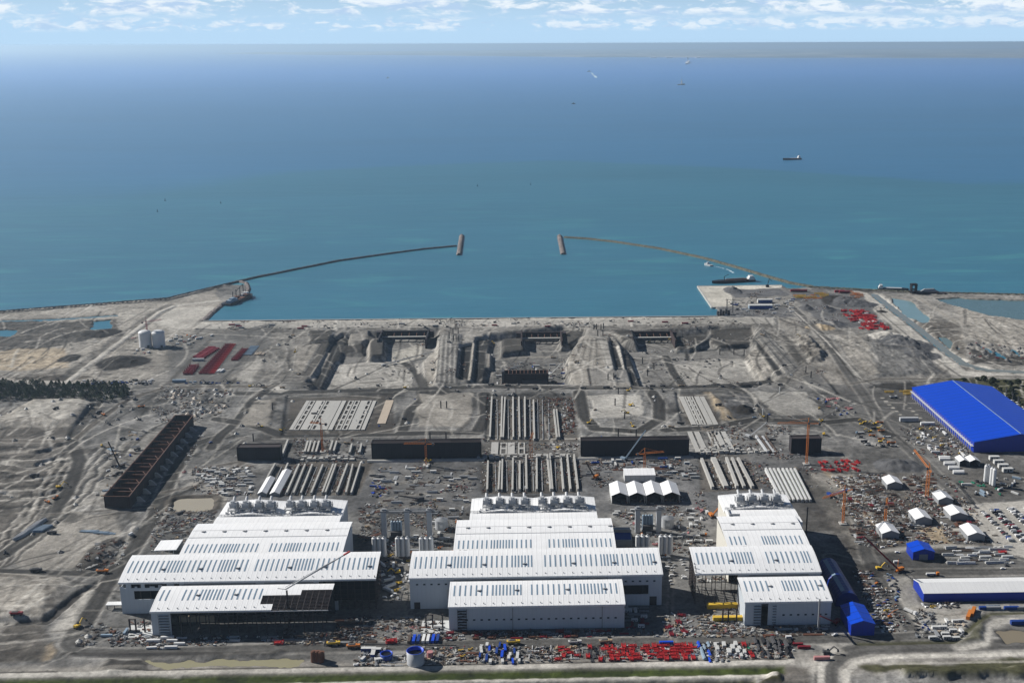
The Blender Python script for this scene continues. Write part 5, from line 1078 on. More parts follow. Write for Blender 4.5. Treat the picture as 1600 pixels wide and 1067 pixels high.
NOGO = [(-336, -120, 863, 906), (-299, -152, 826, 864), (-297, -154, 900, 972), (-284, -166, 965, 1024), (-100, 114, 863, 906), (-66, 80, 826, 864), (-65, 79, 900, 972), (-54, 67, 965, 1024), (135, 246, 863, 906), (170, 246, 826, 864), (170, 250, 900, 1024),
        (504, 616, 1212, 1436), (325, 474, 860, 895), (-428, -385, 1085, 1352), (84, 196, 1082, 1118), (-323, -273, 1219, 1236), (-174, -49, 1219, 1236), (61, 185, 1219, 1236), (298, 335, 1219, 1236)]
def spawn(kind, col, x, y, rz, where, group=None, s=1., z=None, lab=None):
    L = kit(kind, col); loc = (x, y, (gz(x, y) if z is None else z)); ph, cat = PH[kind]
    lb = lab or f'{CN.get(col, col)} {ph} {where}'
    if len(lb.split()) > 16: lb = lb.replace(' the ', ' ')
    if len(lb.split()) > 16: lb = lb.replace(' with small windows', '').replace(' and timber', '').replace(' lying', '').replace(' loose', '').replace('crowded ', '').replace('stack of long steel sections', 'steel stack')
    if len(lb.split()) > 16: print('LONG', lb)
    if len(L) == 1: o = bpy.data.objects.new(kind, L[0][1]); COL.objects.link(o); o.location = loc; o.rotation_euler = (0, 0, rz)
    else:
        o = empty(kind, loc, rz)
        for n, me_ in L: c = bpy.data.objects.new(n, me_); COL.objects.link(c); c.parent = o
    o.scale = (s, s, s); tag(o, lb, cat, group); NAMES.setdefault(lb, []).append(o); return o
def scatter(pts, n, kinds, where, ang='axis', seed=1, s=1., pack=1.):
    rowed = ang in ('axis', 'y', 'x') and n < 200; s *= .80; n = int(n*1.12)
    """kinds: list of (weight, kind, colour)"""
    W = world(pts); r = random.Random(seed*7919+13); xs = [p[0] for p in W]; ys = [p[1] for p in W]; wt = [k[0] for k in kinds]; k = 0; t_ = 0
    while k < n and t_ < n*40:
        t_ += 1; x, y = r.uniform(min(xs), max(xs)), r.uniform(min(ys), max(ys)); ins = False
        for i in range(len(W)):
            a, b = W[i], W[i-1]
            if (a[1] > y) != (b[1] > y) and x < (b[0]-a[0])*(y-a[1])/(b[1]-a[1])+a[0]: ins = not ins
        if rowed: st = 6.6*s; y = round(y/st)*st+r.uniform(-.5, .5)
        if rowed and (x/44.+.13*math.sin(y/30)) % 1 < .13: continue
        if not ins or any(x0 < x < x1 and y0 < y < y1 for x0, x1, y0, y1 in NOGO): continue
        _, kd, c = r.choices(kinds, wt)[0]; kd = {'scrap_heap': ('scrap_heap', 'timber_pile', 'rubble_pile'), 'crate_stack': ('crate_stack', 'covered_pile', 'pallet_stack'), 'steel_bundle': ('steel_bundle', 'steel_bundle', 'plate_stack')}.get(kd, (kd,)); kd = kd[r.randrange(len(kd))]; sc = s*r.uniform(.82, 1.15); rd = RAD.get(kd, 3)*sc*pack
        if not free(x, y, rd): continue
        occupy(x, y, rd); c = r.choice(c) if isinstance(c, tuple) else c
        if kd in ('scrap_heap', 'timber_pile', 'rubble_pile', 'crate_stack', 'covered_pile', 'pallet_stack', 'steel_bundle', 'concrete_blocks') and c not in ('red', 'darkred') and r.random() < (.68 if c in ('white', 'offwhite') else .4): c = r.choice(('grey', 'darkgrey', 'concrete', 'brown', 'grey'))
        a = {'axis': r.choice((0, 0, 0, 1))*math.pi/2+r.gauss(0, .035), 'x': r.gauss(0, .05)+r.choice((0, math.pi)), 'y': math.pi/2+r.gauss(0, .05)+r.choice((0, math.pi)), 'rand': r.uniform(0, 6.28)}[ang if isinstance(ang, str) else 'x']
        spawn(kd, c, x, y, a, where, f'{PH[kd][1]} group {where}', sc); k += 1
def one(kind, col, px, py, rz, where, s=1.): x, y = P(px, py); occupy(x, y, RAD.get(kind, 3)*s); return spawn(kind, col, x, y, rad(rz), where, None, s)
# dark steel posts
for x, y in ((426, 641), (396, 689), (689, 639), (698, 639), (672, 687), (697, 687), (966, 617), (961, 635), (976, 654), (966, 682), (1199, 659), (1259, 582), (1267, 591), (1125, 542), (1147, 542), (1163, 544), (950, 595), (959, 594), (928, 515), (932, 515), (939, 515), (943, 514), (934, 525), (942, 525), (709, 535), (717, 535), (708, 524), (716, 522), (702, 531), (1022, 565), (1012, 575), (1004, 556), (994, 683)):
    X, Y = P(x, y); occupy(X, Y, 2); spawn('marker_post', 'black', X, Y, 0, 'standing alone in the bare earthworks', 'dark steel posts in the earthworks')
for x, y in ((1192, 650), (1218, 616)): X, Y = P(x, y); spawn('marker_post', 'offwhite', X, Y, 0, '', 'pale posts beside the pale pad', lab='pale post at the edge of the pale gravel pad')
# ---- notable vehicles, one by one
YEL = 'yellow'
for a in (('dump_truck', YEL, 522, 1008, 5, 'with orange cab on the haul road in front of the leftmost hall'), ('dump_truck', 'orange', 553, 1012, 3, 'next to the blue-roofed cabins by the haul road'), ('dump_truck', YEL, 803, 1006, 4, 'leftmost of the trucks on the road below the middle hall'),
          ('dump_truck', 'offwhite', 899, 1006, 4, 'central truck on the road below the middle hall'), ('dump_truck', 'wood', 947, 1005, 4, 'rightmost truck on the road below the middle hall'), ('dump_truck', 'orange', 161, 895, 0, 'crossing the left haul road junction'),
          ('dump_truck', 'darkgrey', 57, 893, 5, 'on the track at the left edge above the pale pad'), ('dump_truck', 'darkred', 27, 963, 0, 'parked at the foot of the lower left pad'), ('excavator', YEL, 122, 980, 60, 'beside the corner of the haul road, lower left'),
          ('excavator', YEL, 620, 896, 200, 'on the yard between the left and middle halls'), ('excavator', YEL, 1374, 889, 10, 'at the bend of the yard road right of the blue tent'), ('boom_lift', 'orange', 1402, 894, 70, 'with a long arm by the bend of the right yard road'),
          ('van', 'white', 1233, 997, 0, 'driving on the road below the rightmost hall'), ('pickup_truck', 'white', 1304, 992, 30, 'near the blue shed at the corner of the rightmost hall'), ('parked_car', 'white', 1379, 855, 10, 'on the yard left of the small blue shed'),
          ('parked_car', 'white', 1402, 863, 0, 'one of two by the small blue shed, in the middle of its yard'), ('van', 'white', 1401, 879, 0, 'in front of the small blue shed'), ('flatbed_truck', 'white', 1422, 958, -55, 'driving on the right yard road'),
          ('flatbed_truck', 'orange', 1457, 899, 0, 'behind the white-roofed warehouse'), ('dump_truck', 'offwhite', 1396, 622, 10, 'at the head of the storage pad left of the big blue shed'), ('parked_car', 'white', 1023, 627, 80, 'on the ring road right of the pale pad'),
          ('pickup_truck', 'lightblue', 1179, 653, 0, 'on the track left of the short caisson'), ('parked_car', 'darkgrey', 1105, 668, 0, 'on the track below the sunken right bay'), ('excavator', 'darkgrey', 1292, 1021, 0, 'next to the small roundabout'),
          ('container', 'pink', 1284, 1030, 0, 'next to the small roundabout'), ('parked_car', 'white', 1567, 889, 0, 'on the yard road above the warehouse, middle one'), ('parked_car', 'darkgrey', 1573, 884, 0, 'on the yard road above the warehouse, rightmost one'),
          ('van', 'white', 205, 837, 70, 'standing alone on the soil left of the leftmost hall'), ('parked_car', 'navy', 329, 692, 60, 'on the haul road between the long caisson and the short one'), ('excavator', YEL, 93, 762, 30, 'by the left haul road among the ridges'), ('dump_truck', 'darkgrey', 55, 748, 20, 'among the ridges at the left edge')):
    one(*a)
# ---- storage patches
W1 = [(3, 'cabin', ('white', 'offwhite')), (2, 'container', ('offwhite', 'grey')), (2, 'crate_stack', ('offwhite', 'grey', 'brown')), (1, 'steel_bundle', 'palegrey')]
scatter([(310, 737), (345, 729), (398, 733), (392, 772), (352, 775), (318, 752)], 58, W1, 'in the yard between the pond and the left beam rows', seed=2)
MIX = [(3, 'steel_bundle', ('palegrey', 'grey', 'brown')), (2, 'crate_stack', ('offwhite', 'brown', 'wood')), (1, 'cabin', 'white'), (2, 'scrap_heap', ('brown', 'darkgrey')), (1, 'container', ('grey', 'offwhite')), (1, 'pipe_bundle', 'palegrey'), (1, 'concrete_blocks', 'concrete')]
scatter([(590, 733), (735, 728), (742, 765), (730, 788), (600, 784), (588, 760)], 74, MIX, 'in the yard behind the left batching plant', seed=3)
scatter([(582, 740), (602, 740), (596, 776), (580, 776)], 16, [(3, 'container', ('navy', 'darkgrey')), (2, 'crate_stack', ('navy', 'blue'))], 'at the right end of the left beam rows', 'rand', 4, .8)
scatter([(560, 790), (592, 785), (600, 835), (568, 850)], 44, [(3, 'scrap_heap', ('brown', 'rust', 'darkgrey')), (1, 'crate_stack', ('wood', 'offwhite')), (1, 'steel_bundle', 'rust')], 'in the shadow right of the leftmost hall', 'rand', 5)
BP = [(3, 'scrap_heap', ('darkgrey', 'brown', 'grey')), (2, 'crate_stack', ('offwhite', 'lightblue', 'brown')), (1, 'cabin', 'offwhite'), (1, 'telehandler', ('orange', 'yellow')), (1, 'container', ('grey', 'offwhite')), (1, 'steel_bundle', ('palegrey', 'darkgrey'))]
scatter([(588, 842), (700, 830), (706, 868), (640, 878), (575, 874)], 55, BP, 'around the silos of the left batching plant', 'axis', 6)
scatter([(672, 800), (735, 790), (728, 850), (690, 850)], 34, BP, 'around the grey tank of the left batching plant', 'axis', 7)
scatter([(596, 880), (640, 880), (640, 925), (600, 955), (596, 920)], 34, [(3, 'parked_car', ('white', 'darkgrey', 'grey')), (2, 'van', 'white'), (1, 'telehandler', 'yellow'), (2, 'crate_stack', ('grey', 'offwhite')), (1, 'container', 'white')], 'in the lane between the left and middle halls', 'rand', 8)
FR = [(5, 'steel_bundle', ('brown', 'rust', 'darkgrey', 'grey')), (3, 'scrap_heap', ('rust', 'brown', 'grey')), (3, 'rebar_cage', ('rust', 'brown')), (1, 'formwork_frame', 'red'), (1, 'crate_stack', ('offwhite', 'wood')), (1, 'steel_truss', 'darkgrey')]
scatter([(475, 972), (580, 965), (580, 1001), (430, 1006)], 190, FR, 'in the crowded steel yard below the leftmost hall', 'axis', 9, .95, .8)
scatter([(300, 985), (470, 978), (470, 998), (330, 1003)], 80, [(3, 'crate_stack', ('offwhite', 'lightblue', 'grey')), (3, 'steel_bundle', ('palegrey', 'darkgrey')), (1, 'bag_row', 'white'), (1, 'container', 'palegrey')], 'in the shade below the open front of the leftmost hall', 'x', 10, .9, .85)
scatter([(228, 1000), (292, 996), (292, 1010), (228, 1012)], 14, [(2, 'container', 'white'), (1, 'steel_bundle', 'white'), (1, 'crate_stack', 'offwhite')], 'by the haul road below the left corner of the leftmost hall', 'x', 11)
scatter([(168, 985), (222, 990), (222, 1004), (168, 1006)], 20, [(2, 'crate_stack', ('rust', 'wood', 'brown')), (1, 'scrap_heap', 'darkgrey'), (1, 'container', ('lightblue', 'darkgrey'))], 'in the lower left yard corner', 'axis', 12)
scatter([(132, 980), (165, 972), (150, 1005), (120, 1012)], 18, [(3, 'scrap_heap', ('darkgrey', 'brown')), (1, 'rock_heap', 'concrete')], 'on the kerbed plot inside the road corner', 'rand', 13)
scatter([(600, 968), (645, 966), (700, 968), (700, 990), (605, 992)], 36, [(3, 'scrap_heap', ('darkgrey', 'brown', 'pink')), (2, 'steel_bundle', ('rust', 'palegrey')), (1, 'crate_stack', ('offwhite', 'wood'))], 'by the left corner of the middle hall', 'axis', 14)
for i, (x, c) in enumerate(((640, 'brown'), (647, 'blue'), (654, 'navy'), (662, 'white'), (669, 'white'), (677, 'blue'), (684, 'navy'))): one('container', c, x, 1000-.02*(x-640), 88, f'{NTH[i]} from left in the mixed container row below the middle hall', .9)
one('formwork_frame', 'red', 612, 1003, 10, 'with a red drum by the road left of the container row')
scatter([(700, 988), (980, 980), (980, 990), (700, 1000)], 64, [(2, 'formwork_frame', ('rust', 'darkred')), (3, 'steel_bundle', ('rust', 'darkred', 'grey')), (1, 'scrap_heap', 'darkgrey'), (1, 'crate_stack', 'offwhite')], 'in the narrow strip at the foot of the middle hall', 'x', 15, .8)
scatter([(979, 948), (1008, 946), (1008, 978), (979, 982)], 20, [(2, 'rebar_cage', ('darkred', 'grey')), (1, 'cabin', 'white'), (2, 'steel_bundle', ('darkred', 'grey'))], 'in the shaded notch at the right end of the middle hall', 'axis', 16)
# bottom storage strip
scatter([(568, 1016), (605, 1015), (608, 1040), (550, 1040)], 22, [(3, 'crate_stack', ('white', 'offwhite')), (1, 'cabin', ('white', 'lightblue')), (1, 'bag_row', 'white')], 'around the blue tanks in the bottom storage strip', 'rand', 17)
for i, (x, y) in enumerate(((572, 1017), (580, 1017), (588, 1018), (583, 1024))): one('cabin', 'navy', x, y, 90 if i == 3 else 0, f'{NTH[i]} in the cluster left of the small blue tank', 1.)
scatter([(598, 1026), (640, 1024), (640, 1036), (598, 1039)], 22, [(3, 'bag_row', 'white'), (2, 'crate_stack', ('white', 'offwhite'))], 'on the white floor between the two blue tanks', 'axis', 18, .8)
scatter([(668, 1022), (712, 1018), (712, 1034), (672, 1038)], 44, [(3, 'scrap_heap', ('brown', 'concrete')), (2, 'concrete_blocks', 'concrete'), (1, 'crate_stack', 'wood')], 'right of the big blue tank in the bottom storage strip', 'rand', 19)
scatter([(712, 1018), (738, 1017), (738, 1034), (712, 1035)], 18, [(3, 'steel_bundle', ('rust', 'brown')), (1, 'crate_stack', 'yellow')], 'in the rusty steel stack of the bottom storage strip', 'x', 20)
scatter([(742, 1012), (812, 1008), (812, 1032), (742, 1035)], 30, [(4, 'container', ('navy', 'blue')), (1, 'crate_stack', ('white', 'offwhite')), (1, 'cabin', 'offwhite')], 'in the blue group of the bottom storage strip', 'y', 21, .9)
scatter([(816, 1013), (862, 1012), (862, 1030), (816, 1031)], 48, [(3, 'bag_row', 'white'), (2, 'crate_stack', ('white', 'brown', 'offwhite')), (1, 'steel_bundle', 'darkred')], 'in the white group of the bottom storage strip', 'axis', 22, .85)
scatter([(862, 1014), (905, 1012), (905, 1030), (862, 1031)], 38, [(3, 'formwork_frame', 'red'), (2, 'bag_row', 'white'), (1, 'crate_stack', ('white', 'wood'))], 'in the red and white group of the bottom storage strip', 'axis', 23, .8)
scatter([(918, 1012), (946, 1011), (946, 1031), (918, 1032)], 22, [(2, 'steel_bundle', ('black', 'darkgrey')), (1, 'formwork_frame', 'red')], 'in the black bar stack of the bottom storage strip', 'y', 24, .85)
scatter([(948, 1012), (1040, 1007), (1045, 1028), (952, 1031)], 105, [(6, 'formwork_frame', 'red'), (1, 'steel_bundle', 'red'), (1, 'crate_stack', ('white', 'darkred'))], 'in the dense red formwork store of the bottom strip', 'axis', 25, .85, .8)
scatter([(1052, 1008), (1092, 1007), (1092, 1029), (1052, 1030)], 48, [(6, 'formwork_frame', 'red'), (1, 'steel_bundle', ('red', 'lightblue'))], 'in the right red formwork store of the bottom strip', 'axis', 26, .85, .8)
scatter([(1091, 1010), (1108, 1009), (1110, 1030), (1092, 1031)], 14, [(3, 'pipe_bundle', ('lightblue', 'blue'))], 'in the blue pipe group of the bottom strip', 'y', 27, .8)
scatter([(1108, 1008), (1150, 1006), (1170, 1027), (1112, 1030)], 30, [(3, 'cabin', ('white', 'offwhite')), (1, 'container', ('white', 'palegrey')), (1, 'crate_stack', 'white')], 'in the white cabin group of the bottom strip', 'y', 28)
scatter([(1152, 1008), (1178, 1007), (1180, 1024), (1156, 1026)], 20, [(1, 'formwork_frame', 'red'), (1, 'crate_stack', ('white', 'green')), (1, 'container', ('red', 'white'))], 'right of the white cabins in the bottom strip', 'y', 29, .8)
scatter([(1180, 1004), (1238, 1004), (1236, 1022), (1186, 1025)], 36, [(3, 'pipe_bundle', ('darkgrey', 'black')), (2, 'steel_bundle', ('black', 'darkgrey'))], 'in the black steel store at the end of the bottom strip', 'y', 30, .95, .9)
scatter([(1240, 1006), (1268, 1005), (1268, 1014), (1240, 1016)], 6, [(1, 'container', ('black', 'darkred'))], 'at the right end of the bottom strip', 'x', 31, 1.)
one('container', 'blue', 1041, 1006, 0, 'flat blue one on a trailer above the red formwork store', .9)
# between middle and right hall
scatter([(1036, 870), (1072, 870), (1075, 905), (1048, 912)], 22, [(5, 'parked_car', ('white', 'darkgrey', 'grey')), (1, 'van', 'white')], 'in the lane between the middle and rightmost halls', 'x', 32)
scatter([(1036, 960), (1075, 958), (1085, 992), (1036, 994)], 22, [(2, 'formwork_frame', 'darkred'), (2, 'crate_stack', ('offwhite', 'wood')), (1, 'scrap_heap', 'grey'), (1, 'bag_row', 'white')], 'on the open yard below the lane beside the middle hall', 'rand', 33, .9)
scatter([(1088, 970), (1165, 960), (1290, 976), (1290, 992), (1100, 994)], 92, [(3, 'scrap_heap', ('brown', 'darkgrey', 'wood')), (2, 'steel_bundle', ('palegrey', 'wood', 'rust')), (1, 'rebar_cage', ('rust', 'pink')), (1, 'concrete_blocks', 'concrete'), (1, 'crate_stack', 'offwhite')], 'below the open bay of the rightmost hall', 'axis', 34, .85)
for i, (x, y, L_) in enumerate(((1137, 969, 12), (1133, 949, 15))):
    X, Y = P(x, y); o = obj('yellow_girder', MB().box(-L_, L_, -1.6, 1.6, .3, 3.4).box(-L_, L_, -2, 2, 3.4, 3.8).box(-L_, L_, -2, 2, 0, .3), mat('yellow')); o.location = (X, Y, 0); tag(o, ['lower', 'upper'][i]+' of the two long yellow girders lying in the open bay', 'girder')
scatter([(1092, 905), (1150, 905), (1152, 940), (1092, 940)], 56, [(3, 'concrete_blocks', 'offwhite'), (2, 'scrap_heap', ('rust', 'grey')), (1, 'steel_bundle', 'palegrey'), (1, 'crate_stack', 'white')], 'inside the open frame of the rightmost hall', 'axis', 35, .9)
BQ = [(3, 'scrap_heap', ('darkgrey', 'grey', 'brown')), (2, 'crate_stack', ('offwhite', 'wood', 'pink')), (2, 'cabin', ('white', 'offwhite')), (1, 'mixer_truck', ('orange', 'white')), (1, 'van', 'white')]
scatter([(1055, 800), (1112, 785), (1112, 868), (1058, 866)], 50, BQ, 'in the yard left of the rightmost hall', 'axis', 36)
scatter([(958, 800), (990, 795), (1040, 835), (1036, 868), (966, 868)], 40, BQ, 'around the silos of the right batching plant', 'axis', 37, .9)
scatter([(915, 720), (1075, 716), (1088, 748), (1070, 752), (970, 735), (915, 745)], 70, [(3, 'steel_bundle', ('rust', 'palegrey', 'brown')), (2, 'crate_stack', ('wood', 'offwhite', 'brown')), (1, 'container', ('offwhite', 'grey', 'navy')), (1, 'cabin', 'lightblue')], 'behind the row of four white tents', 'axis', 38)
# clutter among the beam rows
for pts, l, sd in (([(450, 728), (555, 726), (545, 768), (450, 770)], 'between the beams behind the leftmost hall', 39), ([(765, 722), (898, 720), (902, 764), (765, 766)], 'between the beams behind the middle hall', 40), ([(1100, 718), (1150, 718), (1178, 760), (1115, 762)], 'between the beams behind the rightmost hall', 41),
                   ([(768, 622), (896, 620), (900, 682), (764, 684)], 'in the sunken middle bay', 42), ([(460, 686), (575, 684), (570, 716), (455, 718)], 'above the left beam rows beside the short caisson', 43), ([(1105, 672), (1225, 668), (1225, 712), (1100, 712)], 'on the slabs above the right beam row', 44)):
    scatter(pts, 62 if sd != 44 else 80, [(3, 'scrap_heap', ('brown', 'rust', 'grey')), (3, 'rebar_cage', ('rust', 'brown')), (2, 'crate_stack', ('brown', 'wood', 'offwhite')), (2, 'steel_bundle', ('brown', 'palegrey'))], l, 'y', sd, .75, .8)
# rusty stacks of the middle bay, right part
scatter([(862, 622), (894, 620), (898, 672), (870, 675)], 44, [(3, 'steel_bundle', ('rust', 'offwhite')), (2, 'formwork_frame', 'rust')], 'in rusty rows at the right side of the sunken middle bay', 'y', 45, .9, .7)
# right yard
RY = [(3, 'scrap_heap', ('rust', 'brown', 'concrete')), (3, 'rebar_cage', ('rust', 'brown')), (2, 'crate_stack', ('offwhite', 'wood', 'white')), (1, 'formwork_frame', ('rust', 'darkred', 'brown')), (2, 'steel_bundle', ('rust', 'palegrey')), (1, 'van', 'white')]
scatter([(1300, 745), (1370, 742), (1455, 830), (1440, 850), (1340, 850)], 190, RY, 'in the crowded reinforcement yard of the right side', 'axis', 46, .85, .85)
scatter([(1410, 745), (1450, 742), (1560, 840), (1490, 850)], 110, RY, 'beside the grey-walled tents of the right yard', 'axis', 47, .85, .85)
scatter([(1300, 745), (1345, 745), (1378, 795), (1345, 800)], 80, [(3, 'concrete_blocks', ('offwhite', 'concrete')), (2, 'crate_stack', ('white', 'tan'))], 'in the pale rubble field of the right yard', 'rand', 48, .8, .8)
scatter([(1279, 722), (1340, 719), (1340, 736), (1284, 736)], 26, [(4, 'formwork_frame', 'red'), (1, 'telehandler', 'red'), (1, 'crate_stack', 'white')], 'in the red equipment group beside the tall tower crane', 'rand', 49, .9)
scatter([(1480, 855), (1578, 855), (1575, 880), (1480, 882)], 46, [(3, 'pipe_bundle', ('white', 'offwhite')), (2, 'steel_bundle', ('white', 'offwhite')), (1, 'container', 'offwhite'), (.3, 'formwork_frame', 'red')], 'in the pipe store above the long warehouse', 'x', 50)
for i in range(4):
    for j in range(2): x, y = P(1476+i*7.2, 717+i*7+j*2.2); spawn('container', 'white', x, y, 0, 'in the stepped container row of the right yard', 'white containers in a stepped row')
for i in range(4): x, y = P(1553+i*7, 718+i*6.4); spawn('cabin', 'offwhite', x, y, 0, 'in the short row at the right edge of the yard', 'cabins at the right edge', 1.5)
scatter([(1425, 668), (1470, 668), (1510, 712), (1465, 715), (1430, 690)], 60, [(3, 'van', 'white'), (3, 'parked_car', ('white', 'darkgrey', 'grey')), (2, 'crate_stack', ('brown', 'wood')), (1, 'telehandler', 'yellow'), (1, 'container', 'white')], 'left of the big blue shed', 'axis', 51)
scatter([(1335, 655), (1375, 660), (1400, 700), (1370, 702), (1340, 690)], 18, [(2, 'dump_truck', ('orange', 'darkgrey', 'offwhite')), (2, 'excavator', ('yellow', 'darkgrey')), (1, 'flatbed_truck', 'lightblue')], 'on the open plot left of the diagonal yard road', 'x', 52)
scatter([(1275, 622), (1330, 622), (1342, 648), (1300, 650)], 24, [(1, 'formwork_frame', 'pink'), (2, 'rock_heap', 'rock'), (1, 'scrap_heap', 'offwhite'), (1, 'van', 'navy')], 'on the dark plot right of the pale gravel pad', 'rand', 53, .9)
scatter([(1500, 752), (1590, 748), (1595, 775), (1510, 778)], 26, [(1, 'container', ('lightblue', 'offwhite')), (2, 'crate_stack', ('green', 'white')), (1, 'mixer_truck', 'white'), (1, 'telehandler', 'darkgrey')], 'around the small silos of the right yard', 'rand', 54)
scatter([(1385, 612), (1430, 612), (1428, 618), (1385, 618)], 4, [(1, 'steel_truss', 'yellow')], 'at the far corner of the big blue shed', 'x', 55)
x, y = P(1420, 658); spawn('container', 'palegrey', x, y, 0, 'on the storage pad left of the big blue shed', s=1.9); x, y = P(1449, 664); spawn('container', 'white', x, y, 0, 'long white one on the storage pad left of the big blue shed', s=1.4)
# parking and vehicles right of the rightmost hall
scatter([(1338, 893), (1368, 896), (1395, 950), (1400, 985), (1372, 985)], 72, [(4, 'parked_car', ('white', 'darkgrey', 'grey', 'navy')), (1, 'pickup_truck', 'white'), (.2, 'telehandler', 'yellow'), (3, 'scrap_heap', ('rust', 'darkgrey')), (.2, 'boom_lift', 'orange')], 'on the plot between the blue fabric shed and the yard road', 'x', 56, .95, .85)
scatter([(1380, 897), (1398, 900), (1412, 935), (1400, 940)], 14, [(2, 'parked_car', ('navy', 'darkgrey')), (2, 'crate_stack', ('navy', 'lightblue'))], 'along the right yard road below its bend', 'rand', 57)
scatter([(1436, 938), (1500, 942), (1500, 950), (1445, 950)], 20, [(3, 'parked_car', ('darkgrey', 'white')), (1, 'telehandler', 'yellow'), (1, 'crate_stack', 'brown')], 'in front of the blue wall of the long warehouse', 'rand', 58)
scatter([(1538, 938), (1605, 936), (1605, 942), (1540, 944)], 14, [(1, 'bag_row', 'lightblue')], 'along the right part of the warehouse wall', 'x', 59)
scatter([(1432, 955), (1460, 958), (1452, 1000), (1430, 998)], 26, [(3, 'crate_stack', ('navy', 'darkgrey', 'grey')), (2, 'scrap_heap', 'darkgrey')], 'along the left edge of the pale yard below the warehouse', 'rand', 60)
scatter([(1462, 975), (1505, 972), (1500, 998), (1455, 1000)], 30, [(2, 'cabin', ('white', 'palegrey')), (3, 'crate_stack', ('tan', 'offwhite')), (1, 'container', 'grey')], 'in the lower corner of the pale yard', 'axis', 61)
for i in range(2): one('container', 'orange', 1514+i*6, 963-i*5, 60, f"{['front', 'rear'][i]} of the two orange ones on the pale yard", 1.15)
for i, x in enumerate((1541, 1552, 1580, 1600)): one('container', ('navy', 'grey')[i % 2], x, 952, 0, f'{NTH[i]} from left along the kerb below the warehouse')
one('container', 'navy', 1594, 975, 0, 'on the plot inside the curved pale road', 1.3)
# the car park
cols = ['white', 'darkgrey', 'darkgrey', 'grey', 'white', 'palegrey', 'black', 'darkred', 'white', 'navy', 'black', 'grey', 'white', 'darkgrey']; rp = random.Random(4)
for k, (px, py, y1) in enumerate(((1535, 800, 76), (1549, 797, 100), (1556, 797, 100), (1576, 795, 100), (1583, 795, 100), (1603, 795, 100))):
    x, y = P(px, py)
    for i in range(int(y1/2.9)):
        if rp.random() < .16: continue
        yy = y-i*2.9
        if not free(x, yy, 1.2): continue
        occupy(x, yy, 1.2); c = rp.choice(cols); rz = rp.choice((0, math.pi))+rp.gauss(0, .03); spawn(rp.choice(('parked_car', 'parked_car', 'parked_car', 'van')), c, x+rp.uniform(-.3, .3), yy, rz, 'in the pale car park at the right edge', 'vehicles in the pale car park')
# upper right: dock yard
scatter([(1315, 486), (1350, 485), (1390, 515), (1345, 516)], 62, [(6, 'formwork_frame', 'red'), (1, 'crate_stack', 'white')], 'in the red formwork store near the channel', 'rand', 62, 1.4, .75)
scatter([(1243, 462), (1290, 458), (1290, 466), (1245, 468)], 16, [(3, 'steel_bundle', 'orange'), (1, 'steel_truss', 'yellow')], 'in the orange steel store by the coast', 'x', 63, 1.3)
scatter([(1320, 455), (1340, 456), (1345, 467), (1325, 463)], 8, [(3, 'steel_truss', 'orange')], 'in the second orange steel store by the coast', 'x', 64)
for i, (x, y) in enumerate(((1243, 456), (1253, 456), (1312, 457), (1319, 458))): one('container', 'darkred', x, y, 0, f'{NTH[i]} from left along the coast behind the gravel heaps', 1.6)
for x, y, l, s in ((1188, 482, 'dark glazed quayside shed behind the harbour corner', 3.4), (1195, 473, 'smaller quayside shed behind the glazed one', 2.2)):
    X, Y = P(x, y); o = empty('quay_shed', (X, Y, gz(X, Y)), 0, l, 'shed'); obj('wall', MB().box(-6*s, 6*s, -1.5*s, 1.5*s, 0, 6), mat('lightblue', .4) if s > 3 else mat('offwhite'), o); obj('roof', MB().box(-6*s-.5, 6*s+.5, -1.5*s-.5, 1.5*s+.5, 6, 6.8), mat('offwhite'), o); obj('louvre', MB().box(-6*s+1, 6*s-1, -1.5*s-.15, -1.5*s, 1, 5), mat('navy'), o); occupy(X, Y, 12)
scatter([(1150, 465), (1240, 465), (1245, 492), (1130, 494)], 52, [(2, 'container', ('offwhite', 'white', 'navy')), (2, 'crate_stack', ('offwhite', 'darkgrey')), (1, 'excavator', 'darkgrey'), (2, 'scrap_heap', 'darkgrey'), (1, 'van', 'white')], 'on the quay yard at the harbour corner', 'x', 65)
# upper left: red steel store, tanks
def lane(a, b, n, kind, col, where, s=1., rz=0):
    for i in range(n):
        u = (i+.5)/n; x, y = P(a[0]+(b[0]-a[0])*u, a[1]+(b[1]-a[1])*u); spawn(kind, col, x, y, rz+random.uniform(-.05, .05), where, f'{kind} lane {where}'.replace('_', ' '), s)
lane((338, 545), (311, 562), 11, 'container', 'darkred', 'in the long red row left of the lattice row', 1.); lane((332, 543), (307, 560), 11, 'container', 'darkred', 'in the long red row left of the lattice row', 1.)
lane((305, 572), (293, 586), 5, 'formwork_frame', 'darkred', 'at the near end of the long red row', 1.5)
for dx in (0, 8, 16): lane((357+dx*.5, 538), (314+dx, 585), 17, 'formwork_frame', ('darkred', 'red', 'darkred')[dx % 3], 'in the red lattice row of the upper left store', .95)
lane((384, 546), (366, 564), 9, 'formwork_frame', 'darkred', 'in the short dark red row of the upper left store', 1.1); lane((399, 541), (386, 555), 8, 'steel_bundle', 'lightblue', 'in the pale blue row of the upper left store', 1.1)
for i in range(3): one('steel_bundle', 'tan', 401+5*i, 553, 90, f'{NTH[i]} of three tan ones in the upper left store', 1.1)
for i in range(2): one('container', 'white', 342+5*i, 580.5, 80, f"{['left', 'right'][i]} of two white ones beside the red lattice row")
one('container', 'palegrey', 310, 564, 0, 'in the gap of the long red row', 1.4); one('container', 'lightblue', 280, 597, 0, 'on the road below the red steel store', 1.5)
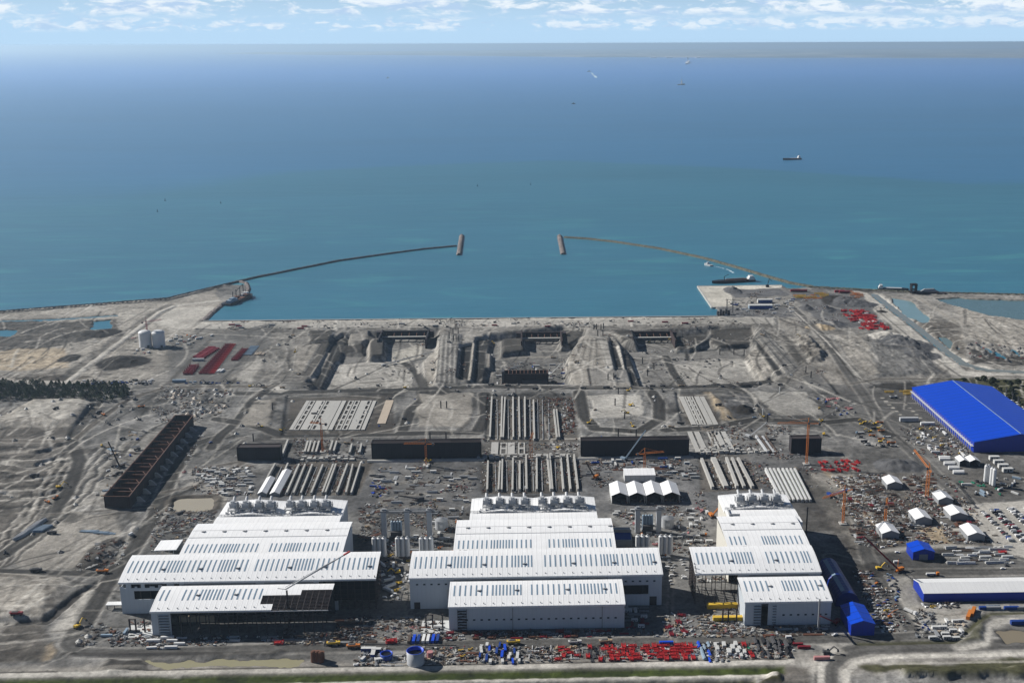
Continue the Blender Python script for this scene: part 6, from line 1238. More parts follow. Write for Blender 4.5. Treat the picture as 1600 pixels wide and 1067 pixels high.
scatter([(200, 528), (215, 527), (215, 545), (255, 552), (330, 530), (335, 524), (262, 522), (270, 548), (210, 556)], 34, [(2, 'cabin', ('white', 'offwhite')), (2, 'crate_stack', ('white', 'orange', 'pink')), (1, 'scrap_heap', 'darkgrey')], 'around the two white tanks', 'rand', 66, 1.1)
scatter([(120, 596), (242, 595), (240, 601), (125, 601)], 34, [(3, 'parked_car', ('white', 'darkgrey')), (2, 'van', ('white', 'navy')), (1, 'excavator', 'darkgrey'), (1, 'dump_truck', 'darkgrey')], 'on the road behind the pine belt', 'x', 67, 1.1)
scatter([(290, 597), (380, 597), (370, 601), (290, 601)], 14, [(3, 'parked_car', ('white', 'navy')), (1, 'excavator', 'darkgrey'), (1, 'van', 'lightblue')], 'on the road below the red steel store', 'x', 68, 1.1)
scatter([(250, 612), (365, 605), (350, 650), (280, 652)], 62, [(3, 'scrap_heap', ('wood', 'brown', 'darkgrey')), (2, 'rock_heap', ('concrete', 'tan')), (1, 'steel_bundle', 'offwhite')], 'on the rough ground beyond the long caisson', 'rand', 69, 1.2)
lane((66, 815), (28, 842), 14, 'pipe_bundle', 'palegrey', 'in the slanted pipe row at the left', 1.0, 1.1); lane((76, 822), (58, 832), 6, 'pipe_bundle', 'lightblue', 'beside the slanted pipe row at the left', .8, 0)
lane((132, 830), (175, 834), 8, 'steel_bundle', 'lightblue', 'in the flat steel row at the left', .9)
scatter([(150, 850), (200, 845), (190, 880), (118, 893)], 44, [(3, 'scrap_heap', ('rust', 'brown', 'concrete')), (1, 'concrete_blocks', 'concrete')], 'on the trench plot left of the haul road', 'rand', 70)
scatter([(255, 800), (338, 800), (312, 850), (240, 850)], 92, [(5, 'scrap_heap', ('darkgrey', 'brown', 'grey')), (1, 'crate_stack', ('rust', 'wood')), (2, 'steel_bundle', ('brown', 'darkgrey')), (1, 'concrete_blocks', 'concrete')], 'on the scrap plot below the pond', 'rand', 71, .95, .85)
scatter([(262, 848), (295, 845), (292, 858), (262, 860)], 12, [(2, 'formwork_frame', 'rust'), (1, 'container', 'navy')], 'beside the white canopy left of the leftmost hall', 'rand', 72, .9)
scatter([(165, 700), (205, 672), (240, 668), (160, 780), (150, 770)], 34, [(2, 'crate_stack', ('white', 'darkgrey', 'wood')), (2, 'steel_bundle', ('darkgrey', 'lightblue')), (1, 'van', ('white', 'navy')), (1, 'dump_truck', 'darkgrey')], 'on the strip left of the long caisson', 'rand', 73)
scatter([(300, 690), (322, 672), (300, 720), (285, 745)], 14, [(2, 'scrap_heap', ('brown', 'offwhite')), (1, 'crate_stack', 'pink')], 'between the long caisson and its haul road', 'rand', 74)
# floors of the launching basins
scatter([(775, 560), (880, 556), (884, 596), (772, 597)], 95, [(3, 'crate_stack', ('offwhite', 'brown')), (3, 'scrap_heap', ('brown', 'grey', 'offwhite')), (2, 'container', ('offwhite', 'navy', 'grey')), (1, 'rebar_cage', 'rust')], 'on the floor of the middle basin', 'axis', 75, 1., .8)
scatter([(600, 548), (650, 545), (655, 570), (600, 575)], 16, [(1, 'mixer_truck', 'offwhite'), (2, 'crate_stack', ('white', 'offwhite')), (2, 'scrap_heap', 'offwhite')], 'on the floor of the left basin', 'rand', 76)
scatter([(1010, 550), (1060, 545), (1150, 552), (1120, 598), (1010, 598)], 40, [(3, 'scrap_heap', ('grey', 'brown')), (1, 'rock_heap', 'rock'), (1, 'excavator', 'darkgrey'), (1, 'crate_stack', 'white')], 'on the floor of the right basin', 'rand', 77)
scatter([(380, 603), (1290, 598), (1290, 606), (380, 611)], 46, [(2, 'dump_truck', ('darkgrey', 'wood')), (2, 'excavator', ('darkgrey', 'yellow')), (3, 'parked_car', ('white', 'darkgrey')), (2, 'rock_heap', 'rock')], 'along the cross road below the launching basins', 'x', 78)
scatter([(340, 508), (1160, 502), (1160, 508), (340, 516)], 80, [(3, 'scrap_heap', ('darkgrey', 'brown')), (1, 'excavator', 'darkgrey'), (1, 'container', ('darkred', 'grey')), (2, 'crate_stack', ('offwhite', 'darkgrey'))], 'along the top of the basins below the quay', 'x', 79)
scatter([(380, 500.5), (1110, 494.7), (1110, 496), (380, 502)], 46, [(2, 'crate_stack', ('darkgrey', 'darkred')), (2, 'steel_bundle', ('darkgrey', 'darkred'))], 'on the edge of the harbour quay', 'x', 80)
scatter([(400, 520), (1250, 515), (1280, 600), (400, 600)], 60, [(2, 'excavator', ('darkgrey', 'yellow')), (2, 'dump_truck', ('darkgrey', 'wood')), (3, 'rock_heap', ('rock', 'concrete')), (2, 'crate_stack', 'offwhite')], 'scattered over the earth banks of the launching basins', 'rand', 81)
scatter([(380, 610), (1300, 605), (1290, 720), (350, 725)], 90, [(2, 'excavator', ('darkgrey', 'yellow')), (2, 'dump_truck', ('darkgrey', 'wood')), (4, 'rock_heap', ('rock', 'concrete')), (3, 'crate_stack', ('offwhite', 'brown')), (3, 'scrap_heap', ('brown', 'grey')), (2, 'parked_car', ('white', 'navy'))], 'scattered over the middle terrace', 'rand', 82)
scatter([(0, 640), (240, 600), (200, 720), (100, 880), (0, 880)], 34, [(1, 'excavator', ('darkgrey', 'yellow')), (1, 'dump_truck', ('darkgrey', 'orange')), (3, 'rock_heap', ('rock', 'concrete'))], 'on the open earthworks at the left edge', 'rand', 83)
scatter([(1500, 530), (1600, 545), (1600, 570), (1520, 560)], 30, [(2, 'rock_heap', ('rock', 'mud') if 0 else 'rock'), (1, 'scrap_heap', ('darkred', 'darkgrey'))], 'below the lagoon at the right edge', 'rand', 84, 1.2)
# ---- unusual pieces
def group_root(name, px, py, label, cat, rz=0, z=None, group=None): X, Y = P(px, py); occupy(X, Y, 3); return empty(name, (X, Y, gz(X, Y) if z is None else z), rad(rz), label, cat, group)
for px, py, rr_, h, l in ((649.5, 1035, 6.6, 10.5, 'big open-topped blue and white round tank in the bottom strip'), (604, 1028, 4.8, 4.2, 'small open-topped blue round tank in the bottom strip')):
    o = group_root('open_tank', px, py, l, 'tank'); mb = MB().cyl(0, 0, 0, h, rr_, 28, cap=False); n = 28; k = len(mb.v)
    for i in range(n): a = 6.2832*i/n; mb.v.append(((rr_-.5)*math.cos(a), (rr_-.5)*math.sin(a), h))
    for i in range(n): a = 6.2832*i/n; mb.v.append(((rr_-.5)*math.cos(a), (rr_-.5)*math.sin(a), .3))
    for i in range(n): j = (i+1) % n; mb.f.append([n+i, n+j, k+j, k+i]); mb.m.append(1); mb.f.append([k+i, k+j, k+n+j, k+n+i]); mb.m.append(1)
    obj('wall', mb, [mat('palegrey' if h > 9 else 'navy', .4), mat('blue', .4)], o, True); obj('contents', MB().cyl(0, 0, 0, h*.7, rr_-.6, 28), mat('black', .3), o)
o = group_root('round_tank', 672, 1027, 'pale red round tank right of the big blue tank', 'tank'); obj('tank', MB().cyl(0, 0, 0, 5, 2.4, 16), mat('pink'), o)
for i, (x, y) in enumerate(((490, 1033), (496, 1033), (502, 1034))):
    X, Y = P(x, y); o = obj('coil_stack', MB().cyl(0, 0, 0, 8.5, 2.1, 14, 1.8).cyl(.3, 3.2, 0, 7, 1.9, 12).cyl(0, 0, 8.5, 9, 1.2, 10), mat('rust', .9, var=.3)); o.location = (X, Y, 0); tag(o, f"{['left', 'middle', 'right'][i]} rusty brown coil stack at the end of the ditch pond", 'coil stack')
for i, (a, b) in enumerate((((204, 988), (228, 986)), ((666, 981), (692, 979)), ((1129, 972), (1150, 970)))):
    (xa, ya), (xb, yb) = P(*a), P(*b); o = empty('portal_frame', ((xa+xb)/2, ya, 0), 0, f"row of dark steel columns on a pale slab left of the {['leftmost', 'middle', 'rightmost'][i]} hall front", 'steel frame'); w_ = (xb-xa)/2
    for x in (-w_, -w_*.2, w_): obj('column', MB().box(x-.55, x+.55, -.5, .5, 0, 12), DARK, o)
    obj('cross_beam', MB().bar((-w_, 0, 11.5), (-w_*.2, 0, 11.5), .5).bar((-w_, 0, 7), (-w_*.2, 0, 7), .35), DARK, o); obj('slab', MB().box(-w_-4, w_+7, -8, 12, -.5, .25), mat('offwhite', .9), o)
# white canopy left of the leftmost hall and the small link roof at its side
(xa, ya), (xb, yb) = P(241, 876), P(277, 874); o = empty('side_canopy', ((xa+xb)/2, ya+12, 0), 0, 'flat white canopy at the left flank of the leftmost hall', 'canopy'); w_ = (xb-xa)/2
obj('roof', MB().hexa([(-w_, -11, 9), (w_, -11, 9.6), (w_, 11, 9.6), (-w_, 11, 9), (-w_, -11, 9.7), (w_, -11, 10.3), (w_, 11, 10.3), (-w_, 11, 9.7)]), ROOFW, o); obj('wall', MB().box(-w_+1, w_, 9, 10, 0, 9), mat('grey'), o)
for x in np.arange(-w_+1, w_, 4): obj('column', MB().box(x, x+.4, -10, -9.6, 0, 9.1), mat('palegrey'), o)
o = group_root('shelter', 181, 950, 'small white open shelter at the left corner of the leftmost hall', 'shelter'); obj('roof', MB().box(-7, 7, -3, 3, 4, 4.5), mat('white'), o)
for x in (-6, 0, 6): obj('post', MB().box(x-.2, x+.2, -2.6, -2.2, 0, 4), DARK, o)
# ---- silos
def silo(x, y, h, r_, label, group, m='white', name='silo'):
    k = ('silo', h, r_, m)
    if k not in KIT:
        b = MB().cyl(0, 0, 1.5, h, r_, 16, cap=False).cyl(0, 0, h, h+1.1, r_, 16, r_*.3); lg = MB()
        for a in (.8, 2.4, 3.9, 5.5): lg.bar((r_*.8*math.cos(a), r_*.8*math.sin(a), 0), (r_*.8*math.cos(a), r_*.8*math.sin(a), 3), .3)
        KIT[k] = [('shell', b.mesh('shell', mat(m, .4, var=.1))), ('legs', lg.mesh('legs', mat('grey'))), ('ladder', MB().bar((r_+.2, 0, 0), (r_+.2, 0, h), .25).box(-.6, .6, -.6, .6, h+.7, h+1.9).mesh('ladder', mat('palegrey')))]
        KIT[k][0][1].polygons.foreach_set('use_smooth', [True]*len(KIT[k][0][1].polygons))
    o = empty(name, (x, y, 0), 0, label, 'silo', group); occupy(x, y, r_+1)
    for n, me_ in KIT[k]: c = bpy.data.objects.new(n, me_); COL.objects.link(c); c.parent = o
    return o
for c, (px, l) in enumerate(((585.5, 'left trio of the left batching plant'), (622, 'middle trio of the left batching plant'), (659, 'right trio of the left batching plant'), (996, 'left trio of the right batching plant'), (1032, 'right trio of the right batching plant'))):
    for i in range(3):
        x, y = P(px+7.6*i, 870-(3 if c > 2 else 0)); silo(x, y, 18.5, 2.1, f"{['left', 'middle', 'right'][i]} white silo in the {l}", None)
def batch_plant(xs, ytop, label, tank_px):
    X = [P(x, 841 if xs[0] < 800 else 831)[0] for x in xs]; y0 = P(xs[0], 841 if xs[0] < 800 else 831)[1]; o = empty('batching_plant', (X[0], y0, 0), 0, label, 'concrete plant'); occupy(X[0], y0, 6)
    for x in X:
        x -= X[0]; obj('tower', MB().box(x-2.3, x+2.3, -2.4, 2.4, 0, ytop), ribbed('tower_sheet', (.45, .47, .49), 1.2, .1), o); obj('conveyor_head', MB().box(x-2.8, x+2.8, -2.8, 3, ytop, ytop+1.6).box(x-1.5, x+1.5, -1.5, 1.5, ytop+1.6, ytop+3), mat('grey'), o); occupy(x+X[0], y0, 5)
    L_ = X[-1]-X[0]; mb = MB()
    for z in (ytop-1.2, ytop+1.4): mb.bar((-3, 1.4, z), (L_+6, 1.4, z), .5).bar((-3, -1.4, z), (L_+6, -1.4, z), .5)
    for i in range(int(L_/4)+2): mb.bar((-3+i*4, 1.4, ytop-1.2), (1+i*4, 1.4, ytop+1.4), .3)
    mb.box(-3, L_+6, -1, 1, ytop-.2, ytop+.4); obj('conveyor_bridge', mb, mat('grey'), o)
    m = (X[0]+X[1])/2-X[0]
    for i in range(4): obj('aggregate_silo', MB().cyl(m-4+i*2.7, 5, 0, 15, 1.35, 12).cyl(m-4+i*2.7, 5, 15, 15.8, 1.35, 12, .4), mat('lightblue', .45), o)
    obj('mixer_house', MB().box(m-5, m+5, 0, 4, 0, 6).box(m-6, m+7, -4, -1, 2, 3), mat('darkgrey'), o)
    x, y = P(*tank_px); t_ = group_root('drum_tank', tank_px[0], tank_px[1], 'squat grey round tank beside the '+label.split(' grey')[0].split(' with')[0], 'tank'); obj('shell', MB().cyl(0, 0, 0, 9, 6.2, 22, cap=False), mat('palegrey', .4), t_, True); obj('roof', MB().cyl(0, 0, 9, 11.2, 6.2, 22, 1.), mat('grey', .4), t_); obj('lamp_panel', MB().box(-1.5, 1.5, -6.5, -6.2, 3, 6), mat('white'), t_)
batch_plant((601, 637, 671.5), 27, 'left batching plant with three tall grey towers', (690, 825))
batch_plant((996, 1029), 23, 'right batching plant with two tall grey towers', (1043, 822))
o = group_root('bin_block', 972, 847, 'block of dark aggregate bins left of the right batching plant', 'bins', -2); obj('bin_wall', MB().box(-9, 9, -9, 9, 0, 6).box(-9, 9, 9, 14, 0, 9), mat('grey'), o); obj('bin_fill', MB().box(-8, 8, -7, 8, 6, 6.3), mat('navy'), o)
for i, (px, py) in enumerate(((1539, 754), (1543, 754), (1548, 758), (1552, 760))): x, y = P(px, py); silo(x, y, 19, 1.9, f"{NTH[i]} from left of the four white silos in the right yard", None)
for i, (px, py, l) in enumerate(((225, 544, 'left'), (246, 543.5, 'right'))):
    x, y = P(px, py); o = empty('storage_tank', (x, y+9, gz(x, y)), 0, f'{l} of the two big white domed tanks beside the red crane', 'tank'); occupy(x, y+9, 12); obj('shell', MB().cyl(0, 0, 0, 22.5, 9.4, 30, cap=False), mat('white', .4, var=.05), o, True); mb = MB()
    for k in range(4): a0, a1 = k*.39, (k+1)*.39; mb.cyl(0, 0, 22.5+4*math.sin(a0), 22.5+4*math.sin(a1), 9.4*math.cos(a0)+.3*(k == 0), 30, 9.4*math.cos(a1), cap=k == 3)
    obj('dome', mb, mat('white', .4, var=.05), o, True); obj('door', MB().box(5, 8, -9, -6.8, 0, 4), mat('darkgrey'), o)
# ---- cranes
def tower_crane(px, py, h, jib, az, label, col='orange', w=1.7, luff=0., cj=14, gun=None):
    X, Y = P(px, py); r = empty('tower_crane', (X, Y, gz(X, Y)), 0, label, 'tower crane', 'tower cranes of the site'); occupy(X, Y, 4); m = mat(col, .5); mb = MB(); a = w/2
    for sx in (-a, a):
        for sy in (-a, a): mb.bar((sx, sy, 0), (sx, sy, h), .36)
    k = int(h/(w*1.5))
    for i in range(k):
        z0, z1 = h*i/k, h*(i+1)/k
        for p, q in (((-a, -a), (a, -a)), ((a, -a), (a, a)), ((a, a), (-a, a)), ((-a, a), (-a, -a))): mb.bar((*p, z0), (*q, z1), .24)
    obj('mast', mb, m, r); obj('base', MB().box(-3.5, 3.5, -3.5, 3.5, -.5, 1), CONC, r)
    c, s = math.cos(az), math.sin(az); e = Vector((c*math.cos(luff), s*math.cos(luff), math.sin(luff))); n_ = Vector((-s, c, 0)); up = e.cross(n_)*-1 if (e.cross(n_)).z < 0 else e.cross(n_); b0 = Vector((0, 0, h+1)); mb = MB(); kk = int(jib/2.6)
    mb.bar(b0+n_*.7, b0+n_*.7+e*jib, .32).bar(b0-n_*.7, b0-n_*.7+e*jib, .32).bar(b0+up*1.5, b0+up*1.5+e*(jib-1), .32)
    for i in range(kk): p = b0+e*(jib*i/kk); q = b0+e*(jib*(i+.5)/kk)+up*1.5; q2 = b0+e*(jib*(i+1)/kk); mb.bar(p+n_*.7, q, .2).bar(q, q2-n_*.7, .2)
    obj('jib', mb, m, r); ec = Vector((-c, -s, 0)); mb = MB().bar(b0+n_*.6, b0+n_*.6+ec*cj, .4).bar(b0-n_*.6, b0-n_*.6+ec*cj, .4); obj('counter_jib', mb, m, r); q = b0+ec*(cj-2); obj('counterweight', MB().bar(q+Vector((0, 0, -1.6)), q+Vector((0, 0, 1)), 2.6, 2.2), mat('darkgrey'), r)
    ap = b0+Vector((0, 0, 6.5 if not luff else 5)); mb = MB().bar(b0, ap, .7).bar(ap, b0+e*jib*.7+up*1.5, .16).bar(ap, q, .16); obj('apex_tie', mb, m, r); obj('operator_cab', MB().bar(b0+n_*1.6+Vector((0, 0, -.6)), b0+n_*1.6+Vector((0, 0, 1.6)), 1.7, 1.7), mat('glass', .2), r)
    return r
def toward(a, b, z=30): (x0, y0), (x1, y1) = P(*a, z), P(*b, z); return math.atan2(y1-y0, x1-x0), math.hypot(x1-x0, y1-y0)
A = toward((1263, 657), (1225, 657), 50); tower_crane(1260, 725, 46, 34, A[0], 'tallest orange tower crane, beside the short caisson with the rusty side', luff=.0)
A = toward((1450, 737), (1427, 707), 27); tower_crane(1448, 776, 29, A[1], A[0], 'thick orange tower crane between the tents of the right yard', w=2.6)
A = toward((1319, 771), (1296, 778), 33); tower_crane(1317, 818, 32, 30, toward((1319, 769), (1296, 776), 33)[0], 'orange tower crane with a dark jib left of the lowest rubble field', luff=.0)
tower_crane(830, 716, 24, 16, 1.4, 'orange tower crane at the head of the middle beam rows', w=2.8, cj=8)
tower_crane(666, 727, 24, 24, math.pi-.05, 'orange tower crane in front of the left long dark caisson', cj=10)
tower_crane(504, 706, 33, 14, math.pi*.9, 'orange tower crane beside the short left caisson, below the sunken left bay', cj=8)
tower_crane(1007, 733, 17, 22, .2, 'low orange tower crane behind the four white tents', cj=10)
tower_crane(1383, 815, 17, 16, 1.2, 'short orange tower crane among the red frames of the right yard', cj=8)
tower_crane(232, 541, 38, 24, .6, 'reddish tower crane between the two white domed tanks', 'pink', cj=8)
tower_crane(1113, 700, 18, 16, 2.4, 'faded orange tower crane among the slabs above the right beam row', 'tan', cj=7)
def mobile_crane(px, py, tip, h, label, col='blue', bcol=None, red=False, az=None, L=None):
    X, Y = P(px, py); r = empty('crawler_crane', (X, Y, gz(X, Y)), 0, label, 'mobile crane'); occupy(X, Y, 5); tx, ty = P(*tip, h); e = Vector((tx-X, ty-Y, h)); a = math.atan2(e.y, e.x); c, s = math.cos(a), math.sin(a)
    mb = MB(); mb.bar((-4*c-2*s*1, -4*s+2*c, .7), (4*c-2*s, 4*s+2*c, .7), 1.1, 1.3).bar((-4*c+2*s, -4*s-2*c, .7), (4*c+2*s, 4*s-2*c, .7), 1.1, 1.3); obj('tracks', mb, mat('darkgrey'), r); obj('house', MB().bar((-4.5*c, -4.5*s, 2.6), (2*c, 2*s, 2.6), 3.2, 2.2), mat(col), r)
    b0 = Vector((1.5*c, 1.5*s, 2.5)); n_ = Vector((-s, c, 0)); k = max(6, int(e.length/3)); mb = MB(); up = e.normalized().cross(n_)
    for q in (n_*.9+up*.8, -n_*.9+up*.8, n_*.9-up*.8, -n_*.9-up*.8): mb.bar(b0+q*.6, e+q*.4, .34)
    for i in range(k): p0, p1 = b0.lerp(e, i/k), b0.lerp(e, (i+1)/k); mb.bar(p0+n_*.7, p1-n_*.7, .24).bar(p0+up*.6, p1-up*.6, .24)
    obj('boom', mb, mat(bcol or col), r)
    mb = MB().bar(e, (e.x, e.y, h*.35), .14).bar((-3*c, -3*s, 4), e, .14); obj('cable', mb, mat('darkgrey'), r)
    if red: obj('boom_tip', MB().bar(b0.lerp(e, .94), e, 1.2), mat('red'), r)
    return r
mobile_crane(975, 719, (1009, 672), 42, 'bright light blue crawler crane leaning right in front of the long dark caisson', 'lightblue')
mobile_crane(1112, 808, (1126, 790), 20, 'orange crane left of the rightmost hall', 'orange'); mobile_crane(189, 731, (169, 690), 34, 'dark crane leaning left beside the long open caisson', 'darksteel')
mobile_crane(930, 748, (916, 722), 24, 'orange and dark crane left of the crates behind the white tents', 'orange', 'darksteel'); mobile_crane(1170, 684, (1198, 660), 26, 'grey crane leaning right above the rusty beam bundle', 'palegrey')
mobile_crane(1405, 893, (1350, 838), 44, 'red boomed crane leaning far left over the right yard', 'orange', 'darkred'); mobile_crane(1297, 776, (1325, 764), 20, 'dark blue boomed crane near the slanted white beams', 'navy'); mobile_crane(1306, 975, (1282, 962), 18, 'red lattice crane lying low by the rightmost hall corner', 'darkred')
mobile_crane(656, 782, (622, 774), 9, 'small telescopic crane behind the left batching plant', 'darkgrey'); mobile_crane(860, 573, (878, 553), 26, 'pale boomed crane on the floor of the middle basin', 'offwhite'); mobile_crane(600, 560, (690, 534), 6, 'long pale conveyor across the left basin', 'palegrey')
r = mobile_crane(451, 988, (448, 922), 36, 'tall dark crawler crane in front of the unfinished roof of the leftmost hall', 'darksteel'); X, Y = P(451, 988); tip = P(547, 861, 62); j = MB(); a_ = Vector((-1, 3, 36)); b_ = Vector((tip[0]-X, tip[1]-Y, 62)); j.bar(a_, b_, .9).bar(a_+Vector((0, 0, 1.8)), b_, .3).bar(a_+Vector((-6, 0, 1)), a_, .4); obj('luffing_jib', j, mat('palegrey'), r); obj('jib_tip', MB().bar(a_.lerp(b_, .9), b_, 1.1), mat('red'), r)
X, Y = P(1278, 986); o = empty('mast_crane', (X, Y, 0), 0, 'slim grey mast standing at the foot of the rightmost hall', 'mast'); obj('mast', MB().bar((0, 0, 0), (0, 0, 28), 1.1), mat('grey'), o); obj('base', MB().box(-3, 3, -2, 2, 0, 1.6), mat('darkgrey'), o)
X, Y = P(1441/1, 838); 
o = group_root('mast_crane', 1259, 845, 'slim dark mast in the shadow right of the rightmost hall', 'mast'); obj('mast', MB().bar((0, 0, 0), (0, 0, 34), 1.), mat('black'), o)
# ---- pillars right of the blue shed
for i in range(22):
    x = 618+3*(i % 2); y = 1240+i*9.5
    for q in (0, 14): o = empty('frame_column', (x+q, y, gz(x+q, y)), 0, 'dark column on a white footing in the double row right of the big blue shed', 'column', 'double row of columns right of the blue shed'); obj('column', MB().box(-.5, .5, -.5, .5, 0, 9), mat('darkgrey'), o); obj('footing', MB().box(-2.4, 2.4, -1.6, 1.6, -.4, .6), mat('offwhite'), o)
# ---- basin gates at the heads of the launching basins
for i, (a, b, y, l) in enumerate(((596, 667, 524, 'left'), (816, 876, 526, 'middle'), (986, 1050, 525, 'right'))):
    (xa, yy), (xb, _) = P(a, y), P(b, y); r = empty('basin_gate', ((xa+xb)/2, yy, -4), 0, f'brown sheet pile entrance gate at the head of the {l} basin', 'basin gate'); w_ = (xb-xa)/2; m = RUSTD if i == 0 else RUST
    for s_ in (-1, 1): obj('side_wall', MB().box(min(s_*w_, s_*(w_+2)), max(s_*w_, s_*(w_+2)), -40, 28, -8, 7), m, r)
    obj('back_wall', MB().box(-w_+.1, w_-.1, 24, 27, -8, 5), m, r); obj('walkway', MB().box(-w_+.2, w_-.2, 4, 9, -1, .2), CONC, r)
    for k in range(6): x = -w_+w_*2*(k+.5)/6; obj('strut', MB().bar((x, 9.1, -.4), (x, 23.9, 2), .8), mat('rust'), r)
    for s_ in (-1, 1): obj('head_pier', MB().box(s_*(w_+6)-3.5, s_*(w_+6)+3.5, 14, 24, -4, 6), mat('darksteel'), r)
# casting block on the floor of the middle basin
X, Y = P(820, 588); r = empty('gate_caisson', (X+2, Y+8, -13), 0, 'brown walled caisson under construction on the floor of the middle basin', 'caisson')
obj('wall', MB().box(-31, 31, -9, -7.6, 0, 17).box(-31, -29.6, -7.5, 9, 0, 17).box(29.6, 31, -7.5, 9, 0, 17).box(-31, 31, 9.1, 10.5, 0, 17), RUST, r); obj('scaffold', MB().box(-34, -31.1, -8, 8, 0, 20), mat('darkgrey'), r); obj('scaffold', MB().box(-6, 30, -13, -9.1, 0, 8), mat('darkgrey'), r)
mb = MB()
for i in range(12): mb.bar((-30+i*5.4, -8, 17.1), (-30+i*5.4, 9, 17.1), .7)
obj('cross_beam', mb, mat('rust'), r)
# sheet pile corner by the harbour
X, Y = P(1122, 493); r = empty('sheet_pile_cell', (X, Y, -2), 0, 'dark row of sheet piles closing the harbour corner', 'sheet piles')
for i in range(5): obj('pile', MB().cyl(i*5., 3+i*1.5, -3, 9+i % 2*3, 2.2, 10), mat('darkgrey'), r)
X, Y = P(1140, 490); r = empty('gantry', (X, Y, 0), 0, 'dark lattice gantry standing behind the sheet piles at the harbour corner', 'gantry'); mb = MB()
for sx in (-5, 5):
    for sy in (-4, 4): mb.bar((sx, sy, 0), (sx, sy, 26), .7)
for k in range(5): mb.bar((-5, -4, k*5), (5, -4, k*5+5), .4).bar((-9, -4, 25), (9, -4, 25), .5)
obj('frame', mb, mat('darkgrey'), r)
# ------------------------------------------------------------------ breakwaters
def rock_mat(name, cols, sc=.38):
    m = bpy.data.materials.new(name); m.use_nodes = True; t = m.node_tree; b = t.nodes['Principled BSDF']; b.inputs['Roughness'].default_value = .95; c = N(t, 'ShaderNodeTexCoord')
    vo = N(t, 'ShaderNodeTexVoronoi', i_Scale=sc); t.links.new(c.outputs['Object'], vo.inputs['Vector']); s_ = N(t, 'ShaderNodeSeparateXYZ'); t.links.new(vo.outputs['Color'], s_.inputs[0])
    cr = N(t, 'ShaderNodeValToRGB'); t.links.new(s_.outputs[0], cr.inputs[0]); e = cr.color_ramp.elements; e[0].color = (*cols[0], 1); e[1].color = (*cols[1], 1)
    t.links.new(cr.outputs[0], b.inputs['Base Color']); bp = N(t, 'ShaderNodeBump', i_Strength=1., i_Distance=.8); t.links.new(vo.outputs['Distance'], bp.inputs['Height']); t.links.new(bp.outputs[0], b.inputs['Normal']); return m
RK_D = rock_mat('dark_rock', ((.030, .032, .036), (.085, .085, .085))); RK_G = rock_mat('weedy_rock', ((.03, .033, .022), (.13, .125, .09))); RK_P = rock_mat('pinkish_rock', ((.05, .045, .047), (.24, .20, .18)), .3)
def rock_bank(pts, w, h, m, name, label, cat='breakwater', seed=1):
    W = [Vector(P(x, y, SEA)) for x, y in pts]; L = []; r = random.Random(seed)
    for a, b in zip(W[:-1], W[1:]):
        n = max(1, int((b-a).length/3.2)); L += [(a.lerp(b, i/n), (b-a).normalized()) for i in range(n)]
    L.append((W[-1], (W[-1]-W[-2]).normalized())); mb = MB(); prof_ = [(-1, -2.), (-.66, .35), (-.36, .85), (0, 1.), (.36, .9), (.66, .4), (1, -2.)]; K = len(prof_)
    for p, d in L:
        q = Vector((-d.y, d.x))
        for u, z in prof_: o_ = p+q*(w/2*u+r.uniform(-.5, .5))+d*r.uniform(-.6, .6); mb.v.append((o_.x, o_.y, SEA+(h*z if z > 0 else z)+(r.uniform(-.45, .45) if z > 0 else 0)))
    for i in range(len(L)-1):
        for k in range(K-1): a = i*K+k; mb.f.append([a, a+1, a+K+1, a+K][::-1]); mb.m.append(0)
    mb.f.append(list(range(K))); mb.m.append(0); mb.f.append([(len(L)-1)*K+k for k in range(K)][::-1]); mb.m.append(0)
    return tag(obj(name, mb, m), label, cat)
rock_bank([(366, 442), (400, 434), (460, 422), (530, 408), (600, 398), (660, 390), (713, 385)], 11, 3.2, RK_D, 'breakwater', 'thin dark curved breakwater on the left side of the harbour', seed=2)
rock_bank([(721.5, 369), (717, 399)], 15, 4.5, RK_P, 'rock_pier', 'pinkish rock pier head at the end of the left dark breakwater', seed=3)
rock_bank([(882, 371.5), (920, 374), (960, 378.5), (1030, 389), (1100, 404), (1150, 418), (1200, 433), (1235, 443), (1270, 449)], 15, 3.6, RK_G, 'breakwater', 'long greenish brown breakwater on the right side of the harbour', seed=4)
rock_bank([(874, 369), (880, 398)], 15, 4.5, RK_P, 'rock_pier', 'pinkish rock pier head at the end of the right greenish breakwater', seed=5)
rock_bank([(-300, 516), (-100, 497), (0, 488), (130, 478), (262, 467.5), (320, 453), (372, 441)], 9, 3.4, RK_D, 'rock_revetment', 'dark rock revetment along the left coast', 'revetment', 6)
rock_bank([(345, 478), (330, 490), (317, 503)], 16, 3.2, RK_P, 'rock_revetment', 'sloping pale rock revetment at the left end of the harbour quay', 'revetment', 7)
rock_bank([(1262, 449), (1365, 454.5), (1430, 457.5), (1600, 461.5), (1760, 466)], 10, 3.2, RK_G, 'rock_revetment', 'brown rock revetment along the right coast', 'revetment', 8)
rock_bank([(372, 440), (385, 443), (388, 452), (384, 461), (366, 466)], 12, 3., RK_P, 'rock_revetment', 'rock toe beside the moored dredger', 'revetment', 9)
(xa, ya), (xb, yb), (xc, yc) = P(317, 503), P(700, 498.7), P(1122, 495); obj('q', MB(), CONC) if 0 else None
o = obj('quay_wall', MB().box(xa, xc, yb-1.5, yb+1.5, -6, 1.6), CONC); tag(o, 'long straight concrete quay wall along the near side of the harbour', 'quay wall')
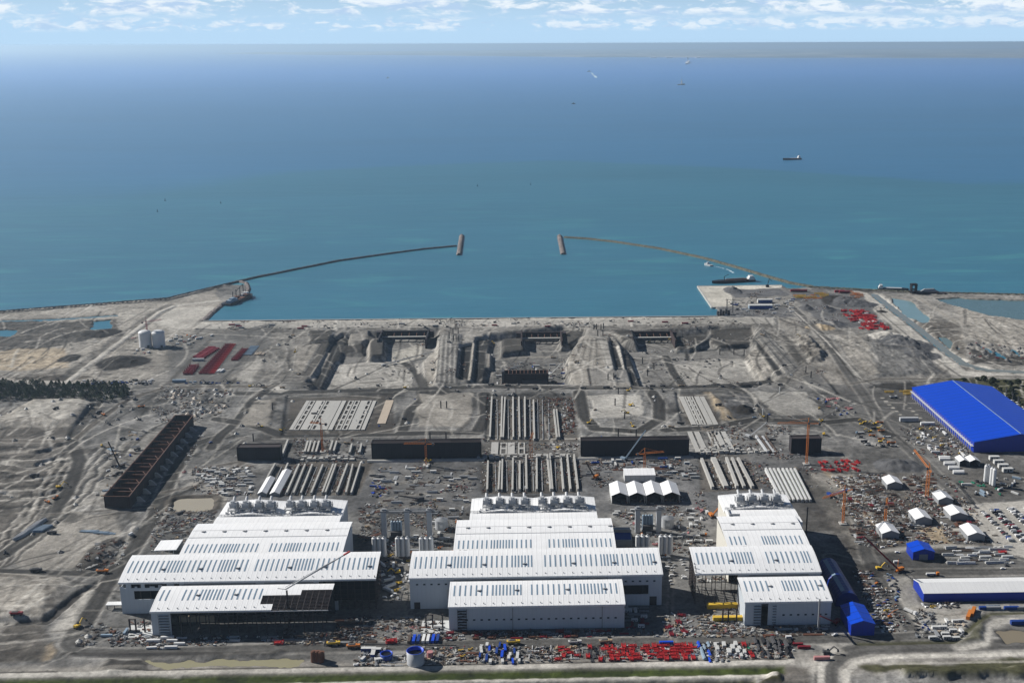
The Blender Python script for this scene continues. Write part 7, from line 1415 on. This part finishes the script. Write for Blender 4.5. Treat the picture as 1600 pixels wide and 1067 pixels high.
c4 = [P(1090, 447.5), P(1112.5, 480.5), P(1136, 480.5)]; mb = MB().bar((*c4[0], -1.6), (*c4[1], -1.6), 2.5, 5.2).bar((*c4[1], -1.6), (*c4[2], -1.6), 2.5, 5.2).bar((*c4[0], -1.6), (*P(1222, 446), -1.6), 2.5, 5.2); tag(obj('quay_wall', mb, CONC), 'pale concrete edge of the quay platform at the harbour corner', 'quay wall')
# ------------------------------------------------------------------ vessels
def ship(pa, pb, beam, fb, label, hull, house_u, house_m='white', kind='cargo', name='ship', hh=9, cat='ship'):
    """bow at pb"""
    A, B = Vector(P(*pa, SEA)), Vector(P(*pb, SEA)); L = (B-A).length; c = (A+B)/2; r = empty(name, (c.x, c.y, SEA), math.atan2(B.y-A.y, B.x-A.x), label, cat); a, b = L/2, beam/2
    pl = [(-a, -b*.8), (-a, b*.8), (-a*.9, b), (a*.62, b), (a*.88, b*.55), (a, 0), (a*.88, -b*.55), (a*.62, -b), (-a*.9, -b)]; mb = MB(); n = len(pl)
    for x, y in pl: mb.v.append((x*.97, y*.92, -1.5))
    for x, y in pl: mb.v.append((x, y, fb+(fb*.5 if x > a*.6 else 0)))
    for i in range(n): j = (i+1) % n; mb.f.append([j, i, n+i, n+j]); mb.m.append(0)
    mb.f.append([n+i for i in range(n)][::-1]); mb.m.append(0); obj('hull', mb, mat(hull, .5), r)
    hx = a*house_u; w_ = min(beam*.75, 12)/2; l_ = min(L*.07, 7); obj('deckhouse', MB().box(hx-l_, hx+l_, -w_, w_, fb, fb+hh*.6).box(hx-l_*.6, hx+l_*.7, -w_*.8, w_*.8, fb+hh*.6, fb+hh), mat(house_m, .4), r); obj('mast', MB().bar((hx, 0, fb+hh), (hx, 0, fb+hh*1.7), max(.3, L*.006)), mat('darkgrey'), r)
    if kind == 'hopper':
        obj('hopper', MB().box(-a*.7, a*.38, -b*.7, -b*.55, fb, fb+2).box(-a*.7, a*.38, b*.55, b*.7, fb, fb+2).box(-a*.7, a*.38, -b*.54, b*.54, fb, fb+.5), mat('rust'), r); obj('suction_pipe', MB().tube((-a*.6, -b*.8, fb+2.4), (a*.3, -b*.8, fb+2.4), .9), mat('palegrey'), r)
        obj('deck_crane', MB().bar((a*.42, 0, fb), (a*.42, 0, fb+9), 1).bar((a*.42, 0, fb+9), (a*.25, 3, fb+13), .8), mat('black'), r); obj('bow_gear', MB().box(-a*.95, -a*.78, -b*.6, b*.6, fb, fb+4), mat('tan'), r)
    if kind == 'dredger':
        obj('deck_cabins', MB().box(-a*.85, -a*.3, -b*.6, b*.2, fb, fb+5).box(-a*.7, -a*.4, -b*.5, 0, fb+5, fb+7.5), mat('lightblue'), r); obj('deck_gear', MB().box(-a*.2, a*.25, -b*.7, b*.6, fb, fb+2.2).box(a*.3, a*.6, -b*.8, -b*.1, fb, fb+6).box(-a*.1, a*.1, 0, b*.8, fb+2.3, fb+5), mat('rust'), r)
        mb = MB()
        for q in (-.25, 0, .3, .55): mb.bar((a*q, b*.4, fb), (a*q+2, b*.5, fb+17+8*q), 1.)
        mb.bar((0, b*.4, fb+14), (a*.6, b*.5, fb+22), .8).bar((a*.55, -b*.5, fb), (a*.9, 0, fb+14), 1.1); obj('derrick', mb, mat('black'), r)
    if kind == 'cargo': obj('hatch_covers', MB().box(-a*.6, a*.55, -b*.6, b*.6, fb, fb+1.8), mat('palegrey'), r)
    return r
ship((352, 478), (393, 462), 22, 3.2, 'dark cluttered dredger moored at the left harbour corner', 'black', .55, kind='dredger', cat='dredger', name='dredger', hh=8)
ship((1179, 439), (1112, 443), 15, 3.4, 'long hopper dredger moored behind the pale quay platform', 'black', -.82, kind='hopper', cat='dredger', name='dredger', hh=8)
ship((1112, 416), (1101, 414), 9, 2.6, 'small white boat with a wake close to the right breakwater', 'offwhite', .1, kind='boat', cat='boat', name='boat', hh=5)
ship((1252, 249.5), (1223, 250.5), 13, 5, 'dark cargo ship alone on the open sea at the right', 'black', -.75, hh=11, name='cargo_ship')
ship((1371, 452), (1420, 453.5), 13, 2.2, 'white and dark barge moored outside the right coast', 'black', -.8, kind='cargo', cat='barge', name='barge', hh=7)
ship((1060, 133.5), (1070, 133), 34, 9, 'small dark ship far out on the sea, nearest to the ferry', 'darkgrey', .0, 'palegrey', hh=50, name='far_ship'); ship((893, 163), (899, 163), 20, 5, 'tiny dark boat in the middle of the far sea', 'black', .0, 'darkgrey', 'boat', hh=10, cat='boat', name='boat')
ship((918, 112.8), (923, 112.2), 22, 6, 'tiny dark boat drawing a short wake on the far sea', 'darkgrey', 0, 'darkgrey', 'boat', hh=18, cat='boat', name='boat'); ship((1072, 101), (1076.5, 97.5), 60, 26, 'white ferry close to the far coast', 'white', .1, hh=60, name='ferry', cat='ferry')
ship((604, 123), (608, 122.6), 16, 5, 'tiny dark speck of a boat on the left far sea', 'black', 0, 'darkgrey', 'boat', hh=10, cat='boat', name='boat')
for i, (x, y) in enumerate(((258, 314), (345, 318), (246, 331), (746, 291), (829, 289))):
    X, Y = P(x, y, SEA); o = empty('buoy', (X, Y, SEA), 0, 'tiny dark buoy alone on the water outside the breakwaters', 'buoy', 'small buoys outside the harbour'); obj('float', MB().cyl(0, 0, -.5, 1.4, 2, 10), mat('black'), o); obj('top_mark', MB().bar((0, 0, 1.4), (0, 0, 7), .9), mat('darkgrey'), o)
X, Y = P(1444, 458); r = empty('loading_structure', (X, Y, 0), 0, 'dark steel loading structure standing on the right coast', 'loading structure'); obj('frame', MB().box(-26, -24, -5, 5, 0, 17).box(-17, -15, -5, 5, 0, 17).box(-26, -15, -5, 5, 15, 18).box(-26, -15, -5, 5, 7, 8), mat('black'), r)
obj('deck', MB().box(-26, 26, -7, 7, 0, 3.5).box(20, 38, -10, 2, 0, 2), mat('darksteel'), r); obj('stockpile_cover', MB().hexa([(-6, -5, 3.5), (24, -5, 3.5), (24, 5, 3.5), (-6, 5, 3.5), (0, -2, 8), (18, -2, 8.5), (18, 2, 8.5), (0, 2, 8)]), mat('grey'), r)
X, Y = P(1199, 449); r = empty('quay_crane', (X, Y, .6), 0, 'dark quayside excavator crane on the pale platform edge', 'crane'); obj('base', MB().box(-3, 3, -2.5, 2.5, 0, 4), mat('black'), r); obj('boom', MB().bar((0, 0, 3), (3, 0, 16), 1.).bar((3, 0, 16), (9, 2, 11), .8), mat('black'), r)
# wakes: torn foam lying on the water
def wake(pts, w0, w1, label, seed=1, col=(.55, .66, .70)):
    k_ = 'foam'
    if k_ not in MATS:
        PAL['foam'] = col; MATS[k_] = mat('foam', .8)
    W = [Vector(P(x, y, SEA+.05)) for x, y in pts]; r = random.Random(seed); mb = MB(); n = 26; L = []
    for i in range(n+1):
        u = i/n*(len(W)-1); k = min(int(u), len(W)-2); L.append(W[k].lerp(W[k+1], u-k))
    for i in range(n):
        if r.random() < .12+.3*i/n: continue
        a, b = L[i], L[i+1]; d = (b-a).normalized(); q = Vector((-d.y, d.x)); w = (w0+(w1-w0)*i/n)/2; f1, f2 = r.uniform(.5, 1), r.uniform(.5, 1); z = SEA+.06
        mb.q([((a-q*w*f1).x, (a-q*w*f1).y, z), ((b-q*w*f2).x, (b-q*w*f2).y, z), ((b+q*w*f1).x, (b+q*w*f1).y, z), ((a+q*w*f2).x, (a+q*w*f2).y, z)])
    tag(obj('wake_foam', mb, MATS[k_]), label, kind='stuff')
wake([(1113, 415.5), (1125, 418), (1138, 421.5), (1147, 427)], 2.6, 6., 'white foam wake behind the small boat')
wake([(923, 113.5), (928, 118), (932, 122)], 20, 45, 'faint foam behind the far boat', 2)
wake([(1040, 133.8), (1052, 134), (1062, 134)], 14, 30, 'faint foam beside the far dark ship', 3)
# far shore ferry port: a few white halls
for i, (x, w_) in enumerate(((1021, 90), (1044, 60), (1048, 50), (1091, 70))): X, Y = P(x, 91); tag(obj('port_hall', MB().hexa([(-w_, -60, -2), (w_, -60, -2), (w_, 60, -2), (-w_, 60, -2), (-w_, -60, 26), (w_, -60, 26), (w_, 60, 34), (-w_, 60, 34)]), mat('white')), 'tiny white port hall on the far shore, '+NTH[i]+' from left', 'building').location = (X, Y, 0)
# ------------------------------------------------------------------ pine belt and shrubs
def tree_proto(seed, h, r_, name, conif=True):
    r = random.Random(seed); mb = MB(); n = 150
    for i in range(n):
        u = r.random()**.8; z = h*(.22+.78*u); rr_ = r_*((1-u)**.75 if conif else math.sin(math.pi*min(.98, .12+.86*u))**.6)*(.55+.6*r.random())+.15; a = r.uniform(0, 6.283); x, y = rr_*math.cos(a), rr_*math.sin(a); s = r.uniform(.45, 1.05)*(1.1 if not conif else .9)
        p = [Vector((r.gauss(0, 1), r.gauss(0, 1), r.gauss(0, .6))).normalized()*s for _ in range(4)]; c = Vector((x, y, z)); mb.q([c+p[0], c+p[1], c-p[0]*.9, c-p[1]*.9]); mb.q([c+p[2], c+p[3], c-p[2], c-p[3]])
    t_ = MB().cyl(0, 0, -.5, h*.9, .28, 6, .06)
    for k in range(6): a = r.uniform(0, 6.28); z = h*(.3+.1*k); t_.bar((0, 0, z), (r_*.6*math.cos(a), r_*.6*math.sin(a), z+.8), .12)
    return [('crown', mb.mesh('crown', mat('crown' if conif else 'scrub', .9, var=.5))), ('trunk', t_.mesh('trunk', mat('trunk', .9)))]
TP = [tree_proto(i, 9+i*1.4, 3.+.3*i, 'pine') for i in range(4)]; BP_ = [tree_proto(20+i, 3.2+i, 2.6, 'bush', False) for i in range(3)]
rt = random.Random(21); k = 0; W = world([(-40, 597), (60, 601), (120, 603), (190, 603), (206, 610), (198, 622), (170, 629), (130, 625), (40, 625), (-40, 627)])
def inside(W, x, y):
    c = False
    for i in range(len(W)):
        a, b = W[i], W[i-1]
        if (a[1] > y) != (b[1] > y) and x < (b[0]-a[0])*(y-a[1])/(b[1]-a[1])+a[0]: c = not c
    return c
pl = []
while k < 298:
    x, y = rt.uniform(min(p[0] for p in W), max(p[0] for p in W)), rt.uniform(min(p[1] for p in W), max(p[1] for p in W))
    if not inside(W, x, y): continue
    if len(pl) and min((x-a)**2+(y-b)**2 for a, b in pl) < rt.uniform(4, 22): continue
    pl.append((x, y)); k += 1; o = empty('pine_tree', (x, y, gz(x, y)), rt.uniform(0, 6.28), 'dark green pine in the dense belt at the left edge', 'tree', 'pine belt at the left edge'); o.scale = (rt.uniform(.75, 1.15), rt.uniform(.75, 1.15), rt.uniform(.5, .95))
    for n_, me_ in TP[rt.randrange(4)]: c = bpy.data.objects.new(n_, me_); COL.objects.link(c); c.parent = o
W = world([(1495, 594), (1620, 592), (1640, 650), (1600, 640), (1545, 602)]); k = 0
while k < 34:
    x, y = rt.uniform(min(p[0] for p in W), max(p[0] for p in W)), rt.uniform(min(p[1] for p in W), max(p[1] for p in W))
    if not inside(W, x, y): continue
    k += 1; o = empty('shrub', (x, y, gz(x, y)), rt.uniform(0, 6.28), 'brownish green shrub on the rough ground beyond the big blue shed', 'shrub', 'shrubs beyond the blue shed'); o.scale = (rt.uniform(.8, 1.6),)*3
    for n_, me_ in BP_[rt.randrange(3)]: c = bpy.data.objects.new(n_, me_); COL.objects.link(c); c.parent = o
# ------------------------------------------------------------------ countless small litter of the yards, one object
lm = [mat(c, .8) for c in ('brown', 'darkgrey', 'offwhite', 'rust', 'concrete', 'wood', 'grey', 'black', 'darkred')]; mb = MB(); r = random.Random(99)
ZONES = [([(170, 975), (600, 960), (600, 1006), (170, 1010)], 1500), ([(600, 965), (700, 965), (1030, 982), (1030, 998), (600, 1003)], 900), ([(560, 1012), (1240, 1004), (1240, 1028), (560, 1040)], 1500), ([(590, 730), (745, 726), (745, 790), (590, 870)], 650), ([(560, 785), (720, 785), (700, 880), (560, 880)], 650),
         ([(300, 728), (400, 728), (395, 775), (300, 775)], 500), ([(240, 795), (340, 795), (300, 870), (235, 865)], 700), ([(1285, 740), (1440, 740), (1500, 850), (1340, 855)], 1900), ([(1420, 740), (1480, 740), (1560, 850), (1480, 850)], 900), ([(915, 715), (1090, 715), (1115, 860), (960, 870)], 1500), ([(1040, 955), (1290, 975), (1290, 995), (1040, 996)], 900),
         ([(1330, 890), (1370, 890), (1425, 985), (1370, 990)], 500), ([(445, 685), (575, 685), (560, 770), (440, 770)], 900), ([(760, 618), (900, 618), (910, 770), (750, 770)], 1900), ([(1090, 665), (1230, 665), (1300, 760), (1110, 765)], 1300), ([(770, 552), (885, 550), (890, 598), (768, 598)], 700), ([(1150, 455), (1400, 460), (1390, 515), (1130, 495)], 700), ([(250, 605), (370, 603), (340, 660), (230, 660)], 700), ([(1400, 660), (1480, 660), (1520, 715), (1430, 715)], 600), ([(350, 500), (1150, 498), (1150, 512), (350, 515)], 700), ([(400, 520), (1250, 515), (1300, 600), (380, 600)], 500), ([(1090, 900), (1155, 900), (1160, 975), (1090, 970)], 500)]
for pts, n in ZONES:
    Wz = world(pts); x0, x1, y0, y1 = min(p[0] for p in Wz), max(p[0] for p in Wz), min(p[1] for p in Wz), max(p[1] for p in Wz); k = 0
    cl = [(r.uniform(x0, x1), r.uniform(y0, y1)) for _ in range(max(6, n//22))]
    while k < n:
        a = r.choice(cl); x, y = a[0]+r.gauss(0, 5), a[1]+r.gauss(0, 5); k += 1
        if not inside(Wz, x, y) or any(q[0] < x < q[1] and q[2] < y < q[3] for q in NOGO[:10]): continue
        z = gz(x, y); t_ = r.random(); c = r.choices(range(9), (5, 6, 1.6, 4, 3, 2, 4, 4, .7))[0]
        if t_ < .5: s = r.uniform(.35, 1.1); mb.box(x-s, x+s, y-s*r.uniform(.4, 1), y+s*.7, z-.2, z+r.uniform(.3, 1.3), c)
        else: aa = r.choice((0, 1.57, r.uniform(0, 3.14))); l = r.uniform(1.5, 4); mb.bar((x, y, z+.2), (x+l*math.cos(aa), y+l*math.sin(aa), z+r.uniform(.2, .9)), r.uniform(.25, .6), None, c)
me_ = mb.mesh('yard_litter', lm); o = bpy.data.objects.new('yard_litter', me_); COL.objects.link(o); tag(o, 'countless small scraps of timber, steel and packaging strewn over the yards', kind='stuff')
